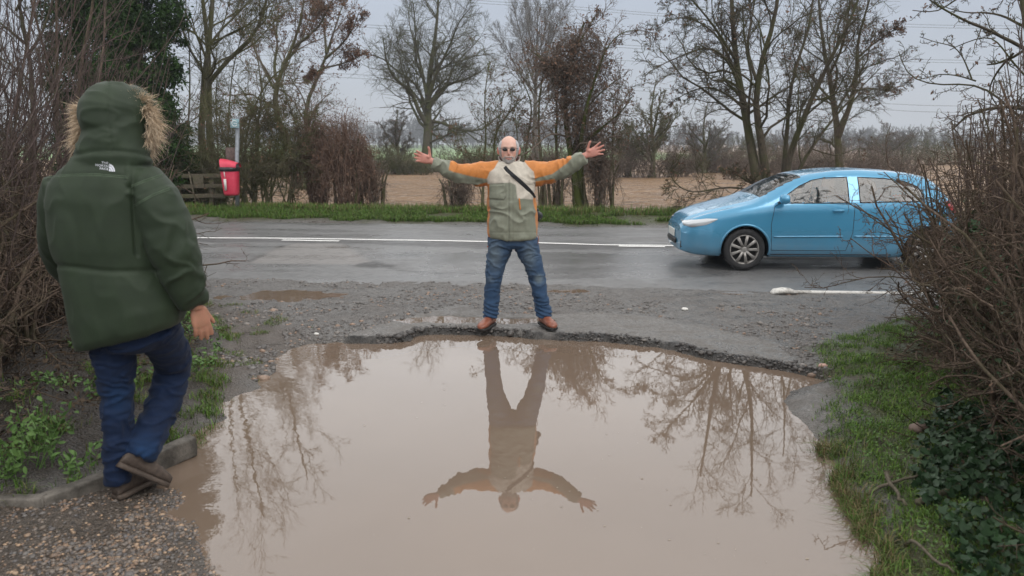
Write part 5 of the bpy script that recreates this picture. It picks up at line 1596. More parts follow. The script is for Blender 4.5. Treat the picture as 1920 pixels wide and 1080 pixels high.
# T8
Y = 25.0
b0 = gnd(1575, Y)
tree('forked_tree', 'forked bare tree with dense twigs right of the many stemmed tree', b0, [
    ([b0, *path([(1575, 300), (1572, 250), (1560, 190), (1555, 140), (1540, 80), (1535, 0), (1530, -60)], Y, (0, .4, 1))], .18, .03),
    (path([(1573, 255), (1590, 210), (1604, 170), (1606, 120), (1608, 70), (1625, 20), (1645, -40)], Y, (0, -.6, -1.4)), .12, .025),
    (path([(1606, 110), (1640, 80), (1670, 60), (1690, 45)], Y, (0, -.6)), .05, .012), (path([(1604, 170), (1635, 165), (1665, 172), (1690, 160)], Y, (0, .6)), .045, .012),
    (path([(1560, 190), (1525, 150), (1500, 110), (1490, 60)], Y, (0, .8, 1.5)), .06, .014), (path([(1555, 140), (1580, 90), (1590, 30), (1595, -30)], Y, (0, -1)), .06, .014)],
    B_WILLOW, B_WILLOW, LV(13, 9, 7, 44, .006, .26, .03, (.36, .5, .5), .2), (L_DEAD, 2200, .08, .04))
# T6 smaller trees in the field on the right
for bx, Y, top, hw_, lab in [(1222, 42, 150, 60, 'small upright bare tree beside a dark bush in the field'), (1318, 48, 190, 55, 'small bare tree standing on the green field margin'), (1178, 44, 235, 32, 'dark bushy small tree left of the upright field tree'),
                             (1660, 60, 235, 60, 'rounded bare tree beyond the car roof'), (745, 50, 205, 34, 'low spreading bare tree left of the oak')]:
    b_ = gnd(bx, Y); tp = W(bx, top, Y); h = tp[2] - b_[2]; hw = hw_ * mpp(bx, 250, Y)
    lim = [([b_, b_ + [.1, 0, h * .3], b_ + [-.1, .2, h * .65], b_ + [.1, 0, h]], .2, .03)]
    for q in range(7):
        a = q / 7 * 6.28 + rt.uniform(0, .8); z0 = rt.uniform(.08, .5) * h
        lim.append(([b_ + [0, 0, z0], b_ + [math.cos(a) * hw * .4, math.sin(a) * hw * .4, z0 + h * .15], b_ + [math.cos(a) * hw * .8, math.sin(a) * hw * .7, min(h * .95, z0 + h * .38)]], .09, .02))
    tree('field_tree', lab, b_, lim, B_TWIGG, B_FAR if Y > 45 else B_TWIGG, LV(10, 8, 7, 44, .011, .28, .05, (.4, .5, .5), .15), (L_DEAD, 500, .10, .06), 'small trees out in the field')

# ------------------------------------------------------------------ far hedge line, low bushes in the field
def bush(bx, Y, w_m, h_m, label, mat=B_TWIG, n=150, name='field_bush', group='low bushes along the field edge'):
    b_ = gnd(bx, Y)
    t = thing(name, label, 'bush', tuple(b_), group)
    p0 = b_ + np.stack([rt.uniform(-1, 1, n) * w_m * .5, rt.uniform(-.5, .5, n) * min(w_m, 1.6), np.zeros(n)], -1)
    d = unit(np.stack([rt.normal(0, .45, n), rt.normal(0, .45, n), np.full(n, 1.0)], -1)); pts = [p0]
    hh = h_m * rt.uniform(.55, 1.1, n) * (1 - .5 * np.abs((p0[:, 0] - b_[0]) / (w_m * .5)) ** 3)
    for k in range(6):
        d = unit(d + rt.normal(0, .2, (n, 3))); pts.append(pts[-1] + d * hh[:, None] / 6)
    P = np.stack(pts, 1); Rr = np.full(P.shape[:2], .016) * np.linspace(1.2, .6, 7)
    c1 = children(P, Rr, 8, (.1, 1), (45, 18), .45, 5, .3, .02, .7, .5, .010)
    c2 = children(*c1, 5, (.1, 1), (45, 18), .5, 4, .3, 0, .8, .5, .008)
    w = Wood(); w.mb([(P, Rr, 3), (*c1, 3)]).build('stems', mat, t); w.mb([(*c2, 3)]).build('twigs', mat, t)
    return t
hx_ = [(350, 34, 7, 1.7, 'wide low bush behind the wooden fence'), (450, 42, 9, 2.0, 'dark field bush far behind the red bin'), (560, 46, 9, 2.0, 'dark field bush seen through the thicket'), (650, 48, 9, 2.0, 'field bush behind the bramble curtain'),
       (715, 47, 6, 1.9, 'dark rounded bush left of the oak trunk'), (880, 52, 9, 1.7, 'low brown bush right of the oak trunk'), (950, 50, 8, 2.1, 'field bush behind the head of the bald man'), (1020, 49, 7, 1.9, 'field bush between man and vine clad tree'), (1200, 42.5, 6, 2.4, 'dense dark bush at the foot of the upright field tree'),
       (1340, 50, 6, 2.0, 'bush behind the fallen branch near the bonnet'), (1390, 52, 8, 2.6, 'tall bush left of the many stems'), (1500, 40, 8, 2.3, 'broad bush seen between the many stems'), (1600, 44, 8, 2.2, 'broad bush behind the forked tree'), (1750, 70, 12, 3.4, 'dark wide bush above the rear of the car')]
for a in hx_: bush(*a, mat=B_TWIGG if a[0] % 20 else B_TWIG)
bush(330, 19.8, 2.4, 2.0, 'dark green tangled bush between fur hood and fence', B_TWIGG, 160)

# ------------------------------------------------------------------ far woods on the horizon
def woods(name, label, x0, x1, Y, h, mat, n):
    X = rt.uniform(x0, x1, n); Yy = Y + rt.uniform(0, 40, n)
    hh = h * (.55 + .65 * fbm(X / 26, Yy / 60, oct=4, seed=int(Y))) * rt.uniform(.8, 1.1, n)
    p0 = np.stack([X, Yy, ground_z(X, Yy)], -1)
    d = unit(np.stack([rt.normal(0, .10, n), rt.normal(0, .10, n), np.ones(n)], -1)); pts = [p0]
    for k in range(4): d = unit(d + rt.normal(0, .06, (n, 3))); pts.append(pts[-1] + d * hh[:, None] / 4)
    P = np.stack(pts, 1); Rr = np.full(P.shape[:2], .16) * np.linspace(1, .4, 5)
    c1 = children(P, Rr, 10, (.15, 1), (42, 14), .38, 4, .2, .08, .8, .6, .10)
    c2 = children(*c1, 7, (.1, 1), (42, 14), .5, 3, .2, .05, .9, .6, .08)
    w = Wood(); o = w.mb([(P, Rr, 3), (*c1, 3), (*c2, 3)]).build(name, mat)
    return struct(o, label, 'woodland', 'stuff')
M_WOOD = bark('woodland', (.045, .045, .042), (.10, .095, .085))
woods('woods', 'hazy woodland along the horizon on the left', -330, 40, 400, 15, M_WOOD, 900)
woods('woods', 'pale far woodland along the horizon on the right', 30, 420, 330, 10, M_WOOD, 800)
woods('woods', 'nearer strip of woodland behind the car', 55, 190, 160, 4.6, M_WOOD, 170)

# ------------------------------------------------------------------ tree on the right whose boughs enter the frame
Y = 7.2
b0 = np.array([5.75, 6.6, .05])
tree('overhanging_tree', 'bare tree at the frame edge with boughs reaching over the hedge', b0, [
    ([b0, W(1990, 300, 7.0), W(1965, 180, 7.0), W(1925, 85, 7.1), W(1915, 30, 7.2), W(1910, -80, 7.4), W(1900, -200, 7.6)], .085, .03),
    (path([(1928, 95), (1895, 78), (1860, 60), (1815, 45), (1775, 25), (1735, 0), (1715, -30)], 7.1, (0, -.4, -.9)), .022, .006),
    (path([(1960, 250), (1905, 215), (1870, 180), (1830, 152), (1790, 158), (1750, 161), (1710, 150), (1692, 125), (1686, 95)], 7.0, (0, .3, .7)), .017, .005),
    (path([(1830, 152), (1800, 142), (1765, 138), (1740, 145), (1722, 150)], 7.4, (0, .2)), .010, .004),
    (path([(1822, 148), (1808, 110), (1790, 85), (1760, 80), (1725, 68)], 7.5, (0, .3)), .010, .004),
    (path([(1920, 50), (1880, 28), (1845, 22), (1810, 25), (1770, 12)], 7.2, (0, .5)), .016, .005),
    (path([(1900, 100), (1870, 130), (1850, 170), (1880, 220)], 7.2, (0, .4)), .014, .005),
    (path([(1940, 160), (1900, 120), (1860, 66), (1820, 75), (1780, 95)], 7.3, (0, .5)), .014, .005),
    (path([(1915, 0), (1860, -20), (1800, -10), (1760, 25), (1710, 20)], 7.5, (0, .5)), .02, .005)],
    B_WILLOW, B_WILLOW, [
        dict(n=9, tr=(.1, 1), ang=(50, 15), lenf=.20, K=6, wig=.25, trop=.06, rf=.5, minr=.0038, sides=4, fall=.3),
        dict(n=6, tr=(.1, 1), ang=(45, 15), lenf=.45, K=5, wig=.25, trop=.04, rf=.6, minr=.0026, sides=3),
        dict(n=4, tr=(.1, 1), ang=(45, 15), lenf=.45, K=4, wig=.2, trop=.02, rf=.7, minr=.002, sides=3)], (L_DEAD, 160, .035, .01))
b0 = np.array([-12.2, 19.2, .1])
tree('bare_tree', 'bare tree behind the left hedge at the top corner of the frame', b0, [
    ([b0, W(60, 200, 19), W(50, 100, 19), W(30, 20, 19), W(20, -100, 19)], .12, .03), (path([(50, 110), (80, 60), (100, 0), (110, -80)], 19, (0, .5)), .05, .014),
    (path([(45, 80), (10, 50), (-30, 20)], 19, (0, -.5)), .05, .014), (path([(55, 150), (20, 120), (-20, 100)], 19, (0, .6)), .04, .012), (path([(30, 20), (55, -30), (80, -80)], 19, (0, -.6)), .04, .012)],
    B_WILLOW, B_WILLOW, LV(10, 7, 6, 45, .004, .25, .05, (.35, .5, .5), .2))

# ------------------------------------------------------------------ dark evergreen on the left
def evergreen(name, label, base, h, r, n, clumps, seed, lean=0.0):
    r_ = np.random.default_rng(seed)
    t = thing(name, label, 'tree', tuple(base))
    P = np.stack([resample([base, base + [lean * .5, 0, h * .5], base + [lean, 0, h]], 10)]); Rr = np.linspace(.16, .05, 10)[None]
    m = MB(); V, F = tubes(P, Rr, 8); m.put(V, F)
    zt = r_.uniform(.06, .99, clumps); a = r_.uniform(0, 6.283, clumps); rad = r * np.sqrt(r_.uniform(.15, 1, clumps)) * (.75 + .4 * np.sin(zt * 17 + a * 2) * .5) * np.where(zt > .8, 1.0 - (zt - .8) * 2.4, 1)
    C = base + np.stack([rad * np.cos(a) + lean * zt, rad * np.sin(a), zt * h], -1)
    B = np.stack([np.stack([base + [lean * q, 0, q * h * .92], base + [lean * q, 0, q * h * .94] + (c - base - [lean * q, 0, q * h]) * .6, c]) for c, q in zip(C[:140], zt[:140])])
    Bp = np.stack([resample(q, 6) for q in B]); V, F = tubes(Bp, np.full((len(Bp), 6), .016), 4); m.put(V, F)
    m.build('trunk', B_WILLOW, t)
    i = r_.integers(0, clumps, n); sz = r_.uniform(.20, .42, clumps)
    q = unit(r_.normal(0, 1, (n, 3))) * (r_.uniform(0, 1, (n, 1)) ** .45)
    pos = C[i] + q * sz[i][:, None] * np.array([1.0, 1.0, .75]) + np.array([0, 0, -.10]) * r_.uniform(0, 1, (n, 1))
    V, F = cards(pos, r_.uniform(.06, .12, n), (0, 0, .5))
    add('crown', V, F, L_FIR, t, smooth_=False)
    return t
def xyg(px, Y): return gnd(px, Y)
evergreen('evergreen_tree', 'tall dark ivy covered evergreen tree above the parka hood', xyg(285, 19.6), 10.5, 1.15, 80000, 700, 1)
evergreen('evergreen_tree', 'second dark evergreen tree tucked behind the left hedge', xyg(178, 20.4), 10.5, 1.0, 52000, 500, 2, .1)
evergreen('evergreen_bush', 'low dark evergreen bush beside the fur trim', xyg(300, 18.6), 2.6, .9, 9000, 130, 3)
# ================================================================== CAR
def build_car():
    L = 3.62
    xs = np.concatenate([np.linspace(0, .16, 18), np.linspace(.17, 3.46, 220), np.linspace(3.475, L, 18)])
    def prof(k, v, sm=.05):
        f = np.interp(np.linspace(-.3, L + .3, 1000), k, v); w = int(sm / (L + .6) * 1000) | 1
        f = np.convolve(np.pad(f, w // 2, mode='edge'), np.ones(w) / w, 'valid'); f = np.convolve(np.pad(f, w // 2, mode='edge'), np.ones(w) / w, 'valid')
        return np.interp(xs, np.linspace(-.3, L + .3, 1000), f)
    zt = prof([0, .03, .1, .3, .6, .90, 1.0, 1.2, 1.4, 1.55, 1.7, 2.0, 2.3, 2.7, 3.0, 3.2, 3.35, 3.5, 3.56, 3.6, L], [.54, .63, .69, .765, .845, .915, .96, 1.075, 1.175, 1.228, 1.258, 1.295, 1.305, 1.285, 1.25, 1.205, 1.10, .93, .80, .66, .5], .07)
    zb_ = prof([0, .1, .3, .6, .9, 1.2, 2, 3, 3.4, 3.56, L], [.47, .62, .70, .76, .80, .83, .86, .895, .88, .74, .46], .12)
    z0 = prof([0, .1, .5, 3.1, 3.5, L], [.235, .185, .165, .165, .22, .32], .15)
    w = prof([0, .05, .15, .35, .7, 2, 3, 3.4, 3.55, L], [.50, .60, .68, .745, .775, .78, .775, .74, .67, .56], .06)
    wr = prof([0, .3, .85, 1.0, 1.5, 2, 3, 3.3, 3.5, L], [.46, .60, .665, .66, .575, .565, .555, .55, .56, .50], .12)
    n = 90
    rings = []
    for i in range(len(xs)):
        W_, B, T, Z, WR = w[i], zb_[i], zt[i], z0[i], wr[i]
        cp = np.array([(0, Z), (W_ * .55, Z), (W_ * .93, Z + .01), (W_ * .985, Z + .10), (W_, Z + .27), (W_ * .995, (Z + B) / 2 + .08), (W_ * .975, B - .06), (W_ * .955, B),
                       (WR + (W_ * .955 - WR) * .5, B + (T - B) * .48), (WR, T - .05 - .02 * (T > 1.0)), (WR * .86, T - .018), (WR * .5, T - .004), (0, T)])
        s = np.concatenate([[0], np.cumsum(np.linalg.norm(np.diff(cp, axis=0), axis=1))]); s /= s[-1]
        u = np.linspace(0, 1, n)
        r = np.stack([np.interp(u, s, cp[:, k]) for k in (0, 1)], -1)
        for _ in range(2): r[1:-1] = .5 * r[1:-1] + .25 * (r[2:] + r[:-2])
        rings.append(r)
    Rg = np.array(rings)                                   # (nx, n, 2)
    full = np.concatenate([Rg, (Rg * [-1, 1])[:, -2:0:-1]], 1)
    m = full.shape[1]
    V = np.stack([np.repeat(xs[:, None], m, 1), full[..., 0], full[..., 1]], -1).reshape(-1, 3)
    i = np.arange(len(xs) - 1)[:, None] * m; j = np.arange(m)[None]; j2 = (j + 1) % m
    F = np.stack([i + j, i + j2, i + m + j2, i + m + j], -1).reshape(-1, 4)
    c = V[F].mean(1)
    x, y, z = c.T
    ay = np.abs(y)
    WRf, ZTf, ZBf = np.interp(x, xs, wr), np.interp(x, xs, zt), np.interp(x, xs, zb_)
    RW, XF, XR, ZW = .275, .80, 3.14, .272
    arch = ((np.hypot(x - XF, z - ZW) < .325) | (np.hypot(x - XR, z - ZW) < .325)) & (ay > .45) & (z < .62)
    p_f = [(1.20, .872), (1.30, .955), (1.50, 1.085), (1.66, 1.155), (1.82, 1.185), (2.11, 1.195), (2.11, .878)]
    p_r = [(2.25, .882), (2.25, 1.195), (2.60, 1.18), (2.86, 1.14), (3.00, 1.08), (3.07, .97), (3.05, .91), (2.96, .897)]
    side = (ay > WRf * .96)
    winF = side & in_poly(x, z, p_f); winR = side & in_poly(x, z, p_r)
    ws = (x > .99) & (x < 1.54) & (ay < WRf * .90) & (z > ZTf - .10) & (z > .9)
    rw = (x > 3.22) & (x < 3.49) & (ay < WRf * .86) & (z > ZTf - .10) & (z > .85)
    grille = (x < .30) & (z > .27) & (z < .37) & (ay < .52)
    door = (ay > .5) & in_poly(x, z, [(1.14, .27), (1.12, .60), (1.16, .83), (1.22, .868), (1.40, 1.03), (1.6, 1.16), (1.8, 1.21), (2.16, 1.225), (2.19, .86), (2.17, .5), (2.10, .27)])
    lamp = (x < .42) & (ay > .37) & in_poly(x, z, [(-.05, .56), (.12, .545), (.40, .63), (.415, .68), (.15, .655), (-.05, .625)]) & (z < ZTf - .012)
    tail = (x > 3.30) & (ay > .5) & (z > .62) & (z < .90) & (x > 3.60 - (z - .62) * 1.1)
    hood = (x > .10) & (x < .93) & (ay < WRf * .98) & (z > ZTf - .045)
    b = NB('blue_car_paint'); f = b.noise(b.co(), 260, 2); s_ = b.n('SeparateXYZ'); b.l(b.co(), s_.inputs[0]); f3 = b.noise(b.co(), 4, 4)
    dirt = b.math('MULTIPLY', b.rng(s_.outputs[2], .62, .16, 0, 1), b.rng(f3, .3, .6, .35, 1))
    paint = b.mix(b.rng(f, .4, .6, 0, .4), (.060, .27, .45), (.095, .335, .52))
    b.set(Base_Color=b.mix(b.math('MULTIPLY', dirt, .5), paint, (.16, .16, .155)), Metallic=.25, Roughness=b.rng(dirt, 0, 1, .24, .55), Coat_Weight=.8, Coat_Roughness=.04)
    PAINT = b.m
    b = NB('car_glass'); b.set(Base_Color=(.022, .028, .03), Roughness=.03, Alpha=.62); b.b.inputs['Specular IOR Level'].default_value = .9; GLASS = b.m
    RUB = plain('black_rubber', (.016, .016, .017), .75, .3, 30, .2)
    DARK = plain('dark_trim', (.012, .012, .013), .5, .2, 30)
    root = thing('car', 'pale blue small hatchback on the road, front wheels level with the thorny hedge', 'car')
    X0 = 2.22
    ang = R(-2.5)
    Rm = np.array([[math.cos(ang), -math.sin(ang), 0], [math.sin(ang), math.cos(ang), 0], [0, 0, 1]])
    org = np.array([X0, 10.28, 0])
    org[2] = float(road_z(np.array([X0 + 1.8]), np.array([9.9]))[0]) - .0
    tw = lambda P: (np.asarray(P, float) * [.965, .98, .985]) @ Rm.T + org
    root.location = tuple(tw([[L / 2, 0, 0]])[0])
    def part(name, mask, mat, push=0.0, par=root):
        Fq = F[mask]; ids = np.unique(Fq); mp = np.zeros(len(V), int); mp[ids] = np.arange(len(ids))
        q = V[ids].copy()
        if push:
            cy = np.array([0, 0, .6]); d = (q - [L / 2, 0, .6]) * [.12, 1, 1]; d /= np.linalg.norm(d, axis=1, keepdims=True); q = q + d * push
        return add(name, tw(q), mp[Fq][:, ::-1], mat, par)
    glass = winF | winR | ws | rw
    cut = arch | glass | grille | tail
    part('body', ~(cut | (door & ~winF) | hood), PAINT)
    part('bonnet', hood & ~cut, PAINT)
    for nm_, i_, fl in (('bumper', 0, 1), ('tailgate', len(xs) - 1, -1)):
        ring_ = V[i_ * m:(i_ + 1) * m]; cen = ring_.mean(0)
        rows_ = [cen + (ring_ - cen) * s_ - np.array([fl * .03 * (1 - s_ ** 2), 0, 0]) for s_ in (1.0, .85, .6, .3)] + [cen[None] - [fl * .03, 0, 0]]
        Vq = np.concatenate(rows_); jj_ = np.arange(m); j2_ = (jj_ + 1) % m
        Fq_ = [np.concatenate([np.stack([r_ * m + jj_, r_ * m + j2_, (r_ + 1) * m + j2_, (r_ + 1) * m + jj_], -1) for r_ in range(3)]), np.stack([3 * m + jj_, 3 * m + j2_, np.full(m, 4 * m)], -1)]
        add(nm_, tw(Vq), Fq_, PAINT, root)
    gm = MB(); gm.loft([(-.030, 0, .30), (-.036, 0, .335), (-.030, 0, .37)], [.30, .33, .30], .012, (0, 1, 0), (1, 0, 0), n=20, p=5)
    q, f_ = gm.get(); add('grille', tw(q), f_, DARK, root)
    for sgn, in ((1,), (-1,)):
        d = part('door', door & ~cut & (y * sgn > 0), PAINT)
        h = MB(); ys = sgn * .795
        h.loft([(1.90, sgn * .758, .775), (1.93, ys, .782), (2.02, ys, .785), (2.05, sgn * .758, .78)], .010, .014, (0, 1, 0), (0, 0, 1), n=10)
        q, f_ = h.get(); add('handle', tw(q), f_, PAINT, d)
        g = part('window', winF & (y * sgn > 0), GLASS, 0, d)
        g2 = part('window', winR & (y * sgn > 0), GLASS, 0)
        mi = MB(); mi.loft([(1.245, sgn * .70, .895), (1.25, sgn * .80, .905)], .018, .02, (1, 0, 0), (0, 0, 1), n=8)
        mi.loft([(1.255, sgn * .78, .925), (1.25, sgn * .82, .928), (1.25, sgn * .88, .93), (1.255, sgn * .925, .925)], [.045, .062, .060, .03], [.035, .062, .060, .035], (1, 0, 0), (0, 0, 1), n=18, p=2.6)
        q, f_ = mi.get(); add('wing_mirror', tw(q), f_, PAINT, root)
        bv0 = BVHTree.FromPolygons([tuple(v) for v in V], [tuple(f) for f in F])
        lx = np.linspace(.035, .43, 40); lo_z = np.interp(lx, [.03, .12, .30, .43], [.565, .548, .590, .655]); up_z = np.interp(lx, [.03, .12, .30, .43], [.612, .640, .668, .668]); rows_ = []
        for v_ in np.linspace(0, 1, 10):
            rw_ = []
            for a_, zl, zu in zip(lx, lo_z, up_z):
                h_ = bv0.ray_cast(Vector((a_, sgn * 2, zl + (zu - zl) * v_)), Vector((0, -sgn, 0)))
                rw_.append(np.array(h_[0]) + np.array(h_[1]) * (1 if h_[1][1] * sgn > 0 else -1) * (.004 + .008 * math.sin(math.pi * v_)) if h_[0] is not None else (rw_[-1] if rw_ else np.array([a_, sgn * .6, zl])))
            rows_.append(rw_)
        Vh_ = np.array(rows_).reshape(-1, 3); i_ = np.arange(9)[:, None] * 40; j_ = np.arange(39)[None]
        lo = add('headlight', tw(Vh_), np.stack([i_ + j_, i_ + j_ + 1, i_ + 41 + j_, i_ + 40 + j_], -1).reshape(-1, 4), None, root)
        b = NB('headlight_glass'); fl = b.noise(b.co('Object', (60, 60, 14)), 1.0, 2)
        s3 = b.n('SeparateXYZ'); b.l(b.co(), s3.inputs[0]); b.set(Base_Color=b.mix(b.rng(s3.outputs[2], .590, .625, 0, .85), (.22, .23, .25), (.66, .68, .70)), Roughness=.10, Metallic=.25, Coat_Weight=1.0); lo.data.materials.append(b.m)
        b = NB('tail_glass'); b.set(Base_Color=(.32, .012, .012), Roughness=.1); part('tail_light', tail & (y * sgn > 0), b.m)
    part('windscreen', ws, GLASS); part('rear_window', rw, GLASS)
    for sgn in (1, -1): part('bumper_vent', grille & (y * sgn > 0), DARK)
    # door seams, window rubbers, side strip
    sm = MB()
    bv = BVHTree.FromPolygons([tuple(v) for v in V], [tuple(f) for f in F])
    def onside(px_, pz_, sgn, off=.001):
        h = bv.ray_cast(Vector((px_, sgn * 2, pz_)), Vector((0, -sgn, 0)))
        return None if h[0] is None else np.array(h[0]) + [0, sgn * off, 0]
    def sideline(name, poly, r, mat, closed=True, k=12, off=.0, par=None):
        for sgn in (1, -1):
            P = []; m_ = len(poly); mb = MB()
            for a in range(m_ if closed else m_ - 1):
                pa, pb_ = np.array(poly[a]), np.array(poly[(a + 1) % m_])
                for t in np.linspace(0, 1, k, endpoint=False): P.append(pa + (pb_ - pa) * t)
            if closed: P.append(np.array(poly[0]))
            Q_ = [onside(a, c_, sgn, off) for a, c_ in P]; Q_ = [q for q in Q_ if q is not None]
            mb.tube(Q_, r, 6); q, f_ = mb.get(); add(name, tw(q), f_, mat, root)
    sideline('door_seam', [(1.14, .27), (1.12, .60), (1.16, .83), (1.24, .868), (2.18, .872), (2.17, .5), (2.10, .27)], .0035, RUB)
    sideline('window_seal', p_f, .007, RUB); sideline('window_seal', p_r, .007, RUB)
    sideline('sill_seam', [(1.14, .215), (2.78, .215)], .006, RUB, False, 20)
    sideline('rubbing_strip', [(1.16, .445), (2.09, .455)], .012, PAINT, False, 20); sideline('rubbing_strip', [(2.19, .455), (2.78, .455)], .012, PAINT, False, 20)
    for xw in (XF, XR):
        aa = np.linspace(R(-12), R(192), 40)
        sideline('arch_lip', [(xw + .322 * math.cos(t), ZW + .322 * math.sin(t)) for t in aa], .016, PAINT, False, 3, -.004)
    # underside, arches
    ub = MB(); ub.box((L / 2, 0, .24), (L - .5, 1.05, .12), None, .03)
    q, f_ = ub.get(); add('underbody', tw(q), f_, DARK, root)
    for xw in (XF, XR):
        for sgn in (1, -1):
            am = MB()
            a = np.linspace(R(-15), R(195), 40); rr = []
            for yy, rad in ((.40, .318), (.765, .322), (.772, .330), (.764, .338)):
                rr.append(np.stack([xw + rad * np.cos(a), np.full(40, sgn * yy), ZW + rad * np.sin(a)], -1))
            Vv = np.concatenate(rr); ii_ = np.arange(39)
            am.put(Vv, np.concatenate([np.stack([k_ * 40 + ii_, k_ * 40 + ii_ + 1, (k_ + 1) * 40 + ii_ + 1, (k_ + 1) * 40 + ii_], -1) for k_ in range(1)]))
            inn = np.stack([xw + .318 * np.cos(a), np.full(40, sgn * .40), ZW + .318 * np.sin(a)], -1)
            am.put(np.concatenate([inn, [[xw, sgn * .40, ZW]]]), np.stack([ii_, ii_ + 1, np.full(39, 40)], -1))
            q, f_ = am.get(); add('wheel_arch', tw(q), f_, DARK, root)
    # wheels
    b = NB('dull_alloy'); f = b.noise(b.co(), 30, 4); b.set(Base_Color=b.mix(b.rng(f, .3, .7, 0, 1), (.20, .185, .17), (.40, .385, .365)), Roughness=.45, Metallic=.5); ALLOY = b.m
    def lathe(prof_, n_=44):
        P = np.array(prof_); K_ = len(P); a = np.linspace(0, 2 * np.pi, n_, endpoint=False)
        Vv = np.stack([P[:, None, 0] * np.cos(a), np.repeat(P[:, None, 1], n_, 1), P[:, None, 0] * np.sin(a)], -1).reshape(-1, 3)
        i_ = np.arange(K_ - 1)[:, None] * n_; j_ = np.arange(n_)[None]
        return Vv, np.stack([i_ + j_, i_ + (j_ + 1) % n_, i_ + n_ + (j_ + 1) % n_, i_ + n_ + j_], -1).reshape(-1, 4)
    for xw in (XF, XR):
        for sgn in (1, -1):
            c_ = np.array([xw, sgn * .665, ZW])
            T_, Ft = lathe([(.185, -.08), (.23, -.085), (.262, -.08), (.272, -.06), (.274, 0), (.272, .06), (.262, .08), (.23, .085), (.192, .08), (.185, .07)])
            ty = add('wheel', tw(T_ * [1, sgn, 1] + c_), Ft, RUB, root)
            rm = MB(); Rv, Rf = lathe([(.195, .074), (.188, .082), (.178, .078), (.172, .05), (.168, -.06)]); rm.put(Rv * [1, sgn, 1], Rf)
            hv, hf = lathe([(.0005, .074), (.03, .073), (.045, .066), (.05, .04)]); rm.put(hv * [1, sgn, 1], hf)
            for q_ in range(9):
                a = 2 * np.pi * q_ / 9
                d_ = np.array([math.cos(a), 0, math.sin(a)]); t_ = np.array([-math.sin(a), 0, math.cos(a)])
                rm.loft([d_ * .035 + [0, sgn * .060, 0], d_ * .10 + [0, sgn * .070, 0], d_ * .182 + [0, sgn * .072, 0]], [.019, .017, .024], .012, t_, (0, 1, 0), n=10, p=3)
            q, f_ = rm.get(); add('rim', tw(q + c_), f_, ALLOY, ty)
            dk_ = MB(); dv, df = lathe([(.0005, .02), (.17, .02)]); dk_.put(dv * [1, sgn, 1], df); q, f_ = dk_.get(); add('brake_disc', tw(q + c_), f_, DARK, ty)
    # interior
    SEAT = plain('seat_cloth', (.05, .052, .056), .9, .3, 60)
    for sx in (1.72, 2.55):
        for sy in (-.34, .34):
            s2 = MB(); s2.loft([(sx + .02, sy, .40), (sx + .10, sy, .70), (sx + .17, sy, .92)], [.23, .22, .17], [.07, .065, .05], (0, 1, 0), (1, 0, .2), n=18, p=3.2)
            s2.loft([(sx + .18, sy, .94), (sx + .19, sy, 1.0), (sx + .20, sy, 1.06)], [.09, .12, .09], [.04, .05, .04], (0, 1, 0), (1, 0, 0), n=14, p=3)
            s2.box((sx - .2, sy, .42), (.48, .46, .14), None, .05)
            q, f_ = s2.get(); add('seat', tw(q), f_, SEAT, root)
    db = MB(); db.loft([(1.0, 0, .80), (1.12, 0, .84), (1.28, 0, .80), (1.32, 0, .66)], .62, [.05, .07, .07, .05], (0, 1, 0), (0, 0, 1), n=16, p=3)
    an_ = np.linspace(0, 6.283, 24); db.tube([(1.42 + .04 * math.sin(a), -.34 + .16 * math.cos(a), .80 + .15 * math.sin(a)) for a in an_], .012, 6, False)
    q, f_ = db.get(); add('dashboard', tw(q), f_, DARK, root)
    # front plate, badge bar, lower lip
    pl = MB(); pl.box((-.036, 0, .435), (.012, .46, .10), None, .003); q, f_ = pl.get(); add('number_plate', tw(q), f_, plain('plate_white', (.62, .62, .58), .4, .05), root)
    return root
car = build_car()

# ================================================================== LITTER BIN, SIGN POST, FENCE, CABLES
Yp = 17.7
pb0 = gnd(447, Yp)
M_GALV = plain('galvanised_steel', (.20, .215, .235), .5, .2, 12, .1, metal=.3)
post = thing('sign_post', 'grey galvanised post with a small pale blue sign on top beside the red bin', 'sign post', tuple(pb0))
top = W(446, 221, Yp)
m = MB(); m.tube([pb0 - [0, 0, .1], pb0 + [0, 0, .6], top], [.050, .048, .046], 14); m.ball(top, (.046, .046, .03), 12, 8); m.build('post', M_GALV, post)
sc_ = W(440, 231.5, Yp - .08)
b = NB('sign_blue'); f = b.noise(b.co(), 6, 4); b.set(Base_Color=b.mix(b.rng(f, .35, .7, 0, 1), (.18, .32, .36), (.34, .45, .48)), Roughness=.5)
m = MB(); m.box(sc_, (.20, .014, .20), None, .03); sp = m.build('sign_plate', b.m, post)
gl = MB(); a = np.linspace(R(40), R(330), 24)
gl.tube([sc_ + [.062 * math.cos(t), -.010, .062 * math.sin(t)] for t in a], .011, 6); gl.tube([sc_ + [-.02, -.010, .0], sc_ + [.05, -.010, .0]], .010, 6)
gl.build('sign_symbol', plain('sign_white', (.62, .66, .66), .5), sp)
m = MB(); c_ = W(434, 289, Yp + .12); m.box(c_, (.26, .03, .30), None, .008); m.box(c_ + [0, .03, -.35], (.04, .03, 1.0), None, .004)
m.build('back_board', plain('weathered_board', (.12, .085, .075), .8, .3, 20, .2), post)
RED = NB('red_plastic'); f = RED.noise(RED.co(), 5, 5, .6); RED.set(Base_Color=RED.mix(RED.rng(f, .35, .7, 0, 1), (.56, .030, .070), (.66, .075, .12)), Roughness=.35); RED = RED.m
bn = thing('litter_bin', 'hooded red litter bin with a black band and white stickers on the grey post', 'litter bin', tuple(pb0 + [-.28, -.1, .3]))
Bm = lambda px, py, d=0.0: W(px, py, Yp - .16 + d)
kb = float(mpp(432, 330, Yp))
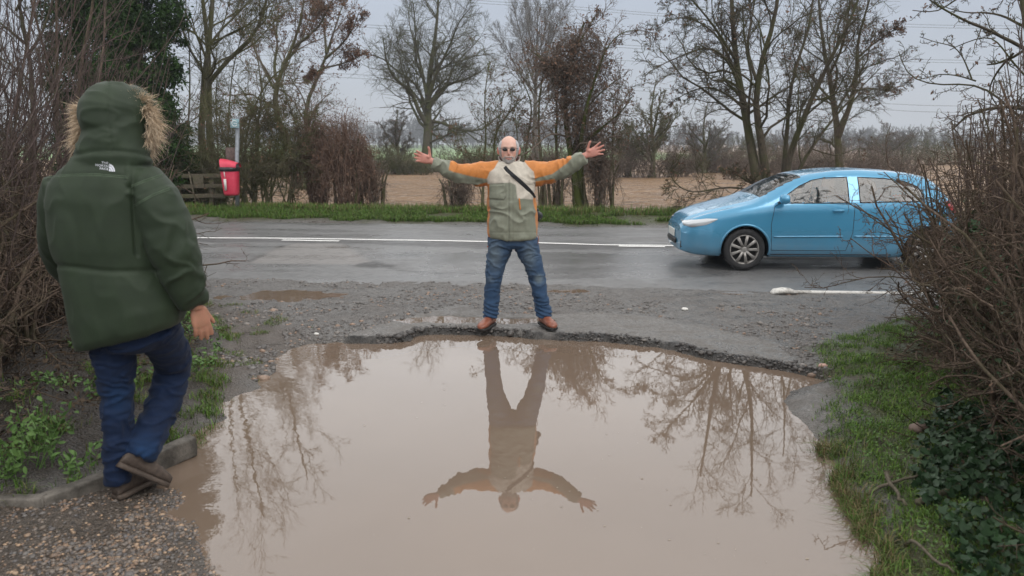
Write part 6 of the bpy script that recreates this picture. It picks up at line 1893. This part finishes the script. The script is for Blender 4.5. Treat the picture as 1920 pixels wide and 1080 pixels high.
m = MB(); m.loft([Bm(435, 366), Bm(434.5, 362), Bm(432.5, 340), Bm(430.5, 318), Bm(430, 314)], np.array([12, 13.2, 14.6, 16, 16.2]) * kb, [.13, .15, .17, .185, .187], X_, Y_, n=32, p=3)
m.build('bin_body', RED, bn)
m = MB(); m.loft([Bm(430, 321), Bm(429.5, 313)], 16.9 * kb, .198, X_, Y_, n=32, p=3); m.build('bin_band', M_BLP, bn)
# domed hood, open towards the road on its left
hd2 = MB(); nu, nv = 26, 16; th_ = np.linspace(0, np.pi, nu); rows = []
for v_ in np.linspace(0, 1, nv):
    cx = 418 + 29 * v_; hz = (15 - 7.5 * v_ ** 1.6) * kb
    c_ = Bm(cx, 313)
    rows.append(np.stack([np.full(nu, c_[0]) - .035 * np.sin(th_) * (1 - v_), c_[1] + .185 * np.cos(th_), c_[2] + hz * np.sin(th_) ** .8], -1))
Vh = np.concatenate(rows); i = np.arange(nv - 1)[:, None] * nu; j = np.arange(nu - 1)[None]
Fh = np.stack([i + j, i + nu + j, i + nu + j + 1, i + j + 1], -1).reshape(-1, 4)
inn = Vh.copy(); inn[:, 2] -= .012; inn[:, 1] = Bm(430, 313)[1] + (inn[:, 1] - Bm(430, 313)[1]) * .95
ho = add('bin_hood', np.concatenate([Vh, inn]), [np.concatenate([Fh, Fh[:, ::-1] + len(Vh)])], RED, bn)
m = MB()
for (xa, ya, xb, yb) in ((418.2, 321, 423.0, 333), (419.5, 335.5, 426.0, 357)):
    P4 = np.array([Bm(xa, ya, -.135), Bm(xb - 1.5, ya, -.172), Bm(xb, yb, -.165), Bm(xa + 2.5, yb, -.125)])
    P4[:, 1] -= .026
    m.put(np.concatenate([P4, P4 + [0, .01, 0]]), np.array([(0, 1, 2, 3), (4, 7, 6, 5), (0, 4, 5, 1), (1, 5, 6, 2), (2, 6, 7, 3), (3, 7, 4, 0)]))
m.build('sticker', plain('sticker_white', (.60, .58, .55), .5, .2, 40), bn, smooth_=False)

Yf_ = 18.5
fb0 = gnd(345, Yf_)
WOODM = bark('weathered_wood', (.070, .058, .042), (.170, .145, .108), (.095, .092, .05), .4, 10)
fen = thing('wooden_fence', 'weathered post and rail wooden fence left of the red bin', 'fence', tuple(fb0))
for px_, t_ in ((331, 318), (398, 326), (270, 322)):
    a_ = gnd(px_, Yf_); h_ = W(px_, t_, Yf_)
    m = MB(); m.loft([a_, (a_ + h_) / 2, h_ - [0, 0, .01], h_], [.062, .06, .058, .045], [.062, .06, .058, .045], X_, Y_, n=16, p=5); m.build('post', WOODM, fen)
for ya, yb in ((327, 331), (348, 350), (366, 368)):
    a_, c_ = W(262, ya, Yf_ - .09), W(424, yb, Yf_ - .09)
    L_ = [a_ + (c_ - a_) * t + [0, 0, .012 * math.sin(9 * t)] for t in np.linspace(0, 1, 12)]
    m = MB(); m.loft(L_, .052, .022, (0, 0, 1), (0, 1, 0), n=14, p=5); m.build('rail', WOODM, fen)
m = MB(); m.box(W(372, 341, Yf_ - .14), (.26, .025, .30), None, .006); m.build('board', WOODM, fen)
m = MB(); m.tube([W(354, 322, Yf_ - .2), W(360, 350, Yf_ - .22), gnd(371, Yf_ - .3) + [0, 0, .02]], .018, 7)
tag(m.build('leaning_stick', WOODM), 'bent grey stick leaning against the wooden fence', 'stick')

CBL = plain('cable_grey', (.12, .125, .13), .5)
cl_ = [([(300, -70), (863, -1), (1080, 12.5), (1240, 26), (1500, 40), (1800, 48), (2300, 50)], 'upper strand of the topmost pair of overhead cables'), ([(300, -64), (863, 4), (1080, 17.5), (1240, 30.5), (1500, 45), (1800, 53), (2300, 55)], 'lower strand of the topmost pair of overhead cables'),
       ([(300, 30), (690, 46), (1165, 84), (1240, 89), (1700, 111), (1800, 113), (2300, 116)], 'upper strand of the middle pair of overhead cables'), ([(300, 36), (690, 51), (1165, 89.5), (1240, 94), (1700, 116), (1800, 118), (2300, 121)], 'lower strand of the middle pair of overhead cables'),
       ([(200, 96), (650, 108), (1165, 113), (1240, 117), (1700, 139), (1800, 141), (2300, 144)], 'thin cable just below the middle pair of cables'), ([(200, 126), (650, 138), (720, 143), (1240, 165), (1700, 197), (1800, 199), (2300, 202)], 'upper of the two lowest overhead cables'),
       ([(200, 133), (650, 145), (720, 150), (1240, 172), (1700, 209), (1800, 211), (2300, 214)], 'lower of the two lowest overhead cables')]
for pts, lab in cl_:
    P = resample([W(a, c, 150) for a, c in pts], 60)
    m = MB(); m.tube(P, .034, 5); tag(m.build('overhead_cable', CBL), lab, 'cable', 'overhead power cables')

# ================================================================== FOREGROUND HEDGES
def line_pts(pl, s):
    pl = np.asarray(pl, float); d = np.concatenate([[0], np.cumsum(np.linalg.norm(np.diff(pl, axis=0), axis=1))]); d /= d[-1]
    return np.stack([np.interp(s, d, pl[:, k]) for k in (0, 1)], -1)
def grow(p0, d, L, K, wig, trop, steer=None):
    pts = [p0]; n = len(p0)
    for k in range(K - 1):
        d = unit(d + rt.normal(0, wig, (n, 3)) + np.array([0, 0, trop]) + (0 if steer is None else steer)); pts.append(pts[-1] + d * (L / (K - 1))[:, None])
    return np.stack(pts, 1)
HB = bark('hedge_twig', (.034, .024, .018), (.185, .135, .102), (.065, .060, .032), .30, 14)
HBL = bark('hedge_whip', (.052, .037, .033), (.140, .105, .095), (.065, .060, .038), .25, 14)
RL = [(1.85, 2.3), (2.42, 3.4), (3.05, 5.0), (3.72, 6.5), (4.05, 7.0)]
hr = thing('hedge', 'thorny ivy grown hawthorn hedge on the grassy bank beside the puddle', 'hedge', (2.9, 4.6, 0))
n = 680
s = rt.uniform(0, 1, n); off = rt.uniform(0, 1, n) ** .8 * 1.5
p = line_pts(RL, s); p0 = np.stack([p[:, 0] + off, p[:, 1] - off * .25, np.zeros(n)], -1); p0[:, 2] = ground_z(p0[:, 0], p0[:, 1]) - .03
lean = rt.uniform(-.55, .15, n) * smooth(1.3, 0, off) * smooth(.05, .65, s)
off = off + .10 * smooth(.45, .1, s)
p0[:, 0] += .10 * smooth(.45, .1, s)
d = unit(np.stack([lean + rt.normal(0, .25, n), rt.normal(0, .3, n), np.ones(n)], -1))
Lh = rt.uniform(.85, 2.05, n) * (.85 + .2 * smooth(.0, .6, off))
P = grow(p0, d, Lh, 10, .16, .03); Rr = rt.uniform(.007, .014, n)[:, None] * np.linspace(1.2, .45, 10)
a1 = children(P, Rr, 9, (.12, 1), (58, 20), .34, 7, .26, .03, .6, .45, .0030)
a2 = children(*a1, 6, (.1, 1), (55, 20), .48, 5, .26, .02, .7, .5, .0022)
a3 = children(*a2, 3, (.1, 1), (60, 18), .35, 3, .2, .02, .8, .5, .0018)
# straight shoots standing above, with short spurs
ns_ = 300
s = rt.uniform(.12, 1, ns_); p = line_pts(RL, s); of2 = rt.uniform(.05, 1.5, ns_)
q0 = np.stack([p[:, 0] + of2, p[:, 1] - .2 * of2, np.full(ns_, .9)], -1)
d = unit(np.stack([rt.normal(-.04, .16, ns_), rt.normal(0, .14, ns_), np.ones(ns_)], -1))
tall = rt.uniform(.5, 1.2, ns_) + 1.2 * rt.uniform(0, 1, ns_) ** 2 * smooth(.1, .6, of2)
S = grow(q0, d, tall, 9, .05, .05); Sr = np.full(S.shape[:2], .0052) * np.linspace(1.15, .5, 9)
def dry(PR):
    P_, R_ = PR
    sd_ = sdist(P_[:, :, 0].ravel(), P_[:, :, 1].ravel(), WPOLY).reshape(P_.shape[:2])
    ok_ = ~(((sd_ < .10) & (P_[:, :, 1] < 5.6)).any(1)); return P_[ok_], R_[ok_]
P, Rr = dry((P, Rr)); a1, a2, a3 = dry(a1), dry(a2), dry(a3)
b1 = children(S, Sr, 16, (.05, 1), (62, 14), .055, 4, .2, .08, .7, .5, .0018, .4, 1.6, .3)
# sprays hanging out over the drive on the far end
nz_ = 34
s = rt.uniform(.70, 1, nz_); p = line_pts(RL, s)
q0 = np.stack([p[:, 0] + rt.uniform(-.05, .3, nz_), p[:, 1], rt.uniform(.15, 1.05, nz_)], -1)
d = unit(np.stack([rt.uniform(-1.1, -.3, nz_), rt.normal(-.1, .35, nz_), rt.uniform(.1, 1.0, nz_)], -1))
Z = grow(q0, d, rt.uniform(.30, .70, nz_), 8, .10, .02); Zr = np.full(Z.shape[:2], .0052) * np.linspace(1.1, .5, 8)
e1 = children(Z, Zr, 12, (.1, 1), (58, 16), .16, 4, .2, .05, .7, .5, .0020, .5, 1.5, .4)
w = Wood()
w.mb([(P, Rr, 6)]).build('stems', HB, hr)
w.mb([(*a1, 4), (*a2, 3), (*a3, 3)]).build('twigs', HB, hr)
w.mb([(S, Sr, 5), (*b1, 3), (Z, Zr, 5), (*e1, 3)]).build('shoots', HBL, hr)
cand = np.concatenate([on_twigs(P, 14000, .0, .05), on_twigs(a1[0], 34000, .0, .05)])
dn = fbm(cand[:, 0] * 1.6, cand[:, 1] * 1.6, cand[:, 2] * 1.6, oct=3, seed=77)
keep = (cand[:, 2] < .35 + 1.25 * dn) & (dn > .36) & (cand[:, 1] < 6.7) & (cand[:, 0] > np.interp(cand[:, 1], [q[1] for q in RL], [q[0] for q in RL]) + .02)
ck = cand[keep] + np.array([-.07, -.08, .01]) * rt.uniform(0, 1.4, (keep.sum(), 1))
V, F = cards(ck, rt.uniform(.020, .046, keep.sum()), (-.5, -.5, .6), 'ivy', .18)
L_IVYH = leaf_mat('hedge_ivy_leaf', (.018, .046, .018), (.050, .100, .036), .45, .35)
iv = add('ivy_leaves', V, F, L_IVYH, hr, smooth_=False)
nb_ = 5000
V, F = cards(on_twigs(a3[0], nb_, .2, .004), rt.uniform(.008, .018, nb_), (0, 0, .3)); add('buds', V, F, L_DEAD, hr, smooth_=False)

LL = [(-2.75, 2.6), (-2.95, 3.7), (-3.35, 5.4), (-3.75, 7.6), (-4.3, 8.9)]
hl_t = thing('hedge', 'tall whippy brown hedge with long arching stems behind the walker', 'hedge', (-3.6, 5.5, 0))
n = 780
s = rt.uniform(0, 1, n); off = rt.uniform(0, 1, n) ** .7 * 1.7
p = line_pts(LL, s); p0 = np.stack([p[:, 0] - off, p[:, 1] - .25 * off, np.zeros(n)], -1); p0[:, 2] = ground_z(p0[:, 0], p0[:, 1]) - .03
d = unit(np.stack([rt.normal(.02, .28, n), rt.normal(0, .28, n), np.ones(n)], -1))
Lh = rt.uniform(.7, 1.7, n)
P = grow(p0, d, Lh, 9, .2, .0); Rr = rt.uniform(.008, .016, n)[:, None] * np.linspace(1.2, .5, 9)
a1 = children(P, Rr, 8, (.1, 1), (60, 22), .45, 7, .26, .04, .6, .45, .0034)
a2 = children(*a1, 5, (.1, 1), (55, 20), .48, 5, .24, .03, .7, .5, .0024)
# long whips arching towards the drive
ns_ = 420
s = rt.uniform(0, 1, ns_); of2 = rt.uniform(0, 1.6, ns_); p = line_pts(LL, s)
q0 = np.stack([p[:, 0] - of2, p[:, 1] - .2 * of2, rt.uniform(.3, 1.5, ns_)], -1)
d = unit(np.stack([rt.normal(.22, .30, ns_), rt.normal(.05, .25, ns_), rt.uniform(.45, 1.2, ns_)], -1))
S = grow(q0, d, rt.uniform(1.0, 2.5, ns_) * (.75 + .25 * smooth(.2, .8, of2)), 10, .09, .07); Sr = rt.uniform(.0038, .0062, ns_)[:, None] * np.linspace(1.2, .45, 10)
tp_ = proj(S[:, -1])[0]; S, Sr = S[tp_ < 385], Sr[tp_ < 385]
b1 = children(S, Sr, 6, (.1, 1), (34, 14), .30, 6, .12, .10, .65, .5, .0020)
b2 = children(*b1, 3, (.1, 1), (40, 14), .30, 4, .14, .06, .7, .5, .0016)
# bigger uprights at the back
nu_ = 16
s = np.linspace(.1, .98, nu_); p = line_pts(LL, s)
q0 = np.stack([p[:, 0] - rt.uniform(.4, 1.6, nu_), p[:, 1], np.zeros(nu_)], -1)
U = grow(q0, unit(np.stack([rt.normal(.0, .08, nu_), rt.normal(0, .08, nu_), np.ones(nu_)], -1)), rt.uniform(3.0, 4.6, nu_), 10, .05, .05); Ur = rt.uniform(.014, .026, nu_)[:, None] * np.linspace(1.2, .4, 10)
u1 = children(U, Ur, 12, (.25, 1), (40, 14), .28, 6, .14, .08, .5, .45, .0030)
u2 = children(*u1, 5, (.1, 1), (40, 14), .4, 4, .16, .06, .6, .5, .0022)
w.mb([(P, Rr, 6), (U, Ur, 7)]).build('stems', HB, hl_t)
w.mb([(*a1, 4), (*a2, 3)]).build('twigs', HB, hl_t)
w.mb([(S, Sr, 5), (*b1, 3), (*b2, 3), (*u1, 4), (*u2, 3)]).build('whips', HBL, hl_t)

# ================================================================== GRASS AND GROUND PLANTS
M_GRASS = NB('grass_blade'); M_GRASS.set(Base_Color=M_GRASS.attr('tone'), Roughness=.6); M_GRASS.b.inputs['Specular IOR Level'].default_value = .25; M_GRASS = M_GRASS.m
def grass(name, P, h, wd, label, pal, lean=.5):
    n = len(P); a = rt.uniform(0, 6.283, n); l = np.abs(rt.normal(0, lean, n))
    h = h * rt.uniform(.45, 1.25, n)
    d = np.stack([np.cos(a), np.sin(a), 0 * a], -1); a2 = a + rt.uniform(-1, 1, n) + 1.57
    sd = np.stack([np.cos(a2), np.sin(a2), 0 * a], -1) * (wd * rt.uniform(.7, 1.3, n))[:, None]
    m_ = P + d * (l * h * .35)[:, None] + np.array([0, 0, 1]) * (h * .6)[:, None]
    t_ = P + d * (l * h * 1.05)[:, None] + np.array([0, 0, 1]) * (h * (1.0 - .35 * np.clip(l, 0, 1.2)))[:, None]
    V = np.stack([P - sd, P + sd, m_ - sd * .7, m_ + sd * .7, t_], 1).reshape(-1, 3)
    ix = np.arange(n)[:, None] * 5
    c = np.array(pal)[rt.integers(0, len(pal), n)] * rt.uniform(.7, 1.3, (n, 1))
    o = add(name, V, [ix + np.array([[0, 1, 3, 2]]), ix + np.array([[2, 3, 4]])], M_GRASS, smooth_=False, attrs={'tone': np.repeat(c, 5, 0)})
    return struct(o, label, 'grass', 'stuff')
PAL = [(.070, .130, .020), (.090, .155, .028), (.055, .105, .018), (.11, .16, .038), (.13, .14, .045)]
PALB = [(.085, .165, .022), (.070, .14, .020), (.105, .185, .032), (.06, .11, .018)]
PALD = [(.155, .115, .055), (.20, .15, .08), (.11, .10, .04), (.085, .11, .03)]
def scatter(n, xr, yr, dens):
    x = rt.uniform(*xr, n); y = rt.uniform(*yr, n); k = rt.random(n) < dens(x, y)
    x, y = x[k], y[k]; return np.stack([x, y, ground_z(x, y) - .004], -1)
# bank on the right
def dR(x, y):
    s = sdist(x, y, RG); nn = fbm(x * 3, y * 3, oct=3, seed=33); tuft = fbm(x * 11, y * 11, oct=2, seed=34)
    return smooth(.06, -.10, s + (nn - .5) * .25) * smooth(.36, .50, nn + .25 * (tuft - .4)) * (.35 + .65 * smooth(.4, .6, tuft)) * smooth(-1.5, -.8, s)
Pg = scatter(170000, (1.1, 4.6), (2.2, 7.3), dR)
grass('grass', Pg, .026 + .026 * fbm(Pg[:, 0] * 4, Pg[:, 1] * 4, oct=2, seed=36), .0022, 'short trodden grass on the bank between puddle and ivy hedge', PALB + PALB + PAL[:3] + [(.15, .25, .035), (.12, .21, .03), (.17, .22, .05)], 1.0)
rim_ = [(a, c) for a, c in WPX if a > 1500 and c > 790]
Pr_ = []
for k_ in range(3800):
    i_ = rt.integers(0, len(rim_) - 1); t_ = rt.random(); a_ = np.array(rim_[i_]) * (1 - t_) + np.array(rim_[i_ + 1]) * t_
    g_ = G(a_[0] + abs(rt.normal(0, 26)) - 4, a_[1], 0); Pr_.append(g_)
Pr_ = np.array(Pr_); Pr_ = Pr_[fbm(Pr_[:, 0] * 7, Pr_[:, 1] * 7, oct=2, seed=3) > .40]; Pr_[:, 2] = ground_z(Pr_[:, 0], Pr_[:, 1])
grass('grass', Pr_, .085, .0020, 'longer yellowing grass overhanging the right rim of the puddle', PALD + PAL[:2], 1.0)
# left bank tufts and verge
def dL(x, y):
    s = sdist(x, y, LB); nn = fbm(x * 2.6, y * 2.6, oct=3, seed=43); tuft = fbm(x * 9, y * 9, oct=2, seed=44)
    return smooth(.10, -.05, s) * smooth(-1.3, -.5, s) * smooth(.42, .56, nn) * smooth(.42, .58, tuft) * smooth(2.0, 3.0, y)
Pg = scatter(150000, (-4.6, -1.3), (2.6, 8.2), dL)
grass('grass', Pg, .045 + .045 * fbm(Pg[:, 0] * 3, Pg[:, 1] * 3, oct=2, seed=46), .0026, 'ragged grass tufts at the foot of the whippy hedge', PAL + PALB + PALD[2:], .8)
def dM(x, y):
    s = sdist(x, y, LMUD); tuft = fbm(x * 5, y * 5, oct=2, seed=47)
    return smooth(.15, -.05, s) * smooth(.60, .68, tuft) * (sdist(x, y, WPOLY) > .02)
Pg = scatter(60000, (-3.2, -1.0), (3.3, 7.6), dM)
grass('grass', Pg, .030, .0024, 'small grass tufts in the churned mud left of the puddle', PAL + PALD[1:], 1.2)
# far verge
xv = rt.uniform(-13, 14, 150000); vv = np.abs(rt.normal(0, 1, 150000)) * .85 + .36
vv = np.where(vv > 2.8, rt.uniform(.1, 2.6, 150000), vv)
edge = (fbm(xv * 1.6, xv * 0, oct=3, seed=48) - .5) * .5
yv = yf(xv) + vv + edge
kf = fbm(xv * .7, yv * 2.0, oct=3, seed=49)
ok = kf > .36 + .05 * (vv > 1.0)
Pv = np.stack([xv, yv, ground_z(xv, yv) - .01], -1)[ok]; vv = vv[ok]
grass('grass', Pv[vv < 1.2], .085 + .05 * kf[ok][vv < 1.2], .0058, 'bright green mown verge along the far side of the road', PALB + PAL[:4] + PALD[2:4], .75)
grass('grass', Pv[vv >= 1.2], .12 + .10 * kf[ok][vv >= 1.2], .0062, 'rough mixed grass under the roadside trees', PAL + PALD[:3] + PALB, .6)

L_LITTER = leaf_mat('leaf_litter', (.030, .021, .014), (.105, .074, .050), .85, .2)
# ivy creeping over the ground on the right, nettles on the left
xs_ = rt.uniform(1.4, 3.4, 16000); ys_ = rt.uniform(2.2, 5.2, 16000); s = sdist(xs_, ys_, RG); nn = fbm(xs_ * 2.5, ys_ * 2.5, oct=3, seed=51)
ok = (s < -.28 - .5 * nn * smooth(3, 4.2, ys_)) & (s > -1.9) & (nn > .44) & (ys_ < 4.4)
Pc = np.stack([xs_, ys_, ground_z(xs_, ys_) + rt.uniform(.015, .10, len(xs_))], -1)[ok]
V, F = cards(Pc, rt.uniform(.016, .048, len(Pc)), (-.15, -.4, 1.2), 'ivy', .15)
struct(add('ground_ivy', V, F, L_IVY, smooth_=False), 'dark glossy ivy creeping over the ground below the thorny hedge', 'ivy', 'stuff')
ok2 = (s < -.15) & (s > -1.3) & (nn < .47) & (ys_ < 5) & (rt.random(16000) < .6)
Pc = np.stack([xs_, ys_, ground_z(xs_, ys_) + rt.uniform(.01, .05, len(xs_))], -1)[ok2]
V, F = cards(Pc, rt.uniform(.009, .022, len(Pc)), (0, -.3, 1.2))
struct(add('weeds', V, F, L_FRESH, smooth_=False), 'small fresh green weeds among the ivy at the lower right', 'weeds', 'stuff')
xs_ = rt.uniform(-4.4, -2.0, 12000); ys_ = rt.uniform(2.9, 7.5, 12000); s = sdist(xs_, ys_, LB); nn = fbm(xs_ * 2.2, ys_ * 2.2, oct=3, seed=57)
ok = (s < -.06) & (s > -1.1) & (nn > .53)
Pc = np.stack([xs_, ys_, ground_z(xs_, ys_) + rt.uniform(.01, .09, len(xs_))], -1)[ok]
V, F = cards(Pc, rt.uniform(.016, .045, len(Pc)), (0, -.3, 1.2))
struct(add('weeds', V, F, L_FRESH, smooth_=False), 'low green weeds along the concrete kerb', 'weeds', 'stuff')
for lab, V_, rg_ in (('brown leaf litter and dead stalks under the whippy hedge', (-4.6, -2.4), (2.8, 8.0)), ('leaf litter and dead stalks under the ivy hedge', (1.5, 4.4), (2.2, 6.8))):
    n = 5200
    xs_ = rt.uniform(*V_, n); ys_ = rt.uniform(*rg_, n)
    s = sdist(xs_, ys_, LB if V_[0] < 0 else RG); ok = s < (-.25 if V_[0] < 0 else -.5)
    Pc = np.stack([xs_, ys_, ground_z(xs_, ys_) + rt.uniform(.004, .05, n)], -1)[ok]
    V, F = cards(Pc, rt.uniform(.018, .045, len(Pc)), (0, 0, 1.6))
    m = MB(); m.put(V, F)
    q = Pc[rt.random(len(Pc)) < .16]; dd = unit(np.stack([rt.normal(0, 1, len(q)), rt.normal(0, 1, len(q)), rt.normal(.1, .25, len(q))], -1))
    st_ = grow(q, dd, rt.uniform(.10, .5, len(q)), 5, .15, -.02); V, F = tubes(st_, np.full(st_.shape[:2], .0028), 4); m.put(V, F)
    struct(m.build('leaf_litter', L_LITTER, None, False), lab, 'leaf litter', 'stuff')
def nettle(px, py, lab, n=9, h=.22):
    b_ = G(px, py, .03); b_[2] = float(ground_z(b_[:1], b_[1:2])[0])
    t = thing('nettle', lab, 'plant', tuple(b_), 'nettles beside the kerb')
    d = unit(np.stack([rt.normal(0, .35, n), rt.normal(0, .35, n), np.ones(n)], -1))
    st_ = grow(b_ + rt.normal(0, .03, (n, 3)) * [1, 1, 0], d, rt.uniform(.5, 1.1, n) * h, 6, .1, .05)
    V, F = tubes(st_, np.full(st_.shape[:2], .0022), 5); m = MB(); m.put(V, F); m.build('stem', L_FRESH, t)
    Pl = on_twigs(st_, n * 11, .2, .022); V, F = cards(Pl, rt.uniform(.022, .050, len(Pl)), (0, -.5, 1.0), 'leaf', .35); add('leaves', V, F, L_FRESH, t, smooth_=False)
nettle(80, 880, 'pale green nettle clump standing tallest by the kerb', 12, .34); nettle(25, 905, 'nettle clump at the frame edge by the kerb', 10, .2); nettle(140, 880, 'low nettle clump just left of the standing leg', 5, .13); nettle(60, 840, 'nettle clump in the dark under the hedge', 8, .2)
for a_, c_, r_, lab in [((1662, 886), (1700, 935), .011, 'pale broken stick lying near the water'), ((1720, 945), (1860, 872), .016, 'thick pale stick lying under the ivy hedge'), ((1630, 905), (1800, 862), .008, 'thin dead twig across the grassy bank'),
                        ((1700, 1000), (1790, 1060), .008, 'dead twig among the ground ivy'), ((1740, 840), (1790, 818), .012, 'short mossy stick beside the brown clod')]:
    pa, pb_ = G(*a_, .06), G(*c_, .09); n = 9
    L_ = np.array([pa + (pb_ - pa) * t for t in np.linspace(0, 1, n)]); L_[:, 2] = ground_z(L_[:, 0], L_[:, 1]) + .035; L_[1:-1] += rt.normal(0, .004, (n - 2, 3))
    m = MB(); m.tube(L_, np.linspace(r_, r_ * .6, n), 7); tag(m.build('fallen_stick', WOODM), lab, 'stick')

# ================================================================== HAZE
bm = bmesh.new(); bmesh.ops.create_cube(bm, size=1)
for v in bm.verts: v.co = Vector((v.co.x * 980, 345 + v.co.y * 900, 12.5 + v.co.z * 31))
me = bpy.data.meshes.new('haze'); bm.to_mesh(me); bm.free()
hz = bpy.data.objects.new('haze', me); COL.objects.link(hz)
hm_ = bpy.data.materials.new('damp_air'); hm_.use_nodes = True
for n_ in list(hm_.node_tree.nodes):
    if n_.type != 'OUTPUT_MATERIAL': hm_.node_tree.nodes.remove(n_)
pv = hm_.node_tree.nodes.new('ShaderNodeVolumePrincipled')
pv.inputs['Color'].default_value = (.80, .84, .90, 1); pv.inputs['Density'].default_value = .0010; pv.inputs['Anisotropy'].default_value = .3
hm_.node_tree.links.new(pv.outputs[0], [n_ for n_ in hm_.node_tree.nodes if n_.type == 'OUTPUT_MATERIAL'][0].inputs['Volume'])
me.materials.append(hm_)
struct(hz, 'damp grey air', 'haze', 'stuff')
